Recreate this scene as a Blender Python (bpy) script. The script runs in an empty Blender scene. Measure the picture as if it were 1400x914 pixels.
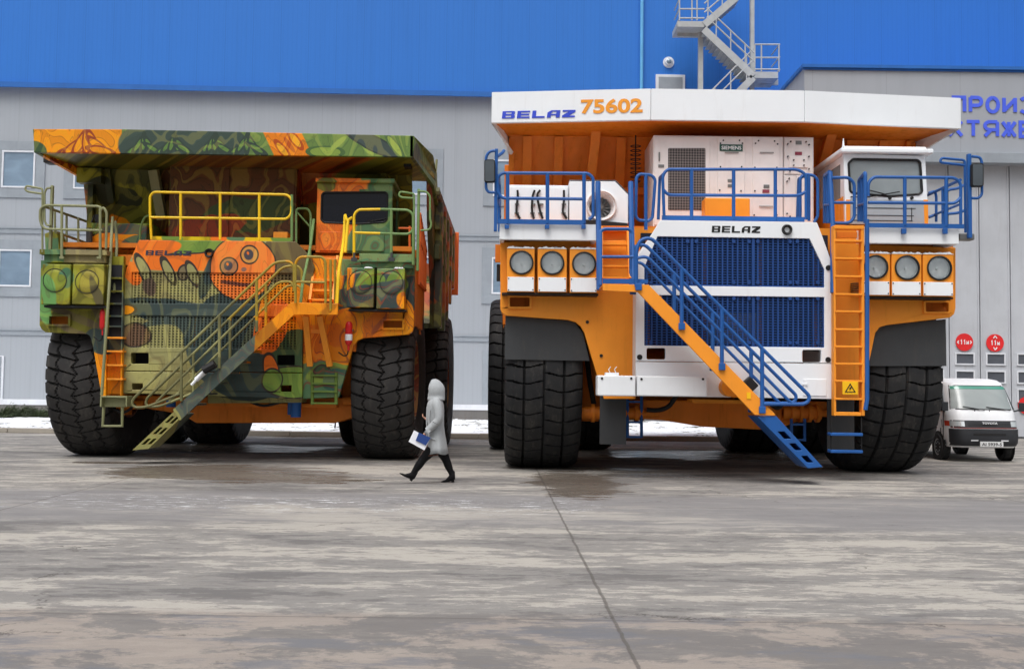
import bpy, math, random
from mathutils import Vector, Matrix
from mathutils.geometry import tessellate_polygon
random.seed(7)
scene = bpy.context.scene
COL = scene.collection
PI = math.pi
# ------------------------------------------------------------------ camera
FPX = 1450.0
cam_d = bpy.data.cameras.new('camera'); cam = bpy.data.objects.new('camera', cam_d); COL.objects.link(cam)
cam_d.sensor_width = 36.0; cam_d.lens = FPX / 1400 * 36.0; cam_d.clip_end = 2000; cam_d.clip_start = 0.1
PITCH = math.atan(73 / FPX); ROLL = 0.0125
CAMZ = 1.6
cam_m = Matrix.Translation((0, 0, CAMZ)) @ Matrix.Rotation(PI / 2 + PITCH, 4, 'X') @ Matrix.Rotation(ROLL, 4, 'Z')
cam.matrix_world = cam_m
scene.camera = cam
CR = cam_m.to_3x3()
def ray(px, py):
    return CR @ Vector(((px - 700) / FPX, (457 - py) / FPX, -1.0))
def U(px, py, Y):
    "world point on the plane y = Y seen at photo pixel (px, py)"
    d = ray(px, py); t = Y / d.y
    return Vector((d.x * t, Y, CAMZ + d.z * t))
def G(px, py, z=0.0):
    "world point at height z"
    d = ray(px, py); t = (z - CAMZ) / d.z
    return Vector((d.x * t, d.y * t, z))
def RB(x0, y0, x1, y1, Y):
    xm, ym = (x0 + x1) / 2, (y0 + y1) / 2
    return U(x0, ym, Y).x, U(x1, ym, Y).x, U(xm, y1, Y).z, U(xm, y0, Y).z     # X0 X1 Z0 Z1
# ------------------------------------------------------------------ materials
def lin(c):
    return tuple((v / 255 / 12.92 if v / 255 <= 0.04045 else ((v / 255 + 0.055) / 1.055) ** 2.4) for v in c)
def new_mat(name):
    m = bpy.data.materials.new(name); m.use_nodes = True
    nt = m.node_tree; b = nt.nodes['Principled BSDF']
    return m, nt, b
def nd(nt, t, **kw):
    n = nt.nodes.new(t)
    for k, v in kw.items():
        if k in ('operation', 'data_type', 'blend_type', 'wave_type', 'bands_direction', 'wave_profile', 'feature', 'interpolation_type', 'vector_type', 'clamp', 'distance', 'rings_direction', 'noise_dimensions', 'voronoi_dimensions', 'clamp_factor'):
            setattr(n, k, v)
        else:
            n.inputs[k.replace('_', ' ')].default_value = v
    return n
def L(nt, a, b): nt.links.new(a, b)
def mixc(nt, fac, a, b, blend='MIX'):
    n = nt.nodes.new('ShaderNodeMix'); n.data_type = 'RGBA'; n.blend_type = blend
    for sock, v in ((n.inputs[0], fac), (n.inputs[6], a), (n.inputs[7], b)):
        if isinstance(v, bpy.types.NodeSocket): L(nt, v, sock)
        elif isinstance(v, (int, float)): sock.default_value = v
        else: sock.default_value = (*v[:3], 1)
    return n.outputs[2]
def math_(nt, op, a, b=None, c=None):
    n = nt.nodes.new('ShaderNodeMath'); n.operation = op
    for i, v in enumerate((a, b, c)):
        if v is None: continue
        if isinstance(v, bpy.types.NodeSocket): L(nt, v, n.inputs[i])
        else: n.inputs[i].default_value = v
    return n.outputs[0]
def rng(nt, v, a, b, c=0.0, d=1.0, smooth=True):
    n = nt.nodes.new('ShaderNodeMapRange'); n.clamp = True
    if smooth: n.interpolation_type = 'SMOOTHSTEP'
    L(nt, v, n.inputs[0])
    for i, x in enumerate((a, b, c, d)): n.inputs[i + 1].default_value = x
    return n.outputs[0]
def noise(nt, vec, scale, detail=3, rough=0.5, dist=0.0):
    n = nt.nodes.new('ShaderNodeTexNoise'); n.inputs['Scale'].default_value = scale
    n.inputs['Detail'].default_value = detail; n.inputs['Roughness'].default_value = rough; n.inputs['Distortion'].default_value = dist
    L(nt, vec, n.inputs['Vector']); return n
def mapping(nt, vec, loc=(0, 0, 0), rot=(0, 0, 0), sc=(1, 1, 1), typ='POINT'):
    n = nt.nodes.new('ShaderNodeMapping'); n.vector_type = typ
    n.inputs[1].default_value = loc; n.inputs[2].default_value = rot; n.inputs[3].default_value = sc
    L(nt, vec, n.inputs[0]); return n.outputs[0]
def bump(nt, b, h, strength=0.3, dist=0.01):
    n = nt.nodes.new('ShaderNodeBump'); n.inputs['Strength'].default_value = strength; n.inputs['Distance'].default_value = dist
    L(nt, h, n.inputs['Height']); L(nt, n.outputs[0], b.inputs['Normal'])
def paint(name, rgb, rough=0.45, dirt=0.25, dcol=(95, 85, 72), metal=0.0, scale=1.3, spec=0.4, streak=True, bmp=0.0, var=0.08):
    "worn paint: slight tone changes, vertical dirt runs, grime patches"
    m, nt, b = new_mat(name); c = lin(rgb)
    tc = nt.nodes.new('ShaderNodeTexCoord').outputs['Object']
    n1 = noise(nt, tc, scale, 5, 0.6).outputs[0]
    c1 = mixc(nt, rng(nt, n1, 0.3, 0.75), tuple(x * (1 - var) for x in c), tuple(min(1, x * (1 + var)) for x in c))
    n2 = noise(nt, mapping(nt, tc, sc=(6, 6, 0.7) if streak else (3, 3, 3)), 1.0, 6, 0.7).outputs[0]
    f = rng(nt, n2, 0.52, 0.8, 0, dirt)
    n3 = noise(nt, tc, 24, 3, 0.7).outputs[0]
    f2 = math_(nt, 'ADD', f, rng(nt, n3, 0.62, 0.8, 0, dirt * 0.5))
    c2 = mixc(nt, f2, c1, lin(dcol))
    L(nt, c2, b.inputs['Base Color'])
    L(nt, rng(nt, n2, 0.4, 0.8, rough, min(1, rough + 0.3)), b.inputs['Roughness'])
    b.inputs['Metallic'].default_value = metal; b.inputs['Specular IOR Level'].default_value = spec
    if bmp: bump(nt, b, n1, bmp, 0.01)
    return m
def plain(name, rgb, rough=0.5, metal=0.0, emit=None):
    m, nt, b = new_mat(name); tc = nt.nodes.new('ShaderNodeTexCoord').outputs['Object']
    c = lin(rgb); n = noise(nt, tc, 9, 4).outputs[0]
    L(nt, mixc(nt, n, tuple(x * 0.85 for x in c), tuple(min(1, x * 1.12) for x in c)), b.inputs['Base Color'])
    b.inputs['Roughness'].default_value = rough; b.inputs['Metallic'].default_value = metal
    return m
def rubber(name, rgb=(36, 37, 39), dust=0.3):
    m, nt, b = new_mat(name); tc = nt.nodes.new('ShaderNodeTexCoord').outputs['Object']
    n1 = noise(nt, tc, 2.2, 6, 0.65).outputs[0]; n2 = noise(nt, tc, 30, 3, 0.6).outputs[0]
    c = lin(rgb)
    c1 = mixc(nt, rng(nt, n1, 0.4, 0.75, 0, dust), c, lin((78, 75, 71)))
    c2 = mixc(nt, rng(nt, n2, 0.5, 0.8, 0, 0.18), c1, lin((25, 25, 26)))
    L(nt, c2, b.inputs['Base Color']); b.inputs['Roughness'].default_value = 0.72; b.inputs['Specular IOR Level'].default_value = 0.3
    n7 = noise(nt, mapping(nt, tc, sc=(5, 2, 2)), 1.6, 7, 0.75).outputs[0]
    c3 = mixc(nt, rng(nt, n7, 0.52, 0.66, 0, 0.3), c2, lin((96, 92, 86))); L(nt, c3, b.inputs['Base Color'])
    bump(nt, b, n2, 0.35, 0.01)
    return m
def glass(name, rgb=(120, 135, 145), rough=0.06, tint=0.0):
    "dark reflective window glass"
    m, nt, b = new_mat(name); tc = nt.nodes.new('ShaderNodeTexCoord').outputs['Object']
    n = noise(nt, mapping(nt, tc, sc=(0.8, 0.8, 1.6)), 1.2, 3, 0.5, 0.6).outputs[0]
    c = lin(rgb)
    L(nt, mixc(nt, n, tuple(x * 0.6 for x in c), tuple(min(1, x * 1.4) for x in c)), b.inputs['Base Color'])
    b.inputs['Roughness'].default_value = rough; b.inputs['Specular IOR Level'].default_value = 0.9
    return m
def clear_glass(name, rgb=(170, 190, 190), alpha=0.35):
    m, nt, b = new_mat(name)
    out = nt.nodes['Material Output']
    tr = nt.nodes.new('ShaderNodeBsdfTransparent'); tr.inputs[0].default_value = (*lin(rgb), 1)
    gl = nt.nodes.new('ShaderNodeBsdfGlossy'); gl.inputs['Roughness'].default_value = 0.05; gl.inputs[0].default_value = (0.9, 0.95, 1, 1)
    fr = nt.nodes.new('ShaderNodeFresnel'); fr.inputs[0].default_value = 1.5
    f = math_(nt, 'ADD', math_(nt, 'MULTIPLY', fr.outputs[0], 0.8), alpha * 0.1)
    mx = nt.nodes.new('ShaderNodeMixShader'); L(nt, f, mx.inputs[0]); L(nt, tr.outputs[0], mx.inputs[1]); L(nt, gl.outputs[0], mx.inputs[2])
    L(nt, mx.outputs[0], out.inputs[0])
    return m
def mural(name, base, zones, Y, org, wav=(1.6, 7, (60, 62, 40), 0.45), nz=0.16, slant=0.7, rough=0.5, second=None):
    "spray-painted mural: organic colour fields with outlines and flowing contour strokes, in the truck's own coordinates"
    m, nt, b = new_mat(name); tcn = nt.nodes.new('ShaderNodeTexCoord').outputs['Object']
    sp = nt.nodes.new('ShaderNodeSeparateXYZ'); L(nt, tcn, sp.inputs[0])
    s = FPX / Y
    yy = math_(nt, 'MULTIPLY', math_(nt, 'SUBTRACT', sp.outputs[1], Y - org[1]), slant)
    cb = nt.nodes.new('ShaderNodeCombineXYZ'); L(nt, math_(nt, 'ADD', sp.outputs[0], yy), cb.inputs[0]); L(nt, sp.outputs[2], cb.inputs[2])
    P0 = cb.outputs[0]
    nn = noise(nt, P0, 1.7, 2, 0.5)
    vs = nt.nodes.new('ShaderNodeVectorMath'); vs.operation = 'SUBTRACT'; L(nt, nn.outputs[1], vs.inputs[0]); vs.inputs[1].default_value = (0.5, 0.5, 0.5)
    vm = nt.nodes.new('ShaderNodeVectorMath'); vm.operation = 'MULTIPLY_ADD'; L(nt, vs.outputs[0], vm.inputs[0])
    vm.inputs[1].default_value = (nz * 2, 0, nz * 2); L(nt, P0, vm.inputs[2])
    P = vm.outputs[0]
    n1 = noise(nt, P, 1.1, 2, 0.4, 0.8).outputs[0]
    if second is None: second = tuple(x * 0.75 for x in base)
    cur = mixc(nt, rng(nt, n1, 0.47, 0.53), lin(base), lin(second))
    for z in zones:
        kind, px, py, rx, ry, rot, colr = z[:7]
        outl = z[7] if len(z) > 7 else None
        Pz = P0 if (len(z) > 8 and z[8] == 'sharp') else P
        c = U(px, py, Y)
        q = mapping(nt, Pz, loc=(c.x - org[0], 0, c.z - org[2]), rot=(0, -math.radians(rot), 0), sc=(rx / s, 1, ry / s), typ='TEXTURE')
        sq = nt.nodes.new('ShaderNodeSeparateXYZ'); L(nt, q, sq.inputs[0])
        if kind == 'e':
            d = math_(nt, 'SQRT', math_(nt, 'ADD', math_(nt, 'POWER', math_(nt, 'ABSOLUTE', sq.outputs[0]), 2.0), math_(nt, 'POWER', math_(nt, 'ABSOLUTE', sq.outputs[2]), 2.0)))
        else:
            d = math_(nt, 'MAXIMUM', math_(nt, 'ABSOLUTE', sq.outputs[0]), math_(nt, 'ABSOLUTE', sq.outputs[2]))
        soft = min(0.12, 0.6 / max(4, min(rx, ry)))
        cur = mixc(nt, rng(nt, d, 1 + soft, 1 - soft), cur, lin(colr))
        if outl:
            w = 1.1 / min(rx, ry)
            cur = mixc(nt, math_(nt, 'COMPARE', d, 1.0, w), cur, lin(outl))
    if wav:
        sc, di, wc, am = wav
        nn_ = nt.nodes.new('ShaderNodeTexNoise'); nn_.inputs['Scale'].default_value = sc * 0.62; nn_.inputs['Detail'].default_value = 0.6; nn_.inputs['Distortion'].default_value = di * 0.09
        L(nt, mapping(nt, P, rot=(0, 0.5, 0), sc=(1.5, 1, 0.8)), nn_.inputs['Vector'])
        fr_ = math_(nt, 'ABSOLUTE', math_(nt, 'WRAP', math_(nt, 'MULTIPLY', nn_.outputs[0], 12.0), 0.5, -0.5))
        thin = noise(nt, P, 2.3, 2).outputs[0]
        f = math_(nt, 'MULTIPLY', rng(nt, fr_, 0.10, 0.04, 0, am), rng(nt, thin, 0.36, 0.5, 0.25, 1))
        par = math_(nt, 'SINE', math_(nt, 'MULTIPLY', nn_.outputs[0], 37.7))
        cur = mixc(nt, rng(nt, par, 0.1, 0.3, 0, min(0.5, am)), cur, mixc(nt, 0.38, cur, (0.01, 0.015, 0.01)))
        cur = mixc(nt, rng(nt, par, -0.55, -0.75, 0, min(0.45, am * 0.8)), cur, mixc(nt, 0.35, cur, lin((214, 206, 96))))
        n8 = nt.nodes.new('ShaderNodeTexNoise'); n8.inputs['Scale'].default_value = sc * 1.9; n8.inputs['Detail'].default_value = 0.8; n8.inputs['Distortion'].default_value = 1.2
        L(nt, mapping(nt, P, loc=(5, 0, 3), rot=(0, -0.7, 0), sc=(1.8, 1, 0.6)), n8.inputs['Vector'])
        fr2 = math_(nt, 'ABSOLUTE', math_(nt, 'WRAP', math_(nt, 'MULTIPLY', n8.outputs[0], 8.0), 0.5, -0.5))
        f = math_(nt, 'MAXIMUM', f, math_(nt, 'MULTIPLY', rng(nt, fr2, 0.09, 0.03, 0, am * 0.8), rng(nt, thin, 0.56, 0.42)))
        cur = mixc(nt, f, cur, lin(wc))
    n5 = noise(nt, tcn, 7, 5, 0.7).outputs[0]
    cur = mixc(nt, rng(nt, n5, 0.5, 0.8, 0, 0.14), cur, lin((88, 80, 50)))
    hv = nt.nodes.new('ShaderNodeHueSaturation'); hv.inputs['Saturation'].default_value = 1.03; hv.inputs['Value'].default_value = 0.93; L(nt, cur, hv.inputs['Color']); cur = hv.outputs[0]
    L(nt, cur, b.inputs['Base Color']); b.inputs['Roughness'].default_value = rough; b.inputs['Specular IOR Level'].default_value = 0.35
    return m
# ------------------------------------------------------------------ mesh builder
ORG = Vector((0, 0, 0))
SPLIT = {'lamp_shelf', 'cross_panel', 'hydraulic_hose', 'rail_bracket', 'side_window', 'plug', 'fastener', 'screw', 'bolt', 'placard', 'warning_label', 'handle', 'cable', 'cable_clamp', 'rail_foot', 'cab_corner', 'tow_plug', 'radiator_upright', 'washer_jet', 'stair_tread', 'filter_canister', 'eye', 'body_rib', 'hood_side', 'cab_pillar', 'steering_cylinder', 'step_ladder', 'cab_side'}
class MB:
    def __init__(s): s.v = []; s.f = []; s.mi = []; s.cur = 0
    def add(s, vs, fs):
        s.cuts = getattr(s, 'cuts', []) + [(len(s.v), len(s.f))]
        o = len(s.v); s.v += [tuple(v) for v in vs]; s.f += [tuple(i + o for i in f) for f in fs]; s.mi += [s.cur] * len(fs); return s
    def box(s, x0, x1, y0, y1, z0, z1):
        return s.add([(x0,y0,z0),(x1,y0,z0),(x1,y1,z0),(x0,y1,z0),(x0,y0,z1),(x1,y0,z1),(x1,y1,z1),(x0,y1,z1)],
                     [(0,3,2,1),(4,5,6,7),(0,1,5,4),(1,2,6,5),(2,3,7,6),(3,0,4,7)])
    def pb(s, x0, y0, x1, y1, Y, t):
        X0, X1, Z0, Z1 = RB(x0, y0, x1, y1, Y); return s.box(X0, X1, Y, Y + t, Z0, Z1)
    def prism(s, loops, d, axis='y'):
        "loops: outer + holes as lists of 3d points in a plane; extruded by vector d"
        d = Vector(d); loops = [[Vector(p) for p in l] for l in loops]
        flat = [p for l in loops for p in l]; n = len(flat)
        tris = tessellate_polygon(loops)
        def nrm(t): return (flat[t[1]] - flat[t[0]]).cross(flat[t[2]] - flat[t[0]])
        fs = []
        for t in tris:
            if len(set(t)) < 3 or nrm(t).length < 1e-12: continue
            t = tuple(t)
            if nrm(t).dot(d) > 0: t = (t[0], t[2], t[1])
            fs.append(t); fs.append((t[0] + n, t[2] + n, t[1] + n))
        o = 0
        for li, l in enumerate(loops):
            k = len(l)
            a = Vector((0, 0, 0))
            for i in range(k): a += l[i].cross(l[(i + 1) % k])
            flip = (a.dot(d) > 0) != (li > 0)
            for i in range(k):
                j = (i + 1) % k; q = (o + i, o + j, o + j + n, o + i + n)
                fs.append(q if flip else q[::-1])
            o += k
        return s.add(flat + [p + d for p in flat], fs)
    def pp(s, loops, Y, t):
        if not isinstance(loops[0], list): loops = [loops]
        return s.prism([[U(x, y, Y) for x, y in l] for l in loops], (0, t, 0))
    def yz(s, pts, x0, x1):
        return s.prism([[(x0, y, z) for y, z in pts]], (x1 - x0, 0, 0))
    def xy(s, pts, z0, z1):
        return s.prism([[(x, y, z0) for x, y in pts]], (0, 0, z1 - z0))
    def tube(s, pts, r, n=8, fillet=0.0, closed=False, r2=None, cap=True):
        pts = [Vector(p) for p in pts]
        if fillet > 0 and len(pts) > 2:
            out = []
            rngi = range(len(pts)) if closed else range(1, len(pts) - 1)
            if not closed: out.append(pts[0])
            for i in rngi:
                a, b_, c = pts[i - 1], pts[i], pts[(i + 1) % len(pts)]
                u = (a - b_); w = (c - b_); fl = min(fillet, u.length * 0.49, w.length * 0.49)
                u.normalize(); w.normalize(); p0 = b_ + u * fl; p1 = b_ + w * fl
                for k in range(5):
                    t = k / 4; out.append(p0 * (1 - t) ** 2 + b_ * 2 * t * (1 - t) + p1 * t * t)
            if not closed: out.append(pts[-1])
            pts = out
        m = len(pts); rings = []; nv = None
        for i in range(m):
            if closed: tg = pts[(i + 1) % m] - pts[i - 1]
            else: tg = pts[min(i + 1, m - 1)] - pts[max(i - 1, 0)]
            if tg.length < 1e-9: tg = Vector((0, 0, 1))
            tg.normalize()
            if nv is None:
                nv = tg.cross(Vector((0, 0, 1)) if abs(tg.z) < 0.9 else Vector((1, 0, 0)))
            nv = (nv - tg * nv.dot(tg)); nv.normalize(); bn = tg.cross(nv)
            rr = r if r2 is None else r + (r2 - r) * i / (m - 1)
            rings.append([pts[i] + (nv * math.cos(2 * PI * k / n) + bn * math.sin(2 * PI * k / n)) * rr for k in range(n)])
        vs = [p for g in rings for p in g]; fs = []
        for i in range(m if closed else m - 1):
            j = (i + 1) % m
            for k in range(n):
                l = (k + 1) % n; fs.append((i * n + k, j * n + k, j * n + l, i * n + l)[::-1])
        if cap and not closed: fs.append(tuple(range(n))[::-1] if False else tuple(range(n))); fs.append(tuple((m - 1) * n + k for k in range(n))[::-1])
        return s.add(vs, fs)
    def pt(s, pts, r, fillet=0.0, n=8, closed=False):
        return s.tube([U(*p) for p in pts], r, n, fillet, closed)
    def beam(s, a, b_, w, h, up=(0, 0, 1)):
        a, b_ = Vector(a), Vector(b_); t = (b_ - a).normalized(); up = Vector(up)
        sd = t.cross(up)
        if sd.length < 1e-4: sd = t.cross(Vector((0, 1, 0)))
        sd.normalize(); u = sd.cross(t)
        c = [(-1, -1), (1, -1), (1, 1), (-1, 1)]
        vs = [p + sd * (x * w / 2) + u * (y * h / 2) for p in (a, b_) for x, y in c]
        return s.add(vs, [(0,1,2,3),(4,7,6,5),(0,4,5,1),(1,5,6,2),(2,6,7,3),(3,7,4,0)])
    def cyl(s, c, r, h, axis='y', n=24, r2=None, cap=True):
        "cylinder from c along axis for length h"
        c = Vector(c); d = {'x': Vector((1,0,0)), 'y': Vector((0,1,0)), 'z': Vector((0,0,1))}[axis]
        e1 = {'x': Vector((0,1,0)), 'y': Vector((0,0,1)), 'z': Vector((1,0,0))}[axis]; e2 = d.cross(e1)
        r2 = r if r2 is None else r2
        vs = [c + (e1 * math.cos(2*PI*k/n) + e2 * math.sin(2*PI*k/n)) * r for k in range(n)] + [c + d * h + (e1 * math.cos(2*PI*k/n) + e2 * math.sin(2*PI*k/n)) * r2 for k in range(n)]
        fs = [(k, (k+1)%n, n+(k+1)%n, n+k) for k in range(n)]
        if cap: fs += [tuple(range(n))[::-1], tuple(range(n, 2*n))]
        return s.add(vs, fs)
    def ring(s, c, prof, axis='y', n=32):
        "lathe: prof list of (radius, offset along axis)"
        c = Vector(c); d = {'x': Vector((1,0,0)), 'y': Vector((0,1,0)), 'z': Vector((0,0,1))}[axis]
        e1 = {'x': Vector((0,1,0)), 'y': Vector((0,0,1)), 'z': Vector((1,0,0))}[axis]; e2 = d.cross(e1)
        vs = []; m = len(prof)
        for k in range(n):
            q = e1 * math.cos(2*PI*k/n) + e2 * math.sin(2*PI*k/n)
            for r, o in prof: vs.append(c + d * o + q * r)
        fs = []
        for k in range(n):
            l = (k + 1) % n
            for i in range(m - 1): fs.append((k*m+i, l*m+i, l*m+i+1, k*m+i+1))
        return s.add(vs, fs)
    def build(s, name, mats, parent=None, bevel=0.0, smooth=False, kind=None, label=None, seg=2):
        if name in SPLIT and len(s.cuts) > 1:
            cu = s.cuts + [(len(s.v), len(s.f))]; out = None
            for (v0, f0), (v1, f1) in zip(cu, cu[1:]):
                q = MB(); q.add(s.v[v0:v1], [tuple(i - v0 for i in f) for f in s.f[f0:f1]]); q.mi = s.mi[f0:f1]; q.cuts = []
                out = q.build(name, mats, parent, bevel, smooth, kind, label, seg)
            return out
        if not isinstance(mats, (list, tuple)): mats = [mats]
        me = bpy.data.meshes.new(name)
        me.from_pydata([(x - ORG.x, y - ORG.y, z - ORG.z) for x, y, z in s.v], [], s.f)
        for m in mats: me.materials.append(m)
        me.polygons.foreach_set('material_index', s.mi)
        if smooth:
            me.polygons.foreach_set('use_smooth', [True] * len(s.f))
        me.validate(); me.update()
        o = bpy.data.objects.new(name, me); COL.objects.link(o)
        if parent: o.parent = parent
        else: o.location = ORG
        if bevel:
            md = o.modifiers.new('bevel', 'BEVEL'); md.width = bevel; md.segments = seg; md.limit_method = 'ANGLE'; md.angle_limit = math.radians(40)
            md.harden_normals = False
        if smooth:
            try: me.set_sharp_from_angle(angle=math.radians(40))
            except Exception: pass
        if kind: o['kind'] = kind
        if label: o['label'] = label
        return o
def thing(name, label, cat, loc=(0, 0, 0), group=None):
    global ORG
    ORG = Vector(loc)
    o = bpy.data.objects.new(name, None); COL.objects.link(o); o.location = ORG; o.empty_display_size = 0.3
    o['label'] = label; o['category'] = cat
    if group: o['group'] = group
    return o
def tag(o, label, cat, group=None):
    o['label'] = label; o['category'] = cat
    if group: o['group'] = group
    return o
def free():
    global ORG
    ORG = Vector((0, 0, 0))
def setorg(v):
    global ORG
    ORG = Vector(v)
_tc = {}
def text_mb(mb, s, x0, y0, x1, y1, Y, t=0.004, bold=0.02, plane=None, shear=0.0):
    "lettering fitted to the pixel box (x0,y0)-(x1,y1) on depth plane Y (front face at Y)"
    cu = bpy.data.curves.new('lettering', 'FONT'); cu.body = s; cu.size = 1; cu.offset = bold; cu.resolution_u = 4; cu.shear = shear; cu.extrude = 0
    ob = bpy.data.objects.new('lettering', cu); COL.objects.link(ob)
    dg = bpy.context.evaluated_depsgraph_get(); dg.update()
    me = bpy.data.meshes.new_from_object(ob.evaluated_get(dg))
    vs = [v.co.copy() for v in me.vertices]; fs = [tuple(p.vertices) for p in me.polygons]
    ax0 = min(v.x for v in vs); ax1 = max(v.x for v in vs); ay0 = min(v.y for v in vs); ay1 = max(v.y for v in vs)
    if plane: X0, X1, Z0, Z1 = plane
    else: X0, X1, Z0, Z1 = RB(x0, y0, x1, y1, Y)
    pts = [(X0 + (v.x - ax0) / (ax1 - ax0) * (X1 - X0), Y, Z0 + (v.y - ay0) / (ay1 - ay0) * (Z1 - Z0)) for v in vs]
    # front faces + side walls along the boundary edges
    n = len(pts); back = [(p[0], p[1] + t, p[2]) for p in pts]
    cnt = {}
    for f in fs:
        for i in range(len(f)):
            a, b_ = f[i], f[(i + 1) % len(f)]
            cnt[(a, b_)] = 1
    side = [(b_, a, a + n, b_ + n) for (a, b_) in cnt if (b_, a) not in cnt]
    mb.add(pts + back, fs + side)
    bpy.data.objects.remove(ob); bpy.data.curves.remove(cu); bpy.data.meshes.remove(me)
    return mb
def blockword(mb, x0, y0, x1, y1, Y, t=0.004):
    "wide slab letters B E L A Z"
    Ls = {
     'B': [[(0,0),(.93,0),(1,.12),(1,.4),(.94,.5),(1,.6),(1,.88),(.93,1),(0,1)], [(.28,.16),(.28,.4),(.72,.4),(.72,.16)], [(.28,.6),(.28,.84),(.72,.84),(.72,.6)]],
     'E': [[(0,0),(1,0),(1,.2),(.3,.2),(.3,.4),(.95,.4),(.95,.6),(.3,.6),(.3,.8),(1,.8),(1,1),(0,1)]],
     'L': [[(0,0),(1,0),(1,.22),(.3,.22),(.3,1),(0,1)]],
     'A': [[(0,0),(.3,0),(.3,.32),(.7,.32),(.7,0),(1,0),(1,1),(.3,1),(0,.7)], [(.3,.5),(.3,.62),(.42,.82),(.7,.82),(.7,.5)]],
     'Z': [[(0,0),(1,0),(1,.22),(.5,.22),(1,.72),(1,1),(0,1),(0,.78),(.52,.78),(0,.28)]]}
    X0, X1, Z0, Z1 = RB(x0, y0, x1, y1, Y); w = (X1 - X0) / 5.75
    for i, ch in enumerate('BELAZ'):
        ox = X0 + i * w * 1.19
        mb.prism([[(ox + a * w + (b_ * 0.06 * w), Y, Z0 + b_ * (Z1 - Z0)) for a, b_ in l] for l in Ls[ch]], (0, t, 0))
    return mb
def roundrect(x0, y0, x1, y1, r, n=4):
    out = []
    for cx, cy, a0 in ((x1 - r, y0 + r, -90), (x1 - r, y1 - r, 0), (x0 + r, y1 - r, 90), (x0 + r, y0 + r, 180)):
        for k in range(n + 1):
            a = math.radians(a0 + 90 * k / n); out.append((cx + r * math.cos(a), cy + r * math.sin(a)))
    return out
def grid_bars(mb, poly, Y, t, pv, ph, wv, wh):
    "bars clipped to a convex pixel polygon: vertical pitch pv, horizontal pitch ph, widths in px"
    xs = [p[0] for p in poly]; ys = [p[1] for p in poly]
    def clip(a, horiz):
        c = []
        for i in range(len(poly)):
            p, q = poly[i], poly[(i + 1) % len(poly)]
            if horiz: u, v = p[1], q[1]
            else: u, v = p[0], q[0]
            if (u <= a < v) or (v <= a < u):
                k = (a - u) / (v - u); c.append(p[0] + (q[0] - p[0]) * k if horiz else p[1] + (q[1] - p[1]) * k)
        return (min(c), max(c)) if len(c) > 1 else None
    x = min(xs) + pv / 2
    while x < max(xs):
        r = clip(x, False)
        if r: mb.pb(x - wv / 2, r[0], x + wv / 2, r[1], Y, t)
        x += pv
    y = min(ys) + ph / 2
    while y < max(ys):
        r = clip(y, True)
        if r: mb.pb(r[0], y - wh / 2, r[1], y + wh / 2, Y + t * 0.3, t * 0.7 - 0.002)
        y += ph
    return mb
# ------------------------------------------------------------------ tyres
def tri(x): return abs((x % 1.0) * 2 - 1) * 2 - 1
def tyre_mesh(R, W, Rr, style, N):
    hw = W / 2; cols = []     # (u across, radius, is_tread)
    nt_ = 46
    side = []
    for k in range(9):                                  # sidewall bulge from bead to shoulder
        t = k / 9; a = t
        rr = Rr + (R * 0.93 - Rr) * t; x = hw * (0.80 + 0.22 * math.sin(PI * min(1, t * 1.05) * 0.62))
        side.append((x, rr))
    tread = []
    for k in range(nt_ + 1):
        u = -1 + 2 * k / nt_; au = abs(u)
        drop = 0.022 * au * au * R + (max(0, au - 0.8) / 0.2) ** 2 * 0.035 * R
        tread.append((u * hw * 0.985, R - drop, u))
    rows = [(-x, r, None) for x, r in side] + tread + [(x, r, None) for x, r in side[::-1]]
    M = N * 18; vs = []; nr = len(rows)
    depth = 0.045 * R if style == 'lug' else 0.04 * R
    def groove(th, u):
        au = abs(u); ph = th * N / (2 * PI)
        if style == 'lug':
            g = 0.0
            for c in (-0.52, 0.0, 0.52):
                if abs(u - c) < 0.026: g = max(g, 0.55 if c == 0 else 0.8)
            p = ph + (0.5 if u > 0 else 0.0) + 0.10 * math.cos(au * 6.5)
            w = 0.07 + 0.14 * max(0, au - 0.5)
            f = p % 1.0
            if f < w: g = max(g, 1.0 if au > 0.12 else 0.7)
            return g
        g = 0.0
        z0 = 0.10 * tri(ph)
        if abs(u - z0) < 0.022: g = 0.6
        for sgn in (-1, 1):
            z1 = sgn * 0.56 + 0.07 * tri(ph + 0.25)
            if abs(u - z1) < 0.022: g = max(g, 0.6)
        p = ph * 1.0 + (0.5 if u > z0 else 0) + 0.6 * au
        w = 0.07 if au < 0.56 else 0.16
        if p % 1.0 < w: g = max(g, 1.0)
        return g
    for j in range(M):
        th = 2 * PI * j / M
        for x, r, u in rows:
            rr = r
            if u is not None: rr = r - depth * groove(th, u)
            elif r > R * 0.86:                            # lug ends run down the shoulder
                s_ = 1 if x > 0 else -1
                rr = r; x = x - s_ * 0.055 * W * groove(th, s_ * 0.97)
            vs.append((x, rr * math.cos(th), rr * math.sin(th)))
    fs = []
    for j in range(M):
        k = (j + 1) % M
        for i in range(nr - 1):
            fs.append((j*nr+i, k*nr+i, k*nr+i+1, j*nr+i+1)[::-1])
    me = bpy.data.meshes.new('tyre'); me.from_pydata(vs, [], fs); me.update()
    return me
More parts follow.
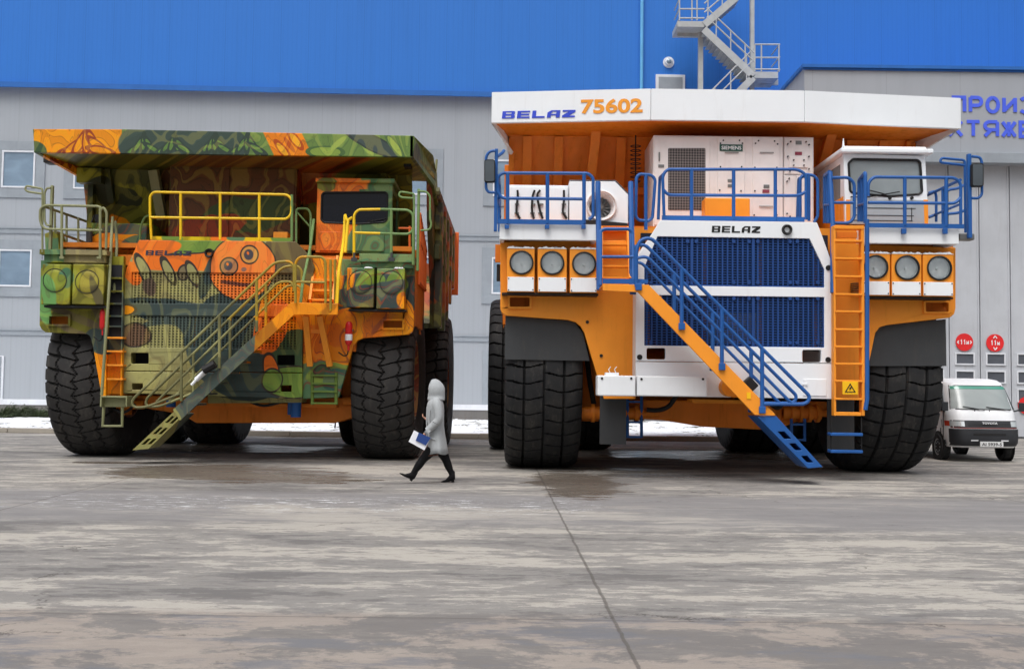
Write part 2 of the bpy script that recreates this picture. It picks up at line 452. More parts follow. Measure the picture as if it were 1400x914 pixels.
def rim_mesh(R, W, mats, bolts=24):
    mb = MB(); hw = W / 2
    for s_ in (-1, 1):
        mb.cur = 0
        prof = [(R * 1.02, s_*hw*0.84), (R * 0.96, s_*hw*0.86), (R * 0.9, s_*hw*0.6), (R * 0.86, s_*hw*0.3), (R*0.6, s_*hw*0.28), (R*0.42, s_*hw*0.5), (R*0.15, s_*hw*0.55), (0.001, s_*hw*0.55)]
        if s_ > 0: prof = prof[::-1]
        mb.ring((0, 0, 0), prof, 'x', 40)
        mb.cur = 1
        for k in range(bolts):
            a = 2 * PI * k / bolts
            x = hw * 0.28 if s_ > 0 else -hw * 0.28 - 0.07
            mb.cyl((x, R*0.76*math.cos(a), R*0.76*math.sin(a)), 0.028, 0.07, 'x', 8)
            if k % 2 == 0: mb.cyl((hw*0.5 if s_ > 0 else -hw*0.5-0.09, R*0.36*math.cos(a), R*0.36*math.sin(a)), 0.03, 0.09, 'x', 8)
    me = bpy.data.meshes.new('wheel'); me.from_pydata(mb.v, [], mb.f)
    for m in mats: me.materials.append(m)
    me.polygons.foreach_set('material_index', mb.mi); me.update()
    return me
def put_wheel(parent, rim, tyre, x, y, z, rot):
    w = bpy.data.objects.new('wheel', rim); COL.objects.link(w); w.parent = parent
    w.location = Vector((x, y, z)) - ORG; w.rotation_euler = (rot, 0, 0)
    t = bpy.data.objects.new('tyre', tyre); COL.objects.link(t); t.parent = w
    return w

# ------------------------------------------------------------------ stroke lettering (Cyrillic and digits)
def ribbon(mb, pts, w, t, off):
    "flat band of width w along a polyline in the XZ plane (y = off), thickness t"
    P_ = [Vector((x, 0, z)) for x, z in pts]; n = len(P_); l = []; r = []
    for i in range(n):
        a = (P_[i] - P_[i-1]).normalized() if i else None; b_ = (P_[i+1] - P_[i]).normalized() if i < n - 1 else None
        d = a or b_
        if a and b_: d = (a + b_).normalized()
        k = 1.0
        if a and b_: k = 1 / max(.5, d.dot(a))
        nn = Vector((-d.z, 0, d.x)) * (w / 2 * k); l.append(P_[i] + nn); r.append(P_[i] - nn)
    vs = []
    for y in (off, off + t): vs += [(p.x, y, p.z) for p in l] + [(p.x, y, p.z) for p in r]
    fs = []
    for i in range(n - 1):
        fs += [(i, i+1, n+i+1, n+i), (2*n+i, 3*n+i, 3*n+i+1, 2*n+i+1), (i, 2*n+i, 2*n+i+1, i+1), (n+i, n+i+1, 3*n+i+1, 3*n+i)]
    fs += [(0, n, 3*n, 2*n), (n-1, 3*n-1, 4*n-1, 2*n-1)]
    mb.add(vs, fs)
def arc(cx, cz, rx, rz, a0, a1, n=10): return [(cx + rx * math.cos(math.radians(a0 + (a1 - a0) * k / n)), cz + rz * math.sin(math.radians(a0 + (a1 - a0) * k / n))) for k in range(n + 1)]
GL = {'П': [[(0,0),(0,1),(1,1),(1,0)]], 'Р': [[(0,0),(0,1)], [(0,1),(.6,1)] + arc(.62,.72,.38,.28,90,-90)[1:] + [(0,.44)]], 'О': [arc(.5,.5,.5,.5,90,450,20)],
 'И': [[(0,1),(0,0)],[(0,.1),(1,.9)],[(1,1),(1,0)]], 'З': [arc(.42,.74,.46,.26,150,-90) , arc(.42,.26,.5,.26,90,-150)], 'В': [[(0,0),(0,1)],[(0,1),(.6,1)] + arc(.6,.76,.34,.24,90,-90)[1:] + [(0,.52)], [(.5,.52),(.58,.52)] + arc(.6,.26,.4,.26,90,-90)[1:] + [(0,0)]],
 'Д': [[(0,-.15),(0,.05),(1,.05),(1,-.15)],[(.15,.05),(.3,1),(.85,1),(.85,.05)]], 'С': [arc(.5,.5,.5,.5,45,315,16)], 'Т': [[(0,1),(1,1)],[(.5,1),(.5,0)]],
 'Е': [[(1,1),(0,1),(0,0),(1,0)],[(0,.5),(.9,.5)]], 'Х': [[(0,0),(1,1)],[(0,1),(1,0)]], 'Я': [[(1,0),(1,1)],[(1,1),(.42,1)] + arc(.4,.72,.38,.28,90,270)[1:] + [(1,.44)], [(.5,.44),(0,0)]],
 'Ж': [[(.5,0),(.5,1)],[(0,1),(.42,.5),(0,0)],[(1,1),(.58,.5),(1,0)]], 'Л': [[(0,0),(.25,.2),(.35,1),(1,1),(1,0)]], 'Ы': [[(0,1),(0,0)],[(0,0),(.4,0)] + arc(.4,.28,.3,.28,-90,90)[1:] + [(0,.56)],[(1,1),(1,0)]],
 '1': [[(.2,.75),(.62,1),(.62,0)]], 'м': [[(0,0),(0,.7),(.5,.2),(1,.7),(1,0)]], '<': [[(.9,.85),(.1,.5),(.9,.15)]], '>': [[(.1,.85),(.9,.5),(.1,.15)]]}
def strokes(mb, s, x0, z0, h, pitch, gw, sw, Y, t=0.02):
    for i, ch in enumerate(s):
        for q, st in enumerate(GL[ch]):
            ribbon(mb, [(x0 + i * pitch + sw / 2 + u * (gw - sw), z0 + sw / 2 + v * (h - sw)) for u, v in st], sw, t, Y - q * 0.003)
# ================================================================== setting
def ground_material():
    m, nt, b = new_mat('concrete apron')
    P = nt.nodes.new('ShaderNodeTexCoord').outputs['Object']
    light = lin((172, 167, 158)); mid = lin((134, 131, 127)); dark = lin((98, 96, 95)); pinkish = lin((150, 140, 131)); slate = lin((108, 110, 116))
    n0 = noise(nt, mapping(nt, P, sc=(0.13, 0.42, 1)), 1.0, 9, 0.72, 0.15).outputs[0]
    n1 = noise(nt, mapping(nt, P, loc=(7, 3, 0), sc=(0.62, 1.9, 1)), 1.0, 10, 0.74, 0.1).outputs[0]
    n2 = noise(nt, mapping(nt, P, loc=(1, 9, 0), sc=(3.2, 7.0, 1)), 1.0, 8, 0.82, 0.1).outputs[0]
    n3 = noise(nt, P, 26, 4, 0.7).outputs[0]
    n4 = noise(nt, mapping(nt, P, loc=(20, 5, 0), sc=(0.7, 1.0, 1)), 1.0, 9, 0.74, 0.3).outputs[0]
    comb = math_(nt, 'ADD', math_(nt, 'MULTIPLY', n0, 0.44), math_(nt, 'ADD', math_(nt, 'MULTIPLY', n1, 0.34), math_(nt, 'MULTIPLY', n2, 0.22)))
    c = mixc(nt, rng(nt, comb, 0.472, 0.498), light, mid)
    c = mixc(nt, rng(nt, comb, 0.522, 0.55, 0, 0.8), c, dark)
    c = mixc(nt, rng(nt, n2, 0.45, 0.75, 0, 0.35), c, lin((134, 127, 118)))
    trk = noise(nt, mapping(nt, P, loc=(3, 2, 0), rot=(0, 0, 0.04), sc=(0.3, 8.0, 1)), 1.0, 5, 0.7, 0.1).outputs[0]
    brk = noise(nt, mapping(nt, P, sc=(1.4, 3.0, 1)), 1.0, 6, 0.8).outputs[0]
    c = mixc(nt, math_(nt, 'MULTIPLY', rng(nt, trk, 0.54, 0.60), rng(nt, brk, 0.46, 0.54, 0, 0.5)), c, lin((104, 102, 102)))
    grit = noise(nt, mapping(nt, P, sc=(14, 26, 1)), 1.0, 4, 0.8).outputs[0]
    c = mixc(nt, rng(nt, grit, 0.57, 0.68, 0, 0.35), c, lin((104, 100, 96)))
    sp = nt.nodes.new('ShaderNodeSeparateXYZ'); L(nt, P, sp.inputs[0])
    X, Y = sp.outputs[0], sp.outputs[1]
    # the slab strip nearest the camera is browner and patchier
    yj = math_(nt, 'ADD', Y, math_(nt, 'MULTIPLY', math_(nt, 'SUBTRACT', n4, 0.5), 0.5))
    near = rng(nt, yj, 7.75, 7.45)
    nb = mixc(nt, rng(nt, n4, 0.47, 0.53), lin((112, 108, 105)), pinkish)
    nb = mixc(nt, rng(nt, n1, 0.5, 0.6, 0, 0.8), nb, slate)
    c = mixc(nt, math_(nt, 'MULTIPLY', near, 0.85), c, nb)
    # a greyer worn lane
    lane = math_(nt, 'MULTIPLY', rng(nt, yj, 11.8, 12.9), rng(nt, yj, 16.4, 15.6))
    c = mixc(nt, math_(nt, 'MULTIPLY', lane, rng(nt, n0, 0.36, 0.5, 0.15, 0.8)), c, lin((128, 126, 126)))
    # damp stains
    wet = None
    def stain(px, py, rx, ry, edge=0.35):
        nonlocal wet
        g = G(px, py); q = mapping(nt, P, loc=(g.x, g.y, 0), sc=(rx, ry, 1), typ='TEXTURE')
        l = nt.nodes.new('ShaderNodeVectorMath'); l.operation = 'LENGTH'; L(nt, q, l.inputs[0])
        d = math_(nt, 'ADD', l.outputs['Value'], math_(nt, 'MULTIPLY', math_(nt, 'SUBTRACT', n1, 0.5), edge * 6))
        f = rng(nt, d, 1.0, 0.85)
        wet = f if wet is None else math_(nt, 'MAXIMUM', wet, f)
    stain(150, 632, 0.85, 0.35, 0.03); stain(300, 644, 2.1, 1.9, 0.5); stain(380, 652, 1.7, 1.2, 0.6); stain(790, 660, 0.8, 2.6, 0.6); stain(790, 640, 1.7, 0.5, 0.12); stain(890, 650, 1.2, 0.5, 0.5)
    stain(640, 600, 6, 1.2, 0.25); stain(1000, 622, 3.5, 2.0, 0.3); stain(300, 612, 3.2, 1.8, 0.3)
    c = mixc(nt, math_(nt, 'MULTIPLY', wet, 0.72), c, lin((88, 76, 64)))
    # pourings of thin snow dust on the lane
    ns = noise(nt, mapping(nt, P, sc=(2.2, 9, 1)), 1.0, 8, 0.85, 0.3).outputs[0]
    band = math_(nt, 'MULTIPLY', rng(nt, yj, 13.2, 14.0), rng(nt, yj, 15.8, 15.0))
    band = math_(nt, 'MULTIPLY', band, math_(nt, 'MULTIPLY', rng(nt, X, -8.0, -5.0), rng(nt, X, 1.6, 0.9)))
    sn = math_(nt, 'MULTIPLY', band, rng(nt, ns, 0.555, 0.60))
    c = mixc(nt, sn, c, lin((226, 228, 230)))
    # joints between cast slabs
    jn = math_(nt, 'MULTIPLY', math_(nt, 'SUBTRACT', noise(nt, P, 1.5, 5, 0.7).outputs[0], 0.5), 0.06)
    def joint(coord, at_, period, w):
        v = math_(nt, 'ADD', coord, jn)
        v = math_(nt, 'WRAP', math_(nt, 'SUBTRACT', v, at_), period / 2, -period / 2)
        return rng(nt, math_(nt, 'ABSOLUTE', v), w, w * 0.4, 0, 1)
    j = math_(nt, 'MAXIMUM', joint(math_(nt, 'ADD', X, math_(nt, 'MULTIPLY', Y, 0.0155)), 0.85, 7.0, 0.018), math_(nt, 'MULTIPLY', joint(Y, 7.45, 7.1, 0.022), 0.6))
    jx = rng(nt, n3, 0.25, 0.5, 0.5, 1)
    c = mixc(nt, math_(nt, 'MULTIPLY', math_(nt, 'MULTIPLY', j, jx), 0.75), c, lin((84, 79, 74)))
    # wandering cracks
    vo = nt.nodes.new('ShaderNodeTexVoronoi'); vo.feature = 'DISTANCE_TO_EDGE'; vo.inputs['Scale'].default_value = 0.22
    wv = nt.nodes.new('ShaderNodeVectorMath'); wv.operation = 'ADD'; L(nt, P, wv.inputs[0])
    nz = noise(nt, P, 1.3, 6, 0.75); sc_ = nt.nodes.new('ShaderNodeVectorMath'); sc_.operation = 'SCALE'; sc_.inputs[3].default_value = 1.0; L(nt, nz.outputs[1], sc_.inputs[0]); L(nt, sc_.outputs[0], wv.inputs[1])
    L(nt, wv.outputs[0], vo.inputs['Vector'])
    cr = math_(nt, 'MULTIPLY', rng(nt, vo.outputs['Distance'], 0.006, 0.0015), rng(nt, n4, 0.5, 0.6))
    c = mixc(nt, math_(nt, 'MULTIPLY', cr, 0.75), c, lin((70, 66, 62)))
    n6 = noise(nt, P, 90, 3, 0.8).outputs[0]
    c = mixc(nt, rng(nt, n6, 0.35, 0.75, 0.0, 0.22), c, lin((90, 86, 82)))
    L(nt, c, b.inputs['Base Color'])
    r = math_(nt, 'SUBTRACT', rng(nt, n1, 0.35, 0.65, 0.72, 0.9), math_(nt, 'MULTIPLY', wet, 0.5))
    L(nt, r, b.inputs['Roughness']); b.inputs['Specular IOR Level'].default_value = 0.35
    h = math_(nt, 'SUBTRACT', math_(nt, 'MULTIPLY', math_(nt, 'ADD', n6, n3), 0.5), math_(nt, 'ADD', math_(nt, 'MULTIPLY', cr, 1.0), j))
    bump(nt, b, h, 0.35, 0.012)
    return m
free()
g = MB(); g.add([(-220, -60, 0), (220, -60, 0), (220, 260, 0), (-220, 260, 0)], [(0, 1, 2, 3)])
g.build('ground', ground_material(), kind='structure')
# kerb and snow-covered verge
M_conc = paint('kerb concrete', (158, 152, 142), 0.85, 0.4, (110, 102, 92), scale=2)
VX0, VX1 = -60.0, 9.6
for i, x0 in enumerate([0]):
    k = MB(); x = VX0
    while x < VX1:
        k.box(x + 0.006, min(x + 2.95, VX1) - 0.006, 33.3, 33.62, 0.0, 0.155 + random.uniform(-0.006, 0.006)); x += 2.95
    k.build('kerb', M_conc, kind='structure', bevel=0.02)
def snow_mat():
    m, nt, b = new_mat('old snow with soil showing')
    P = nt.nodes.new('ShaderNodeTexCoord').outputs['Object']
    n1 = noise(nt, mapping(nt, P, sc=(1, 0.8, 1)), 1.5, 8, 0.72).outputs[0]; n2 = noise(nt, P, 11, 5, 0.7).outputs[0]
    f = math_(nt, 'ADD', math_(nt, 'MULTIPLY', n1, 0.75), math_(nt, 'MULTIPLY', n2, 0.25))
    c = mixc(nt, rng(nt, n2, 0.3, 0.7), lin((222, 226, 232)), lin((240, 242, 246)))
    c = mixc(nt, rng(nt, f, 0.535, 0.58), c, mixc(nt, n2, lin((52, 48, 38)), lin((104, 100, 78))))
    L(nt, c, b.inputs['Base Color']); b.inputs['Roughness'].default_value = 0.8
    bump(nt, b, f, 0.8, 0.05)
    return m
M_snow = snow_mat()
v = MB(); nx, ny = 240, 30
for j in range(ny + 1):
    for i in range(nx + 1):
        x = VX0 + (VX1 - VX0) * i / nx; y = 33.62 + (46.6 - 33.62) * j / ny
        z = 0.13 + 0.05 * math.sin(x * 1.7 + j) * math.sin(x * 0.6 + j * 1.3) + random.uniform(-0.02, 0.02) + (0.10 * j / ny)
        if j == 0: z = 0.13
        v.v.append((x, y, z))
for j in range(ny):
    for i in range(nx):
        a = j * (nx + 1) + i; v.f.append((a, a + 1, a + nx + 2, a + nx + 1)); v.mi.append(0)
v.build('snowy_verge', M_snow, kind='structure', smooth=True)
# ------------------------------------------------------------------ office and hall block behind
TH = math.atan(0.03)
bl_m = Matrix.Translation((0, 46, 0)) @ Matrix.Rotation(TH, 4, 'Z'); bl_i = bl_m.inverted()
def W_(px, py, off=0.0):
    d = bl_i.to_3x3() @ ray(px, py); o = bl_i @ Vector((0, 0, CAMZ)); t = (off - o.y) / d.y
    return o + d * t
def WB(x0, y0, x1, y1, off=0.0):
    xm, ym = (x0 + x1) / 2, (y0 + y1) / 2
    return W_(x0, ym, off).x, W_(x1, ym, off).x, W_(xm, y1, off).z, W_(xm, y0, off).z
def cladding(name, rgb, pitch, rough, hband, line=0.5, panel=None, bmp=0.25):
    "trapezoid/ribbed metal sheet: fine vertical ribs, panel joints and a horizontal joint"
    m, nt, b = new_mat(name); tc = nt.nodes.new('ShaderNodeTexCoord').outputs['Object']
    sp = nt.nodes.new('ShaderNodeSeparateXYZ'); L(nt, tc, sp.inputs[0]); c = lin(rgb)
    def saw(sock, per, w, off=0.0):
        v = math_(nt, 'WRAP', math_(nt, 'SUBTRACT', sock, off), per / 2, -per / 2); return rng(nt, math_(nt, 'ABSOLUTE', v), w, w * 0.4)
    XX = math_(nt, 'ADD', sp.outputs[0], sp.outputs[1])
    rib = saw(XX, pitch, pitch * 0.18)
    pan = saw(XX, panel or pitch * 6, 0.02, 0.3)
    big = noise(nt, mapping(nt, tc, sc=(0.12, 0.12, 0.06)), 1.0, 3, 0.5).outputs[0]
    run = noise(nt, mapping(nt, tc, sc=(2.2, 2.2, 0.12)), 1.0, 5, 0.65).outputs[0]
    cc = mixc(nt, big, tuple(x * 0.93 for x in c), tuple(min(1, x * 1.07) for x in c))
    cc = mixc(nt, rng(nt, run, 0.45, 0.8, 0, 0.22), cc, tuple(x * 0.7 for x in c))
    cc = mixc(nt, math_(nt, 'MULTIPLY', rib, 0.06), cc, tuple(x * 0.6 for x in c))
    cc = mixc(nt, math_(nt, 'MULTIPLY', pan, line), cc, tuple(x * 0.5 for x in c))
    L(nt, cc, b.inputs['Base Color']); b.inputs['Roughness'].default_value = rough; b.inputs['Specular IOR Level'].default_value = 0.3
    h = math_(nt, 'SUBTRACT', 1.0, math_(nt, 'MAXIMUM', rib, pan)); bump(nt, b, h, bmp, 0.012)
    return m
M_grey = cladding('grey wall sheet', (164, 170, 177), 0.21, 0.55, 0, 0.2, 1.45, 0.04)
M_trim = paint('grey trim', (150, 158, 166), 0.6, 0.2, (120, 124, 126))
M_blue = cladding('blue wall sheet', (50, 119, 206), 0.2, 0.45, 0, 0.25, 1.2, 0.2)
M_bluetrim = paint('blue trim', (40, 104, 182), 0.5, 0.15)
M_plinth = paint('plinth', (112, 110, 108), 0.85, 0.4)
M_upvc = paint('white window frame', (222, 226, 232), 0.4, 0.15)
M_wglass = glass('office glass', (124, 146, 166), 0.1)
free()
bld = bpy.data.objects.new('office_building', None); COL.objects.link(bld); bld.matrix_world = bl_m
tag(bld, 'long grey and blue metal clad building with white framed windows behind both dump trucks', 'building')
_, _, zb, _ = WB(640, 559, 641, 575, 0)
zsplit = W_(340, 126, 0).z; H_top = 24.0
XL, XR = -75.0, 62.0
w = MB(); w.box(XL, XR, 0, 30, 0.35, zsplit); w.build('lower_wall', M_grey, bld)
w = MB(); w.box(XL, XR, -0.28, 30, zsplit + 0.001, H_top); w.build('upper_wall', M_blue, bld)
w = MB(); w.box(XL, XR, -0.36, -0.285, zsplit - 0.08, zsplit + 0.14); w.build('drip_flashing', M_bluetrim, bld)
w = MB(); w.box(XL, XR, -0.10, 0.3, -0.1, 0.62); w.build('plinth', M_plinth, bld)
w = MB(); w.box(XL, XR, -0.13, -0.005, 0.625, 0.86); w.build('base_flashing', M_upvc, bld)
for yA, yB in ((311, 319), (450, 458)):
    z0 = W_(30, yB).z; z1 = W_(30, yA).z
    w = MB(); w.box(XL, XR, -0.045, -0.001, z0, z1); w.box(XL, XR, -0.075, -0.046, z1 - 0.05, z1); w.build('wall_band', M_trim, bld)
w = MB(); w.box(XL - .3, XR + .3, -0.5, 30.3, H_top, H_top + 0.25); w.build('roof', M_bluetrim, bld)
win_w, rows = 1.62, [(205, 257), (340, 392)]
def window(u0, u1, z0, z1, parent=bld):
    f = MB(); t = 0.075
    f.box(u0, u1, -0.07, -0.002, z0, z0 + t); f.box(u0, u1, -0.07, -0.002, z1 - t, z1)
    f.box(u0, u0 + t, -0.069, -0.002, z0 + t, z1 - t); f.box(u1 - t, u1, -0.069, -0.002, z0 + t, z1 - t)
    wd = f.build('window', M_upvc, parent, bevel=0.008)
    p = MB(); p.box(u0 + t, u1 - t, -0.02, -0.003, z0 + t, z1 - t); p.build('pane', M_wglass, wd)
    s = MB(); e = 0.42
    for a in ((u0 - e, u1 + e, z0 - e, z0 - 0.01), (u0 - e, u1 + e, z1 + 0.01, z1 + e)): s.box(a[0], a[1], -0.05, -0.0015, a[2], a[3])
    s.box(u0 - e, u0 - 0.01, -0.049, -0.0015, z0 - 0.01, z1 + 0.01); s.box(u1 + 0.01, u1 + e, -0.049, -0.0015, z0 - 0.01, z1 + 0.01)
    s.build('window_surround', M_trim, wd, bevel=0.006)
zA0, zA1 = W_(20, 257).z, W_(20, 206).z; zB0, zB1 = W_(20, 392).z, W_(20, 341).z
uL = [W_(-2, 366).x, W_(101, 240).x]
zC0, zC1 = W_(685, 548).z, W_(685, 492).z
for uc0 in (W_(-2, 366).x, W_(101, 240).x, W_(548, 240).x, W_(672, 380).x):
    for (a, b_) in ((zA0, zA1), (zB0, zB1)):
        if uc0 == uL[1] and a == zB0: pass
        window(uc0, uc0 + 1.42, a, b_)
window(W_(673, 515).x, W_(673, 515).x + 1.42, zC0, zC1)
# side door at the far left
d0, d1, dz0, dz1 = WB(-22, 486, 5, 560)
w = MB(); w.box(d0, d1, -0.06, -0.002, 0.62, dz1); dr = w.build('door', M_upvc, bld, bevel=0.01)
w = MB()
for k in range(4):
    zz = 0.9 + k * (dz1 - 0.9) / 4; w.box(d0 + 0.1, d1 - 0.1, -0.085, -0.061, zz, zz + 0.42)
w.build('door_panel', M_trim, dr)
# round wall lamp, hatch and downpipe on the blue part
M_alu = paint('galvanised', (186, 189, 190), 0.45, 0.3, (120, 118, 112))
M_pipe = paint('pale blue pipe', (104, 178, 228), 0.4, 0.15)
c = W_(914, 85.5, -0.28)
w = MB(); w.ring(c, [(0.001, -0.16), (0.13, -0.15), (0.17, -0.10), (0.19, -0.05), (0.24, -0.05), (0.25, 0.0)], 'y', 28); lm = w.build('wall_lamp', M_upvc, bld, smooth=True)
w = MB(); w.ring(c, [(0.001, -0.19), (0.08, -0.18), (0.11, -0.155)], 'y', 20); w.build('lens', M_wglass, lm, smooth=True)
h0, h1, hz0, hz1 = WB(896, 103, 936, 150, -0.28)
w = MB(); w.box(h0, h1, -0.40, -0.282, hz0, hz1); ht = w.build('wall_hatch', M_upvc, bld, bevel=0.015)
w = MB(); w.box(h0 + 0.12, h1 - 0.12, -0.43, -0.401, hz0 + .1, hz1 - 0.12); w.build('hatch_panel', M_trim, ht, bevel=0.01)
p0, p1 = W_(880.5, -30, -0.45), W_(877, 140, -0.45)
w = MB(); w.tube([(p1.x, -0.42, 0.6), (p1.x, -0.42, H_top)], 0.075, 12); w.build('downpipe', M_pipe, bld, smooth=True)
# ------------------------------------------------------------------ escape stair against the blue wall
M_stair = paint('galvanised stair', (182, 186, 186), 0.5, 0.3, (120, 118, 110), scale=3)
setorg(U(1000, 300, 44.6)); ORG.z = 0
es = thing('escape_stair', 'zigzag galvanised steel escape stair with railed landings on the blue wall', 'stair', ORG)
YN, YF = 43.6, 45.0       # near and far stringer planes
def landing(x0, x1, ytop, ybot, nm='landing'):
    mb = MB(); mb.pb(x0, ytop, x1, ybot, YN, YF - YN); return mb.build(nm, M_stair, es, bevel=0.01)
landing(926, 963, 29, 37); landing(1031, 1064, 98, 107)
def rail(pts, Y, ri=0.028, nm='railing', posts=()):
    mb = MB(); mb.tube([U(x, y, Y) for x, y in pts], ri, 6)
    for x, ya, yb in posts: mb.tube([U(x, ya, Y), U(x, yb, Y)], ri, 6)
    return mb
def flight(pa, pb_, n, nm='flight'):
    mb = MB()
    for Y in (YN, YF):
        a, b_ = U(*pa, Y), U(*pb_, Y); mb.beam(a, b_, 0.05, 0.30, (0, 1, 0) if False else (0, 0, 1))
    a0, b0 = U(*pa, YN), U(*pb_, YN)
    for k in range(1, n):
        p = a0.lerp(b0, k / n); mb.box(p.x - 0.14, p.x + 0.14, YN + 0.03, YF - 0.03, p.z - 0.02, p.z + 0.02)
    return mb.build(nm, M_stair, es)
flight((963, 34), (1012, -8), 12); flight((962, 40), (1030, 104), 14); flight((1030, 106), (968, 168), 14)
def slope_rail(pa, pb_, hgt, Y, posts, nm='railing'):
    mb = MB()
    for k in (1.0, 0.55):
        mb.tube([U(pa[0], pa[1] - hgt * k, Y), U(pb_[0], pb_[1] - hgt * k, Y)], 0.032, 6)
    for t in posts:
        x = pa[0] + (pb_[0] - pa[0]) * t; y = pa[1] + (pb_[1] - pa[1]) * t
        mb.tube([U(x, y, Y), U(x, y - hgt, Y)], 0.028, 6)
    return mb.build(nm, M_stair, es)
for Y in (YN, YF):
    slope_rail((963, 32), (1012, -10), 27, Y, (0.1, 0.5)); slope_rail((966, 38), (1032, 100), 27, Y, (0.2, 0.5, 0.8)); slope_rail((1030, 100), (968, 162), 33, Y, (0.15, 0.5, 0.85))
def flat_rail(x0, x1, yt, yb, posts, Y=None):
    for Yq in ((YN, YF) if Y is None else (Y,)):
        mb = MB()
        for y in (yt, (yt + yb) / 2 + 1, yb): mb.tube([U(x0, y, Yq), U(x1, y, Yq)], 0.034, 6)
        for x in posts: mb.tube([U(x, yt, Yq), U(x, yb + 3, Yq)], 0.032, 6)
        mb.build('railing', M_stair, es)
flat_rail(929, 963, -2, 25, (929, 946, 953)); flat_rail(1032, 1066, 61, 95, (1032, 1041, 1065), None)
for X0, yt, yb in ((929, -2, 25), (1066, 61, 95)):
    mb = MB()
    for y in (yt, (yt + yb) / 2, yb): mb.tube([U(X0, y, YN), U(X0, y, YN) + Vector((0, YF - YN, 0))], 0.03, 6)
    mb.build('railing', M_stair, es)
for px, ya, yb, ww in ((957.5, 44, 600, 0.2), (1028, -40, 600, 0.17)):
    mb = MB(); a = U(px, (130 if yb > 500 else 50), 44.3); zt = U(px, ya, 44.3).z
    mb.box(a.x - ww / 2, a.x + ww / 2, 44.2, 44.4, 0.1, zt); mb.build('column', M_stair, es, bevel=0.01)
for a, b_ in (((926, 37), (955, 50)), ((1064, 107), (1040, 118))):
    mb = MB(); mb.pb(a[0] if a[0] < b_[0] else b_[0], 37 if a[1] < 60 else 108, max(a[0], b_[0]), 50 if a[1] < 60 else 116, 44.35, 0.1); mb.build('bracket', M_stair, es)
# ------------------------------------------------------------------ workshop on the right
free()
WY = 38.3
setorg((U(1100, 300, WY).x, WY, 0))
ws = thing('workshop', 'grey metal workshop with blue lettering and a folding gate behind the white van', 'building', ORG)
wx0 = ORG.x; wx1 = wx0 + 34; wtop = U(1250, 95, WY).z
zgt = U(1330, 224, WY).z; gx0 = U(1185, 400, WY).x; gx1 = U(1640, 400, WY).x
M_grey2 = cladding('workshop sheet', (163, 168, 175), 0.9, 0.55, 0, 0.3, 2.7, 0.06)
w = MB(); w.box(wx0, wx1, WY, 47.5, zgt + 0.0, wtop); w.box(wx0, gx0, WY, 47.5, 0, zgt - 0.001); w.box(gx1, wx1, WY, 47.5, 0, zgt - 0.001); w.build('wall', M_grey2, ws)
w = MB(); w.box(wx0 - 0.1, wx1 + 0.1, WY - 0.12, 47.6, wtop + 0.001, wtop + 0.12); w.build('roof', M_bluetrim, ws)
w = MB(); w.box(wx0 - 0.04, wx1, WY - 0.05, WY - 0.001, wtop - 0.07, wtop); w.build('drip_flashing', M_bluetrim, ws)
w = MB(); w.box(gx0 - 0.2, gx1, WY - 0.22, WY - 0.002, zgt, zgt + 0.38); w.build('lintel', M_trim, ws, bevel=0.01)
M_letter = paint('blue lettering', (78, 104, 235), 0.5, 0.05)
zA, zB = U(1350, 155.5, WY).z, U(1350, 131.5, WY).z; px1 = U(1301, 143, WY).x; pit = (U(1393, 143, WY).x - px1) / 4
mb = MB(); strokes(mb, 'ПРОИЗВОДСТВО', px1, zA, zB - zA, pit, pit * .86, pit * .21, WY - .03); mb.build('lettering', M_letter, ws)
zA, zB = U(1350, 188.5, WY).z, U(1350, 164.5, WY).z; px1 = U(1295, 176, WY).x; pit = (U(1368, 176, WY).x - px1) / 3
mb = MB(); strokes(mb, 'СВЕРХТЯЖЕЛЫХ', px1 - 4 * pit, zA, zB - zA, pit, pit * .90, pit * .19, WY - .03); mb.build('lettering', M_letter, ws)
M_gate = paint('gate panel paint', (188, 192, 198), 0.5, 0.22, (140, 138, 134), scale=0.6)
M_gglass = glass('gate window glass', (92, 96, 104), 0.12)
gy = WY + 0.35
pw = U(1339, 400, gy).x - U(1297, 400, gy).x
x = U(1297, 400, gy).x - 3 * pw; k = 0
zr = [(U(1340, 497, gy).z, U(1340, 484, gy).z), (U(1340, 522, gy).z, U(1340, 508, gy).z)]
zr.append((zr[1][0] * 2 - zr[0][0], zr[1][1] * 2 - zr[0][1]))
while x < gx1:
    w = MB(); xa, xb = x + 0.02, x + pw - 0.02; w.box(xa, xb, gy, gy + 0.08, 0.06, zgt + 0.1)
    w.box(xa, xa + 0.06, gy - 0.03, gy - 0.001, 0.06, zgt); w.box(xb - 0.06, xb, gy - 0.03, gy - 0.001, 0.06, zgt)
    gp = w.build('gate_panel', M_gate, ws, bevel=0.006)
    for ri, (a, b_) in enumerate(zr):
        if ri == 2 and k < 5: continue
        cx = (xa + xb) / 2; f = MB(); hw = 0.31
        f.box(cx - hw - .05, cx + hw + .05, gy - 0.045, gy - 0.002, a - 0.05, a); f.box(cx - hw - .05, cx + hw + .05, gy - 0.045, gy - 0.002, b_, b_ + 0.05)
        f.box(cx - hw - .05, cx - hw, gy - 0.044, gy - 0.002, a, b_); f.box(cx + hw, cx + hw + .05, gy - 0.044, gy - 0.002, a, b_)
        fo = f.build('window_frame', M_upvc, gp)
        f = MB(); f.box(cx - hw, cx + hw, gy - 0.012, gy - 0.003, a, b_); f.build('pane', M_gglass, fo)
    x += pw; k += 1
w = MB(); w.box(gx0, gx1, gy + 0.1, gy + 0.15, 0, zgt + .3); w.build('gate_backing', M_trim, ws)
M_red = paint('red sign', (226, 42, 44), 0.45, 0.08)
M_white = paint('white marking', (236, 238, 240), 0.5, 0.03)
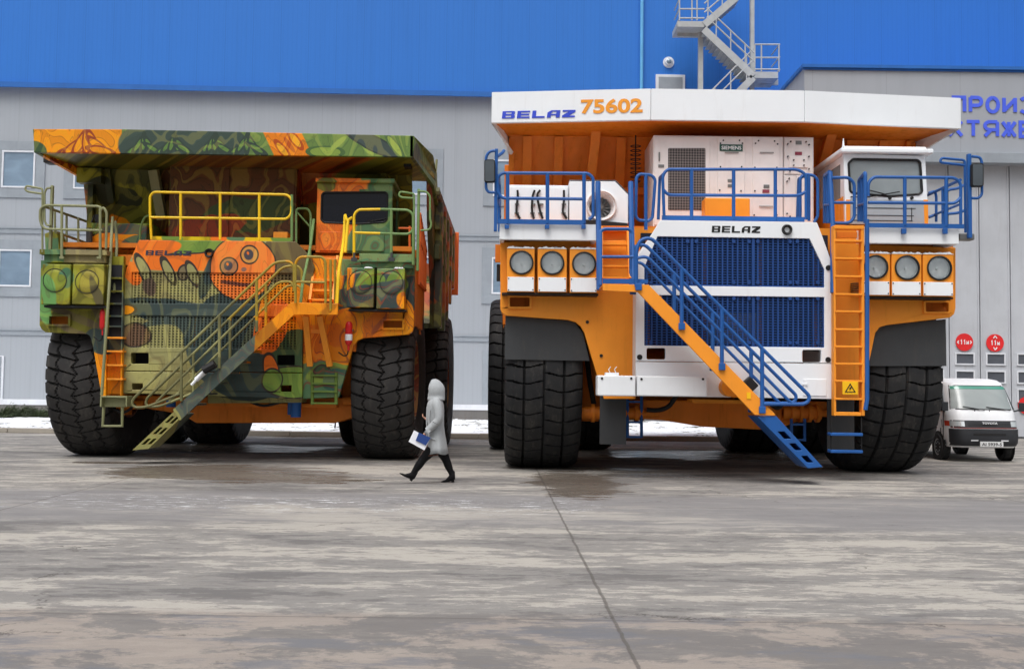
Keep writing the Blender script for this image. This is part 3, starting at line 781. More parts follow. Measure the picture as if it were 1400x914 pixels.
for (px, py, r, txt) in ((1318.6, 467.5, 12, '<11м>'), (1360.5, 468.5, 12, '11м'), (1404, 554, 12, '11м')):
    c = U(px, py, gy - 0.05); R_ = r / FPX * gy
    mb = MB(); mb.cyl((c.x, gy - 0.055, c.z), R_, 0.022, 'y', 40)
    o = mb.build('round_sign', M_red, ws)
    mb = MB(); hw = R_ * (0.9 if '<' in txt else 0.56)
    pt_ = 2 * hw / len(txt); strokes(mb, txt, c.x - hw + pt_ * .08, c.z - R_ * .3, R_ * .6, pt_, pt_ * .84, R_ * .11, gy - .06, .004)
    if '<' not in txt:
        for s_ in (-1, 1):
            for q in (-1, 1): mb.beam((c.x, gy - 0.06, c.z + s_ * R_ * 0.8), (c.x + q * R_ * 0.2, gy - 0.06, c.z + s_ * R_ * 0.52), 0.012, 0.035, (1, 0, 0.3))
    mb.build('marking', M_white, o)
# ------------------------------------------------------------------ junipers and a bare shrub in the snow
M_leaf, nt, b = new_mat('juniper needles')
tc = nt.nodes.new('ShaderNodeTexCoord').outputs['Object']; n = noise(nt, tc, 2.5, 3).outputs[0]
L(nt, mixc(nt, n, lin((38, 52, 34)), lin((88, 102, 66))), b.inputs['Base Color']); b.inputs['Roughness'].default_value = 0.7
M_twig = plain('dark twig', (62, 50, 42), 0.85)
def juniper(px, Y, w_, h_, label):
    c = U(px, 560, Y); base = Vector((c.x, Y, 0.16))
    t = thing('juniper_shrub', label, 'shrub', base, 'low junipers along the building')
    rnd = random.Random(int(px * 7))
    tw = MB(); fo = MB()
    for i in range(46):
        a = rnd.uniform(0, 2 * PI); el = rnd.uniform(0.12, 1.1); ln = rnd.uniform(0.5, 1.0)
        tip = base + Vector((math.cos(a) * w_ * ln * math.cos(el), math.sin(a) * 0.8 * ln * math.cos(el), h_ * math.sin(el) * ln))
        tw.tube([base + Vector((0, 0, -0.05)), base.lerp(tip, 0.6) + Vector((0, 0, 0.04)), tip], 0.015, 4, r2=0.004)
        for k in range(60):
            f = rnd.uniform(0.2, 1.05); p = base.lerp(tip, f) + Vector((rnd.gauss(0, .09), rnd.gauss(0, .09), rnd.gauss(0, .05)))
            d = Vector((rnd.gauss(0, 1) + math.cos(a), rnd.gauss(0, 1) + math.sin(a), rnd.uniform(-0.1, 1.3))).normalized() * rnd.uniform(0.06, 0.15)
            s_ = d.cross(Vector((rnd.random(), rnd.random(), 1))).normalized() * 0.016
            fo.add([p - s_, p + s_, p + d], [(0, 1, 2)])
    tw.build('stem', M_twig, t); fo.build('foliage', M_leaf, t)
juniper(3, 41.8, 0.75, 0.62, 'low green juniper at the left edge of the photo, beside the building')
juniper(28, 42.6, 0.7, 0.55, 'low green juniper in snow, second from the left')
juniper(54, 41.9, 0.75, 0.5, 'low green juniper in snow, third from the left, left of the painted truck tyre')
juniper(80, 42.4, 0.7, 0.55, 'low green juniper partly hidden behind the front left tyre of the painted truck')
def bare(px, Y, label, sc=1.0):
    c = U(px, 580, Y); base = Vector((c.x, Y, 0.15)); rnd = random.Random(int(px))
    t = MB(); setorg(base)
    t.tube([base, base + Vector((0.03, 0, 0.4 * sc))], 0.03, 6, r2=0.02)
    for i in range(16):
        a = rnd.uniform(0, 2 * PI); e = rnd.uniform(0.0, 0.9); p0 = base + Vector((0.03, 0, 0.4 * sc))
        d = Vector((math.cos(a), math.sin(a) * 0.6, e)).normalized(); p1 = p0 + d * 0.5 * sc; p2 = p1 + (d + Vector((rnd.gauss(0, .4), 0, rnd.gauss(0, .3)))).normalized() * 0.5 * sc
        t.tube([p0, p1, p2], 0.013, 4, r2=0.004)
        for k in range(3):
            q = p1.lerp(p2, rnd.random()); t.tube([q, q + Vector((rnd.gauss(0, .2), rnd.gauss(0, .2), rnd.gauss(0.05, .15)))], 0.006, 4, r2=0.003)
    o = t.build('bare_shrub', M_twig); tag(o, label, 'shrub', 'bare shrubs in the snow')
bare(458, 36.5, 'leafless shrub in the snow, seen under the painted dump truck')
free()
# ================================================================== orange and white dump truck
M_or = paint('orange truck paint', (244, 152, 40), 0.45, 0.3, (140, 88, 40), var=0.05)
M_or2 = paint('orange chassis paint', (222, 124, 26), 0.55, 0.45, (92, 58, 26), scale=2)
M_wh = paint('white truck paint', (236, 240, 243), 0.4, 0.16, (168, 160, 150), var=0.02)
M_bl = paint('blue railing paint', (30, 88, 158), 0.42, 0.2, (40, 54, 80))
M_blg = paint('blue grille paint', (26, 68, 132), 0.5, 0.3, (24, 34, 64))
M_dark = paint('dark interior', (20, 26, 44), 0.7, 0.3, (30, 28, 26))
M_blk = paint('black plastic', (24, 24, 25), 0.55, 0.2, (50, 48, 46))
M_flap = paint('rubber flap', (58, 60, 62), 0.6, 0.55, (92, 88, 82), scale=1)
M_tyre = rubber('tyre rubber')
M_steel = paint('bare steel', (128, 128, 126), 0.4, 0.4, (80, 70, 60), metal=0.6)
M_snowcap = plain('fresh snow', (240, 243, 248), 0.8)
M_brown = paint('radiator upright', (150, 92, 62), 0.6, 0.3)
M_grycab = paint('grey cab panel', (160, 168, 174), 0.45, 0.2)
M_orL = paint('orange lettering', (244, 158, 44), 0.5, 0.05)
M_blL = paint('royal blue lettering', (50, 74, 200), 0.5, 0.05)
M_green = paint('dark green plate', (36, 84, 72), 0.5, 0.05)
M_yel = paint('yellow sign', (246, 190, 20), 0.45, 0.1)
M_mesh, nt, b = new_mat('perforated mesh')
tc = nt.nodes.new('ShaderNodeTexCoord').outputs['Object']; ck = nt.nodes.new('ShaderNodeTexChecker'); ck.inputs['Scale'].default_value = 26; L(nt, mapping(nt, tc, rot=(0, math.radians(45), 0)), ck.inputs[0])
ck.inputs[1].default_value = (*lin((112, 104, 102)), 1); ck.inputs[2].default_value = (*lin((44, 40, 40)), 1); L(nt, ck.outputs[0], b.inputs['Base Color']); b.inputs['Roughness'].default_value = 0.6
M_cabglass = glass('cab glass', (138, 146, 148), 0.16)
M_mirror = glass('mirror glass', (70, 78, 84), 0.03)
def lamp_mats():
    m, nt, b = new_mat('lamp reflector'); tc = nt.nodes.new('ShaderNodeTexCoord').outputs['Object']
    n = noise(nt, tc, 6, 3).outputs[0]
    L(nt, mixc(nt, n, lin((222, 228, 230)), lin((246, 248, 248))), b.inputs['Base Color']); b.inputs['Metallic'].default_value = 0.0; b.inputs['Roughness'].default_value = 0.3
    return m
M_refl = lamp_mats()
M_lens = clear_glass('lamp lens', (250, 252, 252), 0.25)
CXR = 4.15
T = thing('mining_dump_truck', 'huge clean orange and white mining dump truck with blue railings, standing on the right', 'dump truck', (CXR, 22.0, 0), 'giant mining dump trucks parked side by side')
def P(mb, name, mat, parent=None, **k): return mb.build(name, mat, parent or T, **k)
# wheels ----------------------------------------------------------
R1, W1 = 2.0, 1.47
ty = tyre_mesh(R1, W1, 1.02, 'lug', 40); ty.materials.append(M_tyre)
rm = rim_mesh(1.0, W1, [M_or2, M_steel])
for x in (0.62, 7.46): put_wheel(T, rm, ty, x, 22.0, R1 - 0.02, random.uniform(0, 6))
for x in (0.16, 1.92, 6.42, 8.16): put_wheel(T, rm, ty, x, 28.4, R1 - 0.02, random.uniform(0, 6))
# fender fronts ---------------------------------------------------
FY = 19.85
ol = [(684,331),(684,422),(686,427),(691,431),(776,437),(787,440),(794,446),(799,455),(826,545),(869,545),(869,328)]
hl = roundrect(697, 406, 724, 419, 1.5)
m = MB(); m.pp([ol, hl], FY, 0.12); P(m, 'fender', M_or, bevel=0.02)
m = MB(); m.pp([roundrect(694, 403, 727, 422, 2), roundrect(697, 406, 724, 419, 1.5)], FY - 0.05, 0.047); P(m, 'lamp_recess_frame', M_or, bevel=0.006)
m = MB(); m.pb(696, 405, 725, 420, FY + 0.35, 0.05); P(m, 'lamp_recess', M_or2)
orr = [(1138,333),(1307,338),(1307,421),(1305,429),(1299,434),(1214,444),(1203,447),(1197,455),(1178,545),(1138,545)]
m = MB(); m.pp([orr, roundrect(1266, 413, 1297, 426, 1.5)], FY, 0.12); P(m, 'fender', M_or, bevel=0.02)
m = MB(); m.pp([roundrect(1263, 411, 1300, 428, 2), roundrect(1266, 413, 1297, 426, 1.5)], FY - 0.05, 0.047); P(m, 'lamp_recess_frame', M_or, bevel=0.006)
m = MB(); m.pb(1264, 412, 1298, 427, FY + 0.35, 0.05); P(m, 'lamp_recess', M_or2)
# fender sides and inner walls (depth of the wheel arches)
for (xa, xb, zt, zb_) in ((684, 690, 335, 425), (1299, 1306, 340, 425)):
    X0, X1, Z0, Z1 = RB(xa, zt, xb, zb_, FY); m = MB(); m.box(X0 + 0.01, X1, FY + 0.12, 22.2, Z0 + 0.1, Z1); P(m, 'fender_side', M_or, bevel=0.01)
for xa in (800, 1186):
    a = U(xa, 450, FY); m = MB(); zt = U(xa, 330, FY).z; m.yz([(FY + .12, a.z), (23.5, a.z + .5), (23.5, zt), (FY + .12, zt)], a.x, a.x + 0.08); P(m, 'inner_wall', M_or2)
# bolts on fender
m = MB()
for q in ((803, 440), (822, 486), (1168, 491), (1155, 484), (1171, 465)): c = U(*q, FY); m.cyl((c.x, FY - 0.02, c.z), 0.032, 0.02, 'y', 10)
P(m, 'plug', M_blk)
# mud flaps
m = MB(); m.pp([[(691, 431), (691, 491), (805, 493), (800, 458), (787, 441)]], FY + 0.06 - 0.13, 0.03)
m = MB(); m.pp([[(691, 432), (690, 491), (806, 493), (797, 455), (786, 441), (776, 438)]], FY + 0.125, 0.03); P(m, 'mud_flap', M_flap)
m = MB(); m.pp([[(1293, 436), (1294, 500), (1186, 500), (1197, 455), (1203, 447), (1214, 444)]], FY + 0.125, 0.03); P(m, 'mud_flap', M_flap)
m = MB(); m.pb(820, 540, 856, 607, FY + 0.3, 0.03); P(m, 'mud_flap', M_flap)
m = MB(); m.pb(1131, 543, 1168, 618, FY + 0.3, 0.03); P(m, 'mud_flap', M_flap)
# hood --------------------------------------------------------------
HY = 19.3
houter = [(903,301),(1117,304),(1124,322),(1138,361),(1139,545),(869,541),(869,375),(871,352)]
gu = [(899,323),(1107,326),(1127,368),(1127,393),(881,390),(881,365)]
gl = [(881,403),(1127,406),(1127,475),(881,472)]
ho = [roundrect(884, 475.5, 910, 491, 2.5), roundrect(1097, 478, 1123, 495, 2.5)]
zseam = 494
m = MB(); m.pp([houter[:4] + [(1139,496),(869,493.2)] + houter[6:], gu, gl] + ho, HY, 0.10)
hood = P(m, 'hood', M_wh, bevel=0.012)
m = MB(); m.pp([[(869,494.2),(1139,497),(1139,545),(869,541)]], HY - 0.02, 0.12); P(m, 'bumper', M_wh, bevel=0.015)
hx0, hx1, hz0, hz1 = RB(869, 352, 1139, 543, HY); ht0 = U(905, 301, HY); ht1 = U(1116, 303, HY)
m = MB(); zt = ht0.z - 0.01
m.prism([[(hx0 + .01, HY + .1, hz0), (hx0 + .01, HY + .1, hz1), (ht0.x, HY + .1, zt), (ht0.x + .08, HY + .1, zt - 0.06), (hx0 + .08, HY + .1, hz1), (hx0 + .08, HY + .1, hz0)]], (0, 1.6, 0))
m.prism([[(hx1 - .01, HY + .1, hz0), (hx1 - .01, HY + .1, hz1), (ht1.x, HY + .1, zt), (ht1.x - .08, HY + .1, zt - 0.06), (hx1 - .08, HY + .1, hz1), (hx1 - .08, HY + .1, hz0)]], (0, 1.6, 0))
P(m, 'hood_side', M_wh)
m = MB(); m.box(ht0.x, ht1.x, HY + 0.1, HY + 1.7, zt - 0.08, zt); P(m, 'hood_top', M_wh)
m = MB(); m.pb(876, 320, 1132, 478, HY + 0.55, 0.1); P(m, 'radiator_core', M_dark)
m = MB()
for x in (886, 963, 1040, 1115): m.pb(x - 3, 326, x + 3, 474, HY + 0.36, 0.12)
P(m, 'radiator_upright', M_brown)
m = MB(); m.pb(968, 428, 1034, 470, HY + 0.3, 0.05); P(m, 'oil_cooler', M_steel)
for nm, poly in (('upper', gu), ('lower', gl)):
    m = MB(); grid_bars(m, poly, HY + 0.03, 0.035, 6.9, 3.6, 1.9, 1.35)
    for x in (946, 1030): m.pb(x - 1.8, poly[0][1] + 4, x + 1.8, (390 if nm == 'upper' else 472), HY + 0.02, 0.045)
    k = len(poly)
    for i in range(k):
        a, b_ = poly[i], poly[(i + 1) % k]; A, B_ = U(*a, HY + 0.05), U(*b_, HY + 0.05); m.beam(A, B_, 0.03, 0.06, (0, 1, 0))
    for x in (890, 940, 952, 1003, 1024, 1036, 1080, 1090, 1118):
        for y in ((330, 386) if nm == 'upper' else (408, 468)):
            c = U(x, y, HY + 0.02); m.cyl((c.x, HY + 0.005, c.z), 0.035, 0.03, 'y', 8)
    P(m, 'grille', M_blg)
m = MB(); blockword(m, 973, 309, 1039, 318, HY - 0.006, 0.008); P(m, 'maker_lettering', M_blk)
c = U(1076, 314, HY); m = MB(); m.ring(c, [(0.001, 0.0), (0.045, 0.01), (0.06, -0.05), (0.085, -0.06), (0.095, -0.01), (0.1, 0.0)], 'y', 20); P(m, 'horn', M_blk)
m = MB()
for q in ((874.5, 488), (1132, 491.5), (1132.5, 366)): c = U(*q, HY); m.cyl((c.x, HY - 0.015, c.z), 0.05, 0.015, 'y', 12)
P(m, 'tow_plug', M_blk)
m = MB(); m.pb(1098, 518, 1130, 541, HY - 0.035, 0.014); hd = P(m, 'service_door', M_wh, bevel=0.006)
m = MB(); m.pb(1096, 524, 1104, 526, HY - 0.06, 0.024); m.pb(1099, 519, 1101, 531, HY - 0.05, 0.014); m.build('latch', M_wh, hd)
for a in ((817, 513, 869, 541), (871, 514, 967, 541.5)):
    m = MB(); m.pb(*a, HY - 0.45, 0.43); o = P(m, 'battery_box', M_wh, bevel=0.02)
    m = MB()
    for q in ((a[0] + 6, a[1] + 4), (a[2] - 6, a[1] + 4)): c = U(*q, HY - .45); m.cyl((c.x, HY - 0.463, c.z), 0.022, 0.012, 'y', 10)
    m.build('fastener', M_blk, o)
m = MB(); m.pb(828, 509, 846, 513, HY - 0.3, 0.2)
for x in (834, 842): m.pt([(x, 509, HY - 0.2), (x - 2, 505, HY - 0.2), (x + 1, 501, HY - 0.2)], 0.008)
P(m, 'box_hinge', M_wh)
# snow left on ledges
def snowcap(x0, x1, y, Y, d, par, h=0.06):
    X0 = U(x0, y, Y).x; X1 = U(x1, y, Y).x; z = U((x0 + x1) / 2, y, Y).z; mb = MB(); n = 14; rnd = random.Random(int(x0))
    ys = [Y, Y + d * 0.33, Y + d * 0.66, Y + d]
    hs_ = [[(0 if (j in (0, 3) or i in (0, n)) else h * rnd.uniform(0.5, 1.0)) + (h * rnd.uniform(0.1, 0.75) if j == 0 and 0 < i < n else 0) for i in range(n + 1)] for j in range(4)]
    vs = [(X0 + (X1 - X0) * i / n, ys[j] - 0.008, z + 0.004 + hs_[j][i]) for j in range(4) for i in range(n + 1)]
    vs += [(X0 + (X1 - X0) * i / n, Y - 0.01, z - 0.0) for i in range(n + 1)]
    fs = [(j*(n+1)+i, j*(n+1)+i+1, (j+1)*(n+1)+i+1, (j+1)*(n+1)+i) for j in range(3) for i in range(n)]
    fs += [(4*(n+1)+i, 4*(n+1)+i+1, i+1, i) for i in range(n)]
    mb.add(vs, fs); return mb.build('snow_cap', M_snowcap, par, smooth=True)
# headlamp boxes ------------------------------------------------------
def headlamp(x0, y0, x1, y1, cx, cy, r, split, Y=19.45):
    m = MB(); m.pp([[(x0, y0), (x1, y0), (x1, y1), (x0, y1)], [(cx + r * math.cos(2*PI*k/28), cy + r * math.sin(2*PI*k/28)) for k in range(28)]], Y, 0.38)
    o = P(m, 'headlamp', M_or, bevel=0.012)
    c = U(cx, cy, Y); R_ = r / FPX * Y
    m = MB(); m.ring(c, [(R_ * 1.04, -0.012), (R_ * 1.04, -0.03), (R_ * 0.93, -0.035), (R_ * 0.9, 0.0)], 'y', 32); m.build('bezel', M_blk, o, smooth=True)
    m = MB(); m.ring(c, [(R_ * 0.98, 0.0), (R_ * 0.9, 0.05), (R_ * 0.84, 0.055), (R_ * 0.82, 0.04), (R_ * 0.66, 0.075), (R_ * 0.4, 0.115), (R_ * 0.14, 0.13), (0.001, 0.135)][::-1], 'y', 32)
    m.cyl(c + Vector((0, 0.04, 0)), 0.022, 0.09, 'y', 10)
    m.build('reflector', M_refl, o, smooth=True)
    m = MB(); m.ring(c, [(R_ * 0.96, -0.005), (R_ * 0.6, -0.025), (0.001, -0.035)][::-1], 'y', 28); m.build('lens', M_lens, o, smooth=True)
    m = MB(); m.pb(x0 + 1.0, split, x1 - 1.0, y1 - 1, Y - 0.025, 0.022); pl = m.build('cover_plate', M_wh, o, bevel=0.006)
    m = MB()
    for a, b_ in ((x0 + 2.4, split + 2), (x1 - 2.4, split + 2), (x0 + 2.4, y1 - 3), (x1 - 2.4, y1 - 3)): q = U(a, b_, Y - 0.03); m.cyl((q.x, Y - 0.033, q.z), 0.012, 0.01, 'y', 8)
    m.build('screw', M_blk, pl)
    snowcap(x0, x1, y0 + 0.6, Y, 0.36, o)
headlamp(693, 339, 731, 399, 713, 359, 16, 378.5); headlamp(735, 339.5, 775, 399.5, 755, 359.5, 16, 379); headlamp(779, 340, 817, 400, 798.5, 360.5, 16, 379.5)
headlamp(1180, 346, 1217, 404, 1197.5, 365, 16, 384.5); headlamp(1219, 346.5, 1260, 404.5, 1240, 366, 16.5, 385); headlamp(1262, 347, 1304, 405, 1284, 366.5, 16.5, 385.5)
m = MB(); m.pb(686, 400.5, 818, 403, 19.5, 0.35); m.pb(1181, 405.5, 1303, 408, 19.5, 0.35); P(m, 'lamp_shelf', M_blk)
# decks ---------------------------------------------------------------
def deck(x0, y0, x1, y1, Y, d, mat):
    X0, X1, Z0, Z1 = RB(x0, y0, x1, y1, Y); m = MB(); m.box(X0, X1, Y, Y + 0.1, Z0, Z1); m.box(X0 + .01, X1 - .01, Y + 0.1, Y + d, Z1 - 0.1, Z1 - 0.005); m.box(X0, X0 + 0.08, Y + 0.1, Y + d, Z0, Z1 - .11); m.box(X1 - .08, X1, Y + 0.1, Y + d, Z0, Z1 - .11)
    return P(m, 'deck', mat, bevel=0.01)
deck(683, 306, 816, 328, 19.35, 3.0, M_wh); deck(1186, 308, 1311, 333, 19.35, 3.0, M_wh)
m = MB(); m.pp([[(821, 312), (902, 311), (872, 345), (868, 362), (868, 329), (821, 329)]], 20.0, 0.1); m.pp([[(1118, 312), (1182, 312), (1182, 333), (1139, 333), (1139, 362), (1132, 340)]], 20.0, 0.1); P(m, 'cross_panel', M_or)
for xa, xb in ((686, 868), (1140, 1303)):
    m = MB(); m.pb(xa, 327, xb, 345, FY + 0.5, 0.1); P(m, 'deck_support', M_or2)
X0 = U(683, 312, 19.6).x; X1 = U(1311, 312, 19.6).x; zd = U(1000, 309, 20.1).z
m = MB(); m.box(X0 + 0.1, X1 - 0.1, 20.12, 24.0, zd - 0.12, zd - 0.02); P(m, 'walkway', M_or2)
# underside: cross member, cylinders, hoses ----------------------------
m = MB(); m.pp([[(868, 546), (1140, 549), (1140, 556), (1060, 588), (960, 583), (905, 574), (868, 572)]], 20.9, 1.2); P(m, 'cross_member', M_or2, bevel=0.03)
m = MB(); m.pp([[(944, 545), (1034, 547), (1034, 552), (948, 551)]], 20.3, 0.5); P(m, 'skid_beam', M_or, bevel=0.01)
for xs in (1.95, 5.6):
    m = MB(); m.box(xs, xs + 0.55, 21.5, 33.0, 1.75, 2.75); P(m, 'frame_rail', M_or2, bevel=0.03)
m = MB(); m.cyl((1.6, 28.4, 1.98), 0.95, 4.9, 'x', 32); P(m, 'axle_housing', M_or2, smooth=True)
m = MB(); m.cyl((1.0, 22.0, 1.98), 0.42, 6.0, 'x', 24); P(m, 'axle_beam', M_or2, smooth=True)
for xc in (808, 1172):
    a = U(xc, 565, 21.0); m = MB(); m.cyl((a.x, 21.6, 0.95), 0.2, 3.0, 'z', 20); m.cyl((a.x, 21.6, 1.15), 0.27, 1.0, 'z', 20, r2=0.27); m.cyl((a.x, 21.6, 1.5), 0.33, 0.12, 'z', 20); P(m, 'suspension_strut', M_or2, smooth=True)
for xa, xb in ((790, 880), (1070, 1122)):
    a = U(xa, 564, 20.8); b_ = U(xb, 564, 20.8); m = MB(); m.cyl((a.x, 20.8, a.z), 0.13, b_.x - a.x, 'x', 18)
    for k in range(4): m.cyl((a.x + (b_.x - a.x) * (0.2 + k * 0.22), 20.8, a.z), 0.18, 0.07, 'x', 16)
    m.cyl((a.x, 20.8, a.z), 0.07, b_.x - a.x + 0.3, 'x', 14); P(m, 'steering_cylinder', M_or2, smooth=True)
m = MB(); m.pt([(884, 560, 20.5), (900, 561, 20.45), (915, 556, 20.4), (925, 540, 20.4)], 0.045, 0.3, 8); m.pt([(1050, 548, 20.4), (1064, 560, 20.4), (1074, 545, 20.4)], 0.05, 0.3, 8); m.pt([(800, 470, 21), (806, 520, 20.9), (812, 552, 20.9)], 0.05, 0.2); P(m, 'hydraulic_hose', M_blk, smooth=True)
def steps(x0, x1, ys, ybot, Y, mat, r=0.03):
    m = MB()
    for x in (x0, x1): m.pt([(x, ys[0] - 8, Y), (x, ybot, Y)], r)
    for y in ys: m.pb(x0, y - 1.3, x1, y + 1.3, Y - 0.06, 0.12)
    return P(m, 'access_step', mat)
steps(858, 877, (549, 577, 597), 598, 20.7, M_bl); steps(1082, 1100, (580, 601), 603, 20.6, M_bl)
m = MB(); m.pb(1066, 585, 1071, 618, 21.3, .08); P(m, 'drain_pipe', M_flap)
# tow drum and lamp behind the stair
c = U(995, 529, HY - 0.02); m = MB(); m.cyl((c.x, HY - 0.3, c.z), 0.17, 0.28, 'y', 20); c2 = U(1006, 534, HY); m.box(c2.x - .1, c2.x + .2, HY - .26, HY - .03, c2.z - .12, c2.z + .1); P(m, 'winch', M_or, bevel=0.01)
m = MB(); a = U(1020, 518, HY - .2); b_ = U(1032, 531, HY - .2); m.beam(a, b_, 0.16, 0.16); P(m, 'spot_lamp', M_blk, bevel=0.02)
# front stair --------------------------------------------------------------
SN, SF = 18.25, 19.05
for Y in (SN, SF - 0.05):
    m = MB(); m.pp([[(872, 399), (824, 397), (824, 388), (887, 389), (1060, 566), (1060, 568), (1032, 567)]], Y, 0.05)
    P(m, 'stair_stringer', M_or, bevel=0.008)
m = MB()
for k in range(11):
    t = (k + 0.6) / 11; x = 889 + (1047 - 889) * t; y = 397 + (562 - 397) * t; a = U(x, y, SN); m.box(a.x - .09, a.x + .09, SN + .055, SF - .055, a.z - .02, a.z + .02)
P(m, 'stair_tread', M_or2)
X0, X1, Z0, Z1 = RB(824, 388, 880, 391, SN); m = MB(); m.box(X0, X1, SN + .052, SF + .2, Z0, Z1 - .01); P(m, 'stair_platform', M_or2)
m = MB(); m.pb(824, 381, 880, 387.6, SN + .0, 0.02); m.pb(876, 382, 886, 387, SN - 0.01, 0.012); P(m, 'toe_board', M_bl)
m = MB()
sl = lambda t: (1035 + t * (1105 - 1035), 569 + t * (640 - 569)); sr = lambda t: (1061 + t * (1125 - 1061), 568 + t * (638 - 568))
outer = [sl(0), sr(0), sr(1), sl(1)]
holes = []
for t0, t1 in ((.30, .44), (.53, .66), (.77, .90)):
    f = lambda t, u: (sl(t)[0] * (1 - u) + sr(t)[0] * u, sl(t)[1] * (1 - u) + sr(t)[1] * u)
    holes.append([f(t0, .3), f(t0, .68), f(t1, .68), f(t1, .3)])
Aq = [U(*q, SN + 0.02) for q in outer]
m = MB(); m.pp([outer] + holes, SN + 0.02, 0.75); P(m, 'folding_stair', M_bl, bevel=0.01)
for Y, dx, nm in ((SN - 0.02, 0, 'n'), (SF + 0.02, 0, 'f')):
    k = FPX / Y; 
    def V_(x, y): p = U(x, y, SN - 0.02); return Vector((p.x, Y, p.z))
    m = MB()
    m.tube([V_(870, 392), V_(870, 341), V_(876, 327), V_(890, 325), V_(1107, 541), V_(1105, 549), V_(1098, 552), V_(1044, 552)], 0.032, 8, 0.12)
    m.tube([V_(870, 353), V_(884, 350), V_(1082, 551)], 0.028, 8, 0.1)
    for x, yt, yb in ((932, 367, 446), (987, 422, 502), (1042, 477, 560)): m.tube([V_(x, yt), V_(x, yb)], 0.036, 8)
    P(m, 'stair_handrail', M_bl, smooth=True)
    m = MB()
    for x, yb in ((932, 446), (987, 501), (1042, 560), (873, 392)): p = V_(x, yb); m.box(p.x - .055, p.x + .055, Y - 0.035, Y + 0.02, p.z - .06, p.z + .06)
    P(m, 'rail_bracket', M_bl, bevel=0.01)
m = MB(); m.pb(1021, 536, 1026.5, 545, SN - 0.012, 0.01); P(m, 'stair_placard', M_yel)
# upper ladder (left of hood) -------------------------------------------------
def V2(x, y, Y): return U(x, y, Y)
m = MB()
for x, dx in ((822, 0), (858, 3)):
    m.beam(V2(x, 313, 19.9), V2(x + dx, 383, 19.05), 0.05, 0.14, (0, 1, 0))
o = P(m, 'ladder', M_or)
for y in (315, 334, 352, 364, 380):
    t = (y - 313) / 70; Y = 19.9 - 0.85 * t; m = MB(); X0, X1, Z0, Z1 = RB(824, y - 1.2, 859, y + 1.2, Y); m.box(X0, X1, Y - .05, Y + .14, Z0, Z1); m.build('rung', M_or, o, bevel=0.004)
m = MB(); m.pb(822, 312, 860, 400, 20.25, 0.03); P(m, 'backing_plate', M_or2)
for x0, x1 in ((817.5, 819), (862.5, 864)):
    m = MB(); m.tube([U(x0, 249, 19.6), U(x0, 262, 19.55), U(x1, 345, 19.15), U(x1, 396, 19.0)], 0.05, 8); P(m, 'grab_rail', M_bl, smooth=True)
m = MB(); m.pt([(821, 390, 18.6), (821, 316, 18.9), (826, 313, 18.9), (860, 313, 18.9), (865, 318, 18.9), (866, 396, 18.6)], 0.032, 0.08); m.pt([(821, 351, 18.75), (866, 351, 18.75)], 0.028); P(m, 'grab_rail', M_bl, smooth=True)
# deck railings -----------------------------------------------------------------
def railing(pts_list, posts, mat=None, r=0.03, Y=19.3, fillet=0.14, name='railing', feet=True, parent=None):
    mat = mat or M_bl; m = MB()
    for pl in pts_list: m.tube([U(p[0], p[1], p[2] if len(p) > 2 else Y) for p in pl], r, 8, fillet)
    for x, yt, yb in posts: m.tube([U(x, yt, Y), U(x, yb, Y)], r * 1.15, 8)
    o = P(m, name, mat, parent, smooth=True)
    return o
def toe(x0, y0, x1, y1, Y, mat=None, feet=(), fb=6):
    m = MB(); m.pb(x0, y0, x1, y1, Y, 0.02)
    o = P(m, 'toe_board', mat or M_bl)
    if feet:
        m = MB()
        for x in feet: m.pb(x - 3, y1 + 0.5, x + 3, y1 + fb, Y - 0.035, 0.07)
        m.build('rail_foot', mat or M_bl, o, bevel=0.008)
    return o
railing([[(684, 268), (680, 262), (680, 243), (686, 236.5), (804, 237), (811, 243), (811, 296), (805, 300)], [(680, 262), (686, 271), (799, 272)]], [(694, 237, 306), (748.5, 237, 306), (798.5, 237, 306)])
toe(682, 300, 800, 306.5, 19.28, feet=(693, 748, 798))
a = U(680, 240, 19.3); b_ = U(680, 300, 19.3)
def side_rail(x, yt, ym, Y0, Y1, mat=None, post_y=(20.2, 21.2), zb=None):
    a = U(x, yt, Y0); mm = U(x, ym, Y0); z0 = zb if zb else zd
    m = MB(); m.tube([a, a + Vector((0, Y1 - Y0, 0))], 0.03, 8); m.tube([mm, mm + Vector((0, Y1 - Y0, 0))], 0.026, 8)
    for y in post_y: m.tube([(a.x, y, a.z), (a.x, y, z0)], 0.03, 8)
    P(m, 'railing', mat or M_bl, smooth=True)
side_rail(682, 240, 271, 19.4, 21.6); side_rail(1313, 246, 279, 19.4, 21.6)
# mirror carriers
def mirror(px, y0, y1, w_, loop, glassbox, Y, mat, gmat=None):
    m = MB(); m.pb(px - w_ / 2, y0, px + w_ / 2, y1, Y, 0.09); o = P(m, 'mirror_post', mat, bevel=0.01)
    m = MB(); m.tube([U(x, y, Y - .02) for x, y in loop], 0.026, 8, 0.12); m.build('mirror_loop', mat, o, smooth=True)
    if glassbox:
        m = MB(); m.pp([roundrect(*glassbox, 3)], Y - 0.1, 0.09); mo = P(m, 'mirror', M_blk, bevel=0.02)
        m = MB(); g_ = glassbox; m.pp([roundrect(g_[0] + 1.3, g_[1] + 1.3, g_[2] - 1.3, g_[3] - 1.3, 2.2)], Y - 0.115, 0.013); m.build('mirror_glass', M_mirror, mo)
mirror(678, 203, 316, 4.5, [(677, 206), (669, 207), (664.5, 214), (664.5, 258), (668, 263), (677, 263)], (662, 218, 677, 249), 19.3, M_bl)
mirror(1326.5, 210, 325, 5, [(1329, 214), (1340, 215), (1342.5, 222), (1342.5, 266), (1338, 271), (1329, 271)], (1329, 223, 1345, 255), 19.3, M_bl)
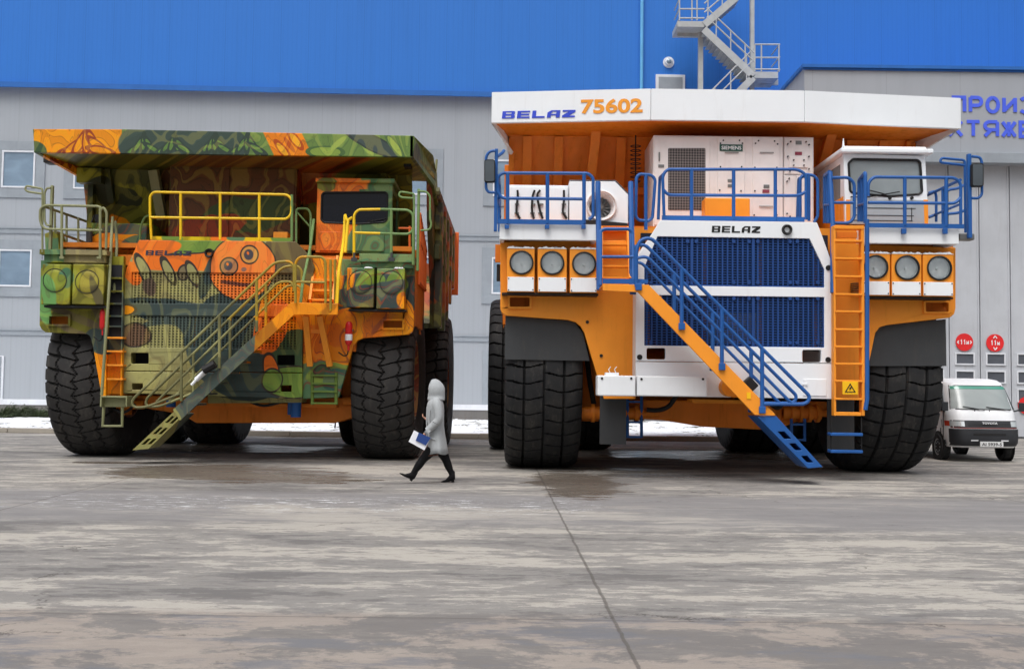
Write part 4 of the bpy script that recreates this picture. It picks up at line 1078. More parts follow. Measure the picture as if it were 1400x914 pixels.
m = MB(); m.tube([U(678, 215, 19.35), U(687, 209, 19.6), U(689, 206, 19.7)], 0.03, 6); P(m, 'mirror_arm', M_bl)
# walkway loop between ladders and hood
m = MB(); m.tube([U(*q, 19.6) for q in ((870, 243), (874, 238), (890, 239), (896, 245), (892, 298), (887, 302), (873, 301), (869, 296))], 0.03, 8, 0.1, closed=True); m.tube([U(883, 239, 19.6), U(883, 314, 19.6)], 0.034, 8); P(m, 'guard_loop', M_bl, smooth=True)
railing([[(908, 298), (906, 240), (912, 231.5), (1090, 231.5), (1102, 238), (1102, 300)], [(906, 258), (913, 266.5), (1092, 267.5), (1102, 262)]], [(945.5, 231, 300), (1003, 231, 300), (1060, 232, 301)], Y=19.9)
toe(905, 295.5, 1100, 302, 19.88)
m = MB(); m.tube([U(907, 238, 19.9), U(902, 243, 20.6), U(900, 300, 20.6)], 0.03, 8, 0.08); m.tube([U(1102, 240, 19.9), U(1092, 244, 20.8), U(1090, 300, 20.8)], 0.03, 8, 0.08); P(m, 'railing', M_bl, smooth=True)
m = MB(); m.tube([U(*q, 20.1) for q in ((1094, 300), (1094, 243), (1100, 238), (1113, 240), (1118, 246), (1118, 296), (1113, 304))], 0.03, 8, 0.1); m.tube([U(1106, 240, 20.1), U(1106, 302, 20.1)], 0.03, 8); P(m, 'guard_loop', M_bl, smooth=True)
# right deck gates and railing
m = MB()
for i, (x, Y) in enumerate(((1127.5, 20.6), (1130.5, 20.2), (1133, 19.8))): m.tube([U(x, 240 - i, Y), U(x, 305, Y)], 0.035, 8)
m.tube([U(1127.5, 240, 20.6), U(1134, 235, 19.5)], 0.035, 8); m.tube([U(1128, 280, 20.6), U(1135, 279, 19.5)], 0.03, 8)
m.tube([U(1135, 235, 19.5), U(1138.5, 306, 19.3), U(1138.5, 400, 19.1)], 0.045, 8)
P(m, 'gate_rail', M_bl, smooth=True)
m = MB(); m.tube([U(*q, 19.4) for q in ((1138, 243), (1160, 242.5), (1168, 250), (1168, 298), (1161, 305), (1139, 305))], 0.03, 8, 0.14); m.tube([U(1139, 277, 19.4), U(1168, 277, 19.4)], 0.028, 8); P(m, 'gate', M_bl, smooth=True)
m = MB(); m.tube([U(*q) for q in ((1174.5, 303, 20.0), (1174.5, 246, 20.0), (1183, 236, 19.3), (1183, 305, 19.3))], 0.035, 8, 0.06); m.tube([U(1174.5, 280, 20.0), U(1183, 278, 19.3)], 0.03, 8); m.tube([U(1178.5, 241, 19.7), U(1178.5, 303, 19.7)], 0.03, 8); P(m, 'gate', M_bl, smooth=True)
m = MB(); m.tube([U(*q, 19.05) for q in ((1185.5, 300), (1185.5, 545), (1183, 560))], 0.04, 8); P(m, 'grab_rail', M_bl, smooth=True)
railing([[(1187, 268), (1187, 250), (1194, 242), (1305, 243), (1313.5, 250), (1313.5, 306)], [(1187, 277), (1306, 278), (1313.5, 270)]], [(1237, 242, 308), (1293.5, 243, 309)])
toe(1187, 305.5, 1318, 311.5, 19.28, feet=(1236.5, 1293), fb=8)
m = MB(); m.tube([U(*q, 20.6) for q in ((1270, 264), (1278, 261), (1280, 268), (1280, 303))], 0.028, 8, 0.06); m.tube([U(*q, 20.4) for q in ((1289, 303), (1289, 268), (1296, 259), (1309, 258), (1322, 251))], 0.028, 8, 0.1); m.tube([U(*q, 20.4) for q in ((1289, 293), (1311, 291), (1322, 286))], 0.028, 8, 0.1); m.tube([U(1270, 297, 20.6), U(1280, 293, 20.6)], 0.028, 8); P(m, 'railing', M_bl, smooth=True)
m = MB(); m.tube([U(*q, 19.6) for q in ((1320, 318), (1319, 219), (1287, 216), (1285, 222), (1319, 226))], 0.025, 8, 0.05); P(m, 'mirror_arm', M_bl, smooth=True)
m = MB(); a = U(1312, 324, 19.4); m.box(a.x, a.x + .28, 19.4, 19.6, a.z - 0.05, a.z + 0.07); P(m, 'mirror_bracket', M_steel, bevel=0.02)
# right ladder -----------------------------------------------------------------
LY = 19.05
m = MB(); m.pb(1140, 308, 1143, 568, LY, 0.16); m.pb(1178, 308, 1182, 568, LY, 0.16); m.pb(1140, 308.1, 1182, 313, LY - .01, 0.17); m.pb(1143, 563, 1178, 568, LY, 0.16); o = P(m, 'ladder', M_or, bevel=0.008)
for y in (329, 353, 377.5, 402, 425.5, 450, 473.5, 497, 520.5, 545):
    m = MB(); m.pb(1142, y - 1.3, 1179, y + 1.3, LY - .02, 0.2); m.build('rung', M_or, o, bevel=0.005)
m = MB(); m.pb(1144, 317, 1172, 325, LY + .3, 0.05); P(m, 'backing_plate', M_or2)
m = MB(); m.pb(1140, 333, 1180, 545, FY - 0.16, 0.1); P(m, 'ladder_backing', M_or)
m = MB()
for x in (1136.5, 1178): m.pb(x - .6, 568, x + .6, 619, LY + .05, 0.03)
lo = P(m, 'lower_ladder', M_blk)
for y in (593.5, 617):
    m = MB(); m.pb(1136, y - 2, 1180, y + 2, LY - .02, 0.22); m.build('rung', M_bl, lo, bevel=0.01)
m = MB(); m.pb(1152, 521, 1173, 539, LY - 0.05, 0.025); wsn = P(m, 'warning_sign', M_yel, bevel=0.004)
m = MB(); ta = [U(*q, LY - .056) for q in ((1162.5, 523.5), (1170, 536), (1155, 536))]; ti = [U(*q, LY - .056) for q in ((1162.5, 526), (1168, 535), (1157, 535))]
m.prism([ta, ti], (0, .005, 0)); m.pp([[(1161.5, 534), (1165, 529), (1163.5, 529), (1164.5, 527.5), (1160.5, 531), (1162, 531)]], LY - .056, .005); m.build('warning_symbol', M_blk, wsn)
m = MB()
for k in range(7): q = U(1170, 388 + k * 2.6, FY - 0.2); m.ring((q.x, FY - .2, q.z), [(0.09, -0.012), (0.1, 0), (0.09, 0.012), (0.08, 0), (0.09, -0.012)], 'z', 14)
m.tube([U(1167, 347, FY - .1), U(1168, 385, FY - .1)], 0.015, 6); P(m, 'coiled_hose', M_blk, smooth=True)
# cab ------------------------------------------------------------------------------
CY = 20.5
fr = [U(*q, CY) for q in ((1153, 210), (1265, 213), (1270, 306), (1156, 306))]
wsn_ = [(1166, 217.5), (1254, 219), (1258, 222), (1260.5, 262), (1257, 265.5), (1216, 268.5), (1166, 264), (1162, 261), (1160, 223)]
m = MB(); m.prism([[(v.x, CY, v.z) for v in fr], [tuple(U(*q, CY)) for q in wsn_]], (0, 0.09, 0)); P(m, 'cab_front', M_wh, bevel=0.01)
m = MB(); m.pp([wsn_], CY + 0.03, 0.02); P(m, 'windshield', M_cabglass)
m = MB(); m.tube([U(*q, CY + 0.0) for q in wsn_], 0.025, 6, 0.03, closed=True); P(m, 'windshield_seal', M_blk, smooth=True)
m = MB(); m.pb(1157, 273, 1162.5, 306, CY - .012, 0.01); m.pb(1263, 273, 1269, 306, CY - .012, 0.01); P(m, 'cab_corner', M_or)
m = MB(); m.pp([[(1163, 272.5), (1262.5, 273.5), (1264, 306), (1163, 306)]], CY - .015, 0.013); P(m, 'cab_lower_panel', M_grycab)
m = MB()
for y in (284, 294, 301): m.pb(1166, y, 1252 - (y - 284) * .25, y + 0.9, CY - .022, 0.006)
m.pb(1246, 284, 1247, 302, CY - .022, 0.006); P(m, 'panel_groove', M_blk)
m = MB(); m.pb(1163, 268.3, 1190, 269.5, CY - .03, 0.02); m.beam(U(1190, 269, CY - .03), U(1230, 262, CY - .03), 0.02, 0.02); m.beam(U(1212, 266, CY - .05), U(1180, 258, CY - .03), 0.02, 0.02)
for x in (1216, 1246): c = U(x, 271, CY); m.cyl((c.x, CY - .05, c.z), 0.03, 0.05, 'y', 8)
P(m, 'wiper', M_blk)
X0, X1 = fr[0].x, fr[1].x; Z0, Z1 = fr[3].z, fr[0].z; dp = 1.05; inn = 0.12
sl_ = [(X0, CY + .09, Z0), (X0 - 0.02, CY + .09, Z1), (X0 - 0.02, CY + dp, Z1 - .03), (X0, CY + dp, Z0)]
zs = U(1150, 272, CY + .4).z
m = MB(); m.box(X0 + 0.03, X0 + .09, CY + .09, CY + 1.9, Z0, zs); m.box(X1 - .09, X1, CY + .09, CY + 1.9, Z0, zs); m.box(X0 + .09, X1 - .09, CY + 1.8, CY + 1.9, Z0, Z1); P(m, 'cab_side', M_or, bevel=0.01)
m = MB()
for xx in (X0 + .03, X1 - .09):
    m.box(xx, xx + .06, CY + .09, CY + 0.3, zs + .001, Z1); m.box(xx, xx + .06, CY + 1.3, CY + 1.9, zs + .001, Z1); m.box(xx, xx + .06, CY + .3, CY + 1.3, Z1 - .14, Z1)
P(m, 'cab_pillar', M_wh, bevel=0.01)
m = MB()
for xx in (X0 + .04, X1 - .08): m.box(xx, xx + .03, CY + .3, CY + 1.3, zs, Z1 - .14)
P(m, 'side_window', M_cabglass)
m = MB(); ra = U(1150, 205, CY); m.xy([(X0 - .08, CY - .12), (X1 + .12, CY - .12), (X1 + .1, CY + 2.0), (X0 - .08, CY + 2.0)], Z1 + .002, Z1 + .09)
m.xy([(X0 - .0, CY - .02), (X1 + .02, CY - .02), (X1 + .0, CY + 1.9), (X0, CY + 1.9)], Z1 + .09, Z1 + .15); P(m, 'cab_roof', M_wh, bevel=0.02)
m = MB(); a = U(1153, 204, CY + .1); m.cyl((a.x, CY + .1, Z1 + .1), 0.03, 0.22, 'z', 8, r2=0.01); P(m, 'antenna', M_wh)
m = MB(); m.box(X0 + .6, X0 + 1.1, CY + 0.9, CY + 1.5, Z0 + .3, Z1 - .35); P(m, 'driver_seat', M_blk, bevel=0.05)
# electrical cabinet ------------------------------------------------------------------
EY = 21.3
def panelbox(x0, y0, x1, y1, Y, d, mat, name='cabinet', bev=0.012): m = MB(); m.pb(x0, y0, x1, y1, Y, d); return P(m, name, mat, bevel=bev)
M_cabnt = paint('cabinet white', (232, 226, 224), 0.45, 0.14, (150, 120, 110))
cb_ = panelbox(893, 186, 1070.5, 312, EY, 1.4, M_cabnt); cb2 = panelbox(1071.5, 187.5, 1112.5, 312, EY + .02, 1.4, M_cabnt)
for a in ((981, 188, 1018, 310), (1029, 188, 1065, 310)):
    m = MB(); m.pb(*a, EY - 0.025, 0.023); m.build('cabinet_door', M_cabnt, cb_, bevel=0.006)
m = MB(); m.pb(895, 187.5, 970, 308, EY - 0.025, 0.023); m.build('cabinet_door', M_cabnt, cb_, bevel=0.006)
for a in ((1073, 190, 1111, 238), (1073, 240, 1087, 310), (1089, 240, 1111, 310), (1079, 214, 1104, 229)):
    m = MB(); off = 0.05 if a[1] == 214 else 0.025; m.pb(*a, EY + .02 - off, 0.022); m.build('cabinet_door', M_cabnt, cb2, bevel=0.006)
m = MB(); m.pp([roundrect(913.5, 202.5, 964.5, 287, 1.5)], EY - 0.035, 0.009); m.build('vent_mesh', M_mesh, cb_)
m = MB()
for q in ((989, 192), (1011, 192), (985, 196), (1015, 196), (985, 228), (1014, 228), (984, 260), (1013, 261), (1037, 192.5), (1059, 193), (1033, 196), (1063, 197), (1032, 229), (1062, 229), (1032, 261), (1062, 261), (1031, 294), (1062, 294)):
    c = U(*q, EY - .03); m.cyl((c.x, EY - .04, c.z), 0.016, 0.015, 'y', 8)
m.build('bolt', M_blk, cb_)
m = MB()
for q in ((1081, 193.5), (1102, 194), (1077, 197), (1106, 198), (1085, 219), (1099, 219), (1085, 226), (1099, 226), (1079, 244), (1076, 248), (1076, 292), (1080, 296), (1101, 295), (1106, 231), (1080, 234), (1077, 214), (1106, 214)):
    c = U(*q, EY - .03); m.cyl((c.x, EY - .05, c.z), 0.016, 0.03, 'y', 8)
m.build('bolt', M_blk, cb2)
m = MB()
for a in ((991, 208, 1010, 209), (1039, 208, 1058, 209), (1038, 281.5, 1057, 282.5)): m.pb(*a, EY - .05, 0.012)
m.build('handle', M_steel, cb_)
m = MB(); m.pb(984, 197.5, 1015.5, 206.5, EY - .04, 0.012); sp_ = m.build('name_plate', M_green, cb_)
m = MB(); text_mb(m, 'SIEMENS', 986.5, 199.5, 1013.5, 204.5, EY - .046, 0.005, 0.015); m.build('plate_lettering', M_wh, sp_)
M_maroon = paint('maroon label', (140, 60, 78), 0.6, 0.1)
m = MB(); m.pb(1087, 207.5, 1096.5, 212, EY - .015, 0.008); m.pb(1042.5, 259, 1052, 263.5, EY - .035, 0.008); P(m, 'warning_label', M_maroon)
m = MB(); m.pb(1088, 192.5, 1096, 197.5, EY - .015, 0.008); m.pb(1044, 252.5, 1052, 257, EY - .035, 0.008); m.pb(995, 245, 1002, 249, EY - .035, 0.008); m.pb(995, 252, 1002, 256, EY - .035, 0.008); m.pb(900, 225, 908, 229, EY - .035, 0.008); m.pb(900.5, 208, 902.5, 220, EY - .05, 0.02); P(m, 'placard', M_steel)
m = MB(); m.pb(964, 270.5, 1025.5, 297, 20.75, 0.4); P(m, 'battery_case', M_or, bevel=0.02)
# retarder box and blower on the left deck -----------------------------------------------
BY = 20.75
rb_ = panelbox(692.5, 253, 777, 307, BY, 1.1, M_wh, 'resistor_box'); m = MB(); m.pb(695, 256, 775.5, 305, BY - .02, 0.018); m.build('box_cover', M_wh, rb_, bevel=0.005)
m = MB()
for pts in ([(707.5, 260), (708, 268), (706, 285), (706, 291), (711, 299)], [(731, 260), (728, 268), (727, 285), (728, 293), (730, 299)], [(738.5, 260), (734.5, 265), (735, 273), (738, 287), (742, 299)], [(771, 260), (771, 275), (769, 290), (775, 299)]):
    m.tube([U(x, y, BY - .06) for x, y in pts], 0.022, 8, 0.06)
m.build('cable', M_blk, rb_, smooth=True)
m = MB()
for x, y in ((707, 279), (706.5, 291), (729, 279), (728, 291), (740, 279), (739, 291), (771, 279), (770.5, 291)): m.pb(x - 3, y - 1, x + 3, y + 1, BY - .07, 0.05)
m.build('cable_clamp', M_steel, rb_)
m = MB(); bo = [(778.5, 247.5), (841, 248), (858.5, 266), (858.5, 305), (778.5, 305)]
cx, cy, r = 822, 281.5, 17.5
m.pp([bo, [(cx + r * math.cos(2*PI*k/32), cy + r * math.sin(2*PI*k/32)) for k in range(32)]], BY - .15, 0.03)
m.pp([bo], BY + .5, 0.6)
A = [U(*q, BY) for q in bo]
for i in range(len(A)):
    p, q = A[i], A[(i + 1) % len(A)]; m.add([(p.x, BY - .12, p.z), (q.x, BY - .12, q.z), (q.x, BY + .5, q.z), (p.x, BY + .5, p.z)], [(0, 1, 2, 3)])
bw = P(m, 'blower_housing', M_wh)
c = U(cx, cy, BY - .15); R_ = 21 / FPX * BY
m = MB(); m.ring(c, [(R_ * 1.02, 0.0), (R_ * 1.0, -0.05), (R_ * .95, -0.06), (R_ * .72, 0.12), (R_ * .68, 0.3)], 'y', 36); m.build('inlet_cone', M_cabnt, bw, smooth=True)
m = MB(); m.cyl(c + Vector((0, .3, 0)), R_ * .7, .02, 'y', 30); m.cyl(c + Vector((0, .1, 0)), 0.05, .2, 'y', 12)
for k in range(14): a = 2 * PI * k / 14; m.beam(c + Vector((math.cos(a) * .05, .27, math.sin(a) * .05)), c + Vector((math.cos(a) * R_ * .66, .24, math.sin(a) * R_ * .66)), 0.03, 0.015, (0, 1, 0))
m.build('fan', M_steel, bw)
m = MB(); m.pp([[(800, 300), (858, 305), (858, 311), (798, 311)]], BY - .25, .1); P(m, 'duct_base', M_blk)
# dump body -------------------------------------------------------------------------------
YB = 20.9
xl, xr = U(672, 150, 21.3).x, U(1312.5, 150, 21.35).x; xa, xb = U(890, 145, YB).x, U(1100, 145, YB).x
zt_, zb_ = U(995, 122.5, YB).z, U(995, 165, YB).z
plan = [(xl, 21.3), (xa, YB), (xb, YB), (xr, 21.3), (xr, 21.42), (xb, YB + .1), (xa, YB + .1), (xl, 21.42)]
def fascia(p, q, ya):
    m = MB(); (x0, y0), (x1, y1) = p, q; n = Vector((-(y1 - y0), x1 - x0, 0)).normalized() * .1
    m.prism([[(x0, y0, zb_), (x1, y1, zb_), (x1, y1, zt_), (x0, y0, zt_)]], n)
    return P(m, 'canopy_fascia', M_wh, bevel=0.012)
fascia((xl, 21.3), (xa - .004, YB), 0); fascia((xa + .004, YB), (xb - .004, YB), 0); fascia((xb + .004, YB), (xr, 21.3), 0)
YW = 22.6; bxl, bxr = CXR - 4.27, CXR + 4.5
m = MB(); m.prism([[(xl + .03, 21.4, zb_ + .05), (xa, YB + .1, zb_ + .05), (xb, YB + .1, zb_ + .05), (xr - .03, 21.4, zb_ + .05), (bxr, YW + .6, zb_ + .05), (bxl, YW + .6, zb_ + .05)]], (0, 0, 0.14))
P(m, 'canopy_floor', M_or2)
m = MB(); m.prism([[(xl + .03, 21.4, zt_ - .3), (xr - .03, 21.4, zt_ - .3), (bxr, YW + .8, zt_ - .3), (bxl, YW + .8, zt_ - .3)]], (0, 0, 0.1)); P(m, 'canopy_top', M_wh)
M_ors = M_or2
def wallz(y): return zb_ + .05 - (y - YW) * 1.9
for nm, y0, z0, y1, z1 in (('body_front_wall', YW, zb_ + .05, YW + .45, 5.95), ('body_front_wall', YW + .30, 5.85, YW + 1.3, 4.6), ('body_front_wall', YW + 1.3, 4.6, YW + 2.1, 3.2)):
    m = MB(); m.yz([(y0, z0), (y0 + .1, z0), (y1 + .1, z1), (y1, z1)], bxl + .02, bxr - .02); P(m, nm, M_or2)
m = MB(); m.box(bxl, bxr, YW + .25, YW + .5, 5.82, 5.98); P(m, 'body_beam', M_or2, bevel=0.02)
for px0, px1 in ((715, 727), (758, 770), (843, 856), (1158, 1170), (1203, 1214), (1240, 1246)):
    a, b_ = U(px0, 210, YW - .1), U(px1, 210, YW - .1); m = MB(); m.yz([(YW - .12, zb_ + .02), (YW + .1, zb_ + .02), (YW + .5, 5.95), (YW + .28, 5.95)], a.x, b_.x); P(m, 'body_rib', M_or2, bevel=0.01)
for (x0, y0), (x1, y1), w_ in (((815, 178), (808, 240), .2), ((1137, 180), (1120, 240), .2)):
    a = U(x0, y0, YW - .35); b_ = U(x1, y1, YW - .0); m = MB(); m.beam(a, b_, .2, .24, (0, 1, 0)); P(m, 'body_brace', M_or2, bevel=0.01)
side = [(YW, zb_), (YW + .4, 5.9), (YW + 1.4, 4.4), (YW + 2.2, 3.1), (29.5, 3.0), (34.0, 4.2), (34.0, 6.2), (YW + .8, zt_ - .2)]
for x0, x1 in ((bxl, bxl + .12), (bxr - .12, bxr)):
    m = MB(); m.yz(side, x0, x1); P(m, 'body_side', M_or2)
m = MB(); m.yz([(YW + 2.2, 3.1), (29.5, 3.0), (34.0, 4.2), (34.0, 4.32), (29.5, 3.12), (YW + 2.2, 3.22)], bxl + .12, bxr - .12); P(m, 'body_floor', M_or2)
for i in range(6):
    y = 25.4 + i * 1.45; zt2 = 7.2 - (y - 23) * .09
    for s_, x0 in ((-1, bxl - .16), (1, bxr)):
        m = MB(); m.box(x0 + (.05 if s_ < 0 else 0), x0 + .16, y, y + .3, max(3.1, 3.0 + (y - 29.5) * .27), zt2); P(m, 'body_rib', M_or2, bevel=0.02)
# slanted cheeks under the canopy ends
for s_, (xo, xi) in ((-1, (xl, bxl)), (1, (xr, bxr))):
    m = MB(); m.add([(xo, 21.42, zb_ + .0), (xo, 21.42, zt_), (xi, YW + .9, zt_ - .1), (xi, YW + .2, zb_ - .35), (xi + s_ * -.05, YW, zb_ - .3)], [(0, 1, 2, 3, 4)]); m.add([(xo - s_ * .05, 21.42, zb_ + .0), (xo - s_ * .05, 21.42, zt_), (xi - s_ * .05, YW + .9, zt_ - .1), (xi - s_ * .05, YW + .2, zb_ - .35), (xi - s_ * .1, YW, zb_ - .3)], [(4, 3, 2, 1, 0)]); P(m, 'canopy_cheek', M_wh)
def on_fascia(fn, x0, y0, x1, y1):
    "place flat lettering on the left, slightly swept fascia"
    m = MB(); fn(m); ang = (YB - 21.3) / (xa - xl)
    m.v = [(vx, vy + (21.3 + (vx - xl) * ang) - 21.0 , vz) for vx, vy, vz in m.v]
    return m
fz = lambda m: blockword(m, 686, 148, 786, 158, 21.0 - 0.012, 0.008)
m = on_fascia(fz, 0, 0, 0, 0)
m.v = [(x, y, z + (x - 0) * 0.0) for x, y, z in m.v]; P(m, 'maker_lettering', M_blL)
m = on_fascia(lambda mm: text_mb(mm, '75602', 794.5, 135, 878, 155, 21.0 - 0.012, 0.008, 0.03), 0, 0, 0, 0); P(m, 'model_number', M_orL)
# clearance lights etc. on the left fender
m = MB(); m.pb(677, 334, 684, 358, FY + .3, .1); P(m, 'side_marker', M_or2)
m = MB(); m.pb(679, 361, 684, 384, FY + .35, .1); P(m, 'side_grille', M_blk, bevel=0.01)
# wiring / springs seen above the left deck
m = MB()
for k in range(9): q = U(869, 200 + k * 6, 22.0); m.ring((q.x, 22.0, q.z), [(0.1, -.01), (.12, 0), (.1, .01), (.08, 0), (.1, -.01)], 'z', 12)
m.tube([U(869, 185, 22), U(869, 260, 22)], 0.015, 6); P(m, 'coiled_hose', M_blk, smooth=True)
free()
# ================================================================== painted dump truck
CXL = -5.92
setorg((CXL, 23.9, 0)); OL = (CXL, 23.9, 0)
K_kh = (162, 158, 104); K_kh2 = (122, 118, 70); K_or = (252, 152, 24); K_co = (250, 128, 52); K_gr = (116, 148, 62); K_gr2 = (62, 90, 56); K_ol = (150, 146, 42); K_ol2 = (112, 110, 34)
K_sl = (56, 72, 70); K_sl2 = (76, 90, 84); K_te = (92, 132, 92); K_te2 = (58, 100, 84); K_ye = (226, 196, 38); K_br = (112, 96, 60); K_dk = (40, 44, 40); K_pu = (128, 70, 60)
K_line = (58, 48, 40)
T2 = thing('mining_dump_truck', 'left dump truck, painted all over with a green, orange and khaki mural, yellow centre railing', 'dump truck', OL, 'giant mining dump trucks parked side by side')
def PA(mb, name, mat, parent=None, **k): return mb.build(name, mat, parent or T2, **k)
HY2 = 21.9; FY2 = 22.0
MH = mural('hood mural', K_kh, [
  ('e', 345, 470, 92, 78, -8, K_sl), ('e', 250, 428, 95, 17, -7, K_sl), ('e', 245, 445, 62, 20, 12, K_sl2), ('e', 212, 466, 40, 22, 15, K_kh), ('e', 185, 458, 22, 16, 0, (120, 92, 70), K_line),
  ('b', 238, 346, 56, 24, 0, K_co), ('e', 182, 374, 11, 18, 30, K_co), ('e', 262, 336, 52, 11, 3, K_gr, K_line), ('e', 224, 338, 24, 9, 8, K_co),
  ('e', 196, 368, 7, 22, 25, K_kh, K_line), ('e', 231, 370, 6.5, 20, 28, K_kh, K_line), ('e', 252, 372, 8, 10, 0, (130, 116, 84), K_line), ('e', 264, 374, 6.5, 18, 28, K_kh, K_line), ('e', 205, 392, 9, 12, 10, (98, 80, 64)),
  ('e', 284, 380, 9, 30, -15, K_sl), ('e', 404, 352, 46, 44, 0, K_br), ('e', 332, 366, 45, 44, 0, (252, 136, 66), K_line),
  ('e', 313, 364, 12, 12, 0, (186, 128, 84), K_line, 'sharp'), ('e', 312, 363, 6, 6.5, 0, (74, 70, 78), None, 'sharp'), ('e', 311, 361, 1.6, 2.2, 20, K_co, None, 'sharp'),
  ('e', 341, 348, 12, 12.5, 0, (224, 160, 84), K_line, 'sharp'), ('e', 340, 348, 6.5, 7.5, 0, (74, 70, 78), None, 'sharp'), ('e', 339, 346, 1.6, 2.4, 20, K_co, None, 'sharp'),
  ('e', 333, 369, 4, 3, 0, (150, 110, 92)), ('e', 327, 386, 25, 5, -6, (116, 62, 48)), ('e', 330, 382, 25, 4.5, -6, K_co),
  ('e', 398, 430, 44, 46, 0, K_or), ('e', 408, 492, 40, 42, 0, K_gr2), ('e', 372, 446, 22, 40, -20, K_co), ('e', 400, 522, 40, 22, 0, K_gr, K_line), ('e', 370, 505, 10, 22, 10, K_co, K_line), ('e', 372, 520, 14, 15, 0, K_gr, K_line), ('e', 172, 424, 14, 7, 0, K_or, K_line)],
  HY2, OL, wav=(0.9, 9, (60, 52, 40), 0.32), nz=0.05, second=(150, 142, 92))
MLF = mural('left fender mural', K_ol, [('b', 72, 350, 16, 30, 0, K_te), ('b', 118, 350, 34, 14, 0, (158, 146, 106)), ('e', 74, 385, 24, 28, 0, (146, 152, 52)), ('e', 82, 382, 11, 15, 10, (78, 124, 88)), ('e', 74, 388, 9, 12, 0, (132, 146, 52)), ('e', 120, 388, 18, 20, 0, (168, 156, 64)), ('e', 110, 436, 70, 5, -22, (110, 96, 66)), ('e', 90, 448, 60, 4, -20, (120, 104, 74)), ('e', 126, 410, 6, 34, 22, (100, 92, 58)), ('e', 60, 410, 10, 34, 10, (116, 170, 96)), ('b', 148, 504, 30, 50, 0, K_or), ('e', 136, 466, 22, 16, -25, K_sl), ('e', 160, 440, 12, 40, 0, K_sl2)],
  FY2, OL, wav=(1.5, 7, (84, 74, 50), 0.45), nz=0.08)
MRF = mural('right fender mural', K_or, [('b', 525, 360, 60, 16, 0, K_te), ('b', 520, 400, 52, 24, 0, K_sl), ('e', 491, 388, 20, 18, 0, K_gr), ('e', 534, 388, 22, 18, 0, K_gr), ('e', 493, 384, 11, 8, 10, (134, 158, 54)), ('e', 537, 382, 11, 8, -10, (134, 158, 54)), ('e', 505, 400, 40, 12, 15, K_sl2), ('e', 492, 417, 15, 12, 0, (112, 106, 62)), ('e', 548, 420, 22, 12, -40, K_or), ('e', 470, 408, 30, 14, 20, K_sl), ('e', 440, 540, 70, 46, 0, K_te), ('e', 455, 512, 36, 16, 0, K_gr), ('e', 440, 508, 12, 8, 0, K_gr2, K_line), ('e', 462, 520, 20, 16, 0, K_te2)],
  FY2, OL, wav=(1.3, 9, (132, 66, 48), 0.75), nz=0.12, second=(238, 128, 44))
LG = (104, 140, 70); DG = (62, 80, 72)
leafs = [('e', 250, 198, 90, 40, 0, DG)]
for cx, n_, sp_ in ((196, 5, 40), (238, 6, 36), (294, 7, 40), (338, 5, 36)):
    for k in range(n_):
        an = -60 + 120 * k / (n_ - 1); leafs.append(('e', cx + math.sin(math.radians(an)) * 15, 211 - math.cos(math.radians(an)) * 15, 3.6, 14, an, LG, (54, 70, 60)))
fl = [('e', 118 + math.sin(math.radians(an)) * 20, 209 - math.cos(math.radians(an)) * 16, 5.5, 19, an, (252, 158, 30), (170, 74, 40)) for an in (-78, -52, -26, 0, 26, 52, 78)]
MCF = mural('canopy mural', (112, 140, 70), [('b', 480, 200, 128, 40, 0, (112, 142, 72)), ('b', 106, 196, 61, 40, 0, (252, 156, 26))] + fl + [('e', 40, 216, 26, 22, 40, K_gr2)] + leafs + [
  ('b', 394, 198, 24, 44, 26, (250, 142, 34)), ('e', 386, 204, 5, 15, 40, (252, 176, 50), (196, 84, 30)), ('e', 404, 192, 5, 15, 40, (252, 176, 50), (196, 84, 30)), ('e', 396, 198, 3, 13, 35, (206, 92, 34)),
  ('e', 445, 208, 24, 8, 0, (142, 168, 74), (80, 112, 60)), ('e', 462, 196, 14, 4, 40, (150, 176, 84)), ('e', 500, 200, 16, 5, -50, (150, 176, 84)), ('e', 512, 197, 42, 10, -24, (66, 80, 78), (50, 60, 58)), ('e', 540, 200, 5, 22, 35, (156, 178, 84), (90, 120, 70)), ('e', 585, 225, 24, 34, 0, (72, 82, 64))],
  21.9, OL, wav=(1.6, 11, (48, 66, 48), 0.45), nz=0.03, second=(94, 126, 64))
MBD = mural('body mural', K_ol, [('e', 160, 262, 46, 14, -8, (52, 58, 30)), ('e', 190, 300, 22, 26, 0, K_ol2), ('e', 180, 302, 20, 9, -30, K_or), ('b', 315, 278, 92, 60, 0, (112, 72, 40)), ('e', 330, 295, 60, 26, 8, (74, 96, 50)), ('e', 290, 310, 40, 14, 8, (180, 84, 48)), ('e', 270, 320, 40, 20, 0, (160, 70, 40)), ('e', 440, 240, 40, 40, 0, (168, 74, 34)), ('e', 520, 240, 60, 22, 0, K_ol2)],
  23.5, OL, wav=(1.3, 9, (44, 48, 24), 0.6), nz=0.25, second=(84, 86, 30))
MCB = mural('cab mural', K_te, [('b', 448, 300, 44, 70, 0, K_co), ('b', 445, 330, 30, 30, 0, K_co), ('b', 478, 252, 26, 6, 0, K_co), ('e', 510, 335, 36, 34, 0, K_te), ('e', 446, 252, 14, 10, 0, K_ol2)], 22.4, OL, wav=(1.6, 8, (110, 60, 44), 0.55), nz=0.08, second=(72, 122, 76))
MIN = mural('deck box mural', K_gr, [('e', 160, 338, 54, 20, 0, K_or, K_line), ('e', 175, 315, 40, 7, 0, K_sl2), ('e', 190, 330, 26, 8, 10, K_te2)], 23.0, OL, wav=(1.4, 8, (150, 70, 30), 0.5), nz=0.1)
MSD = mural('body side mural', (168, 88, 54), [('e', 600, 250, 40, 60, 0, (78, 84, 72)), ('e', 610, 380, 22, 30, 0, (62, 66, 60))], 25.0, OL, wav=(0.8, 8, (70, 60, 50), 0.6), nz=0.3, slant=0.5, second=(92, 96, 60))
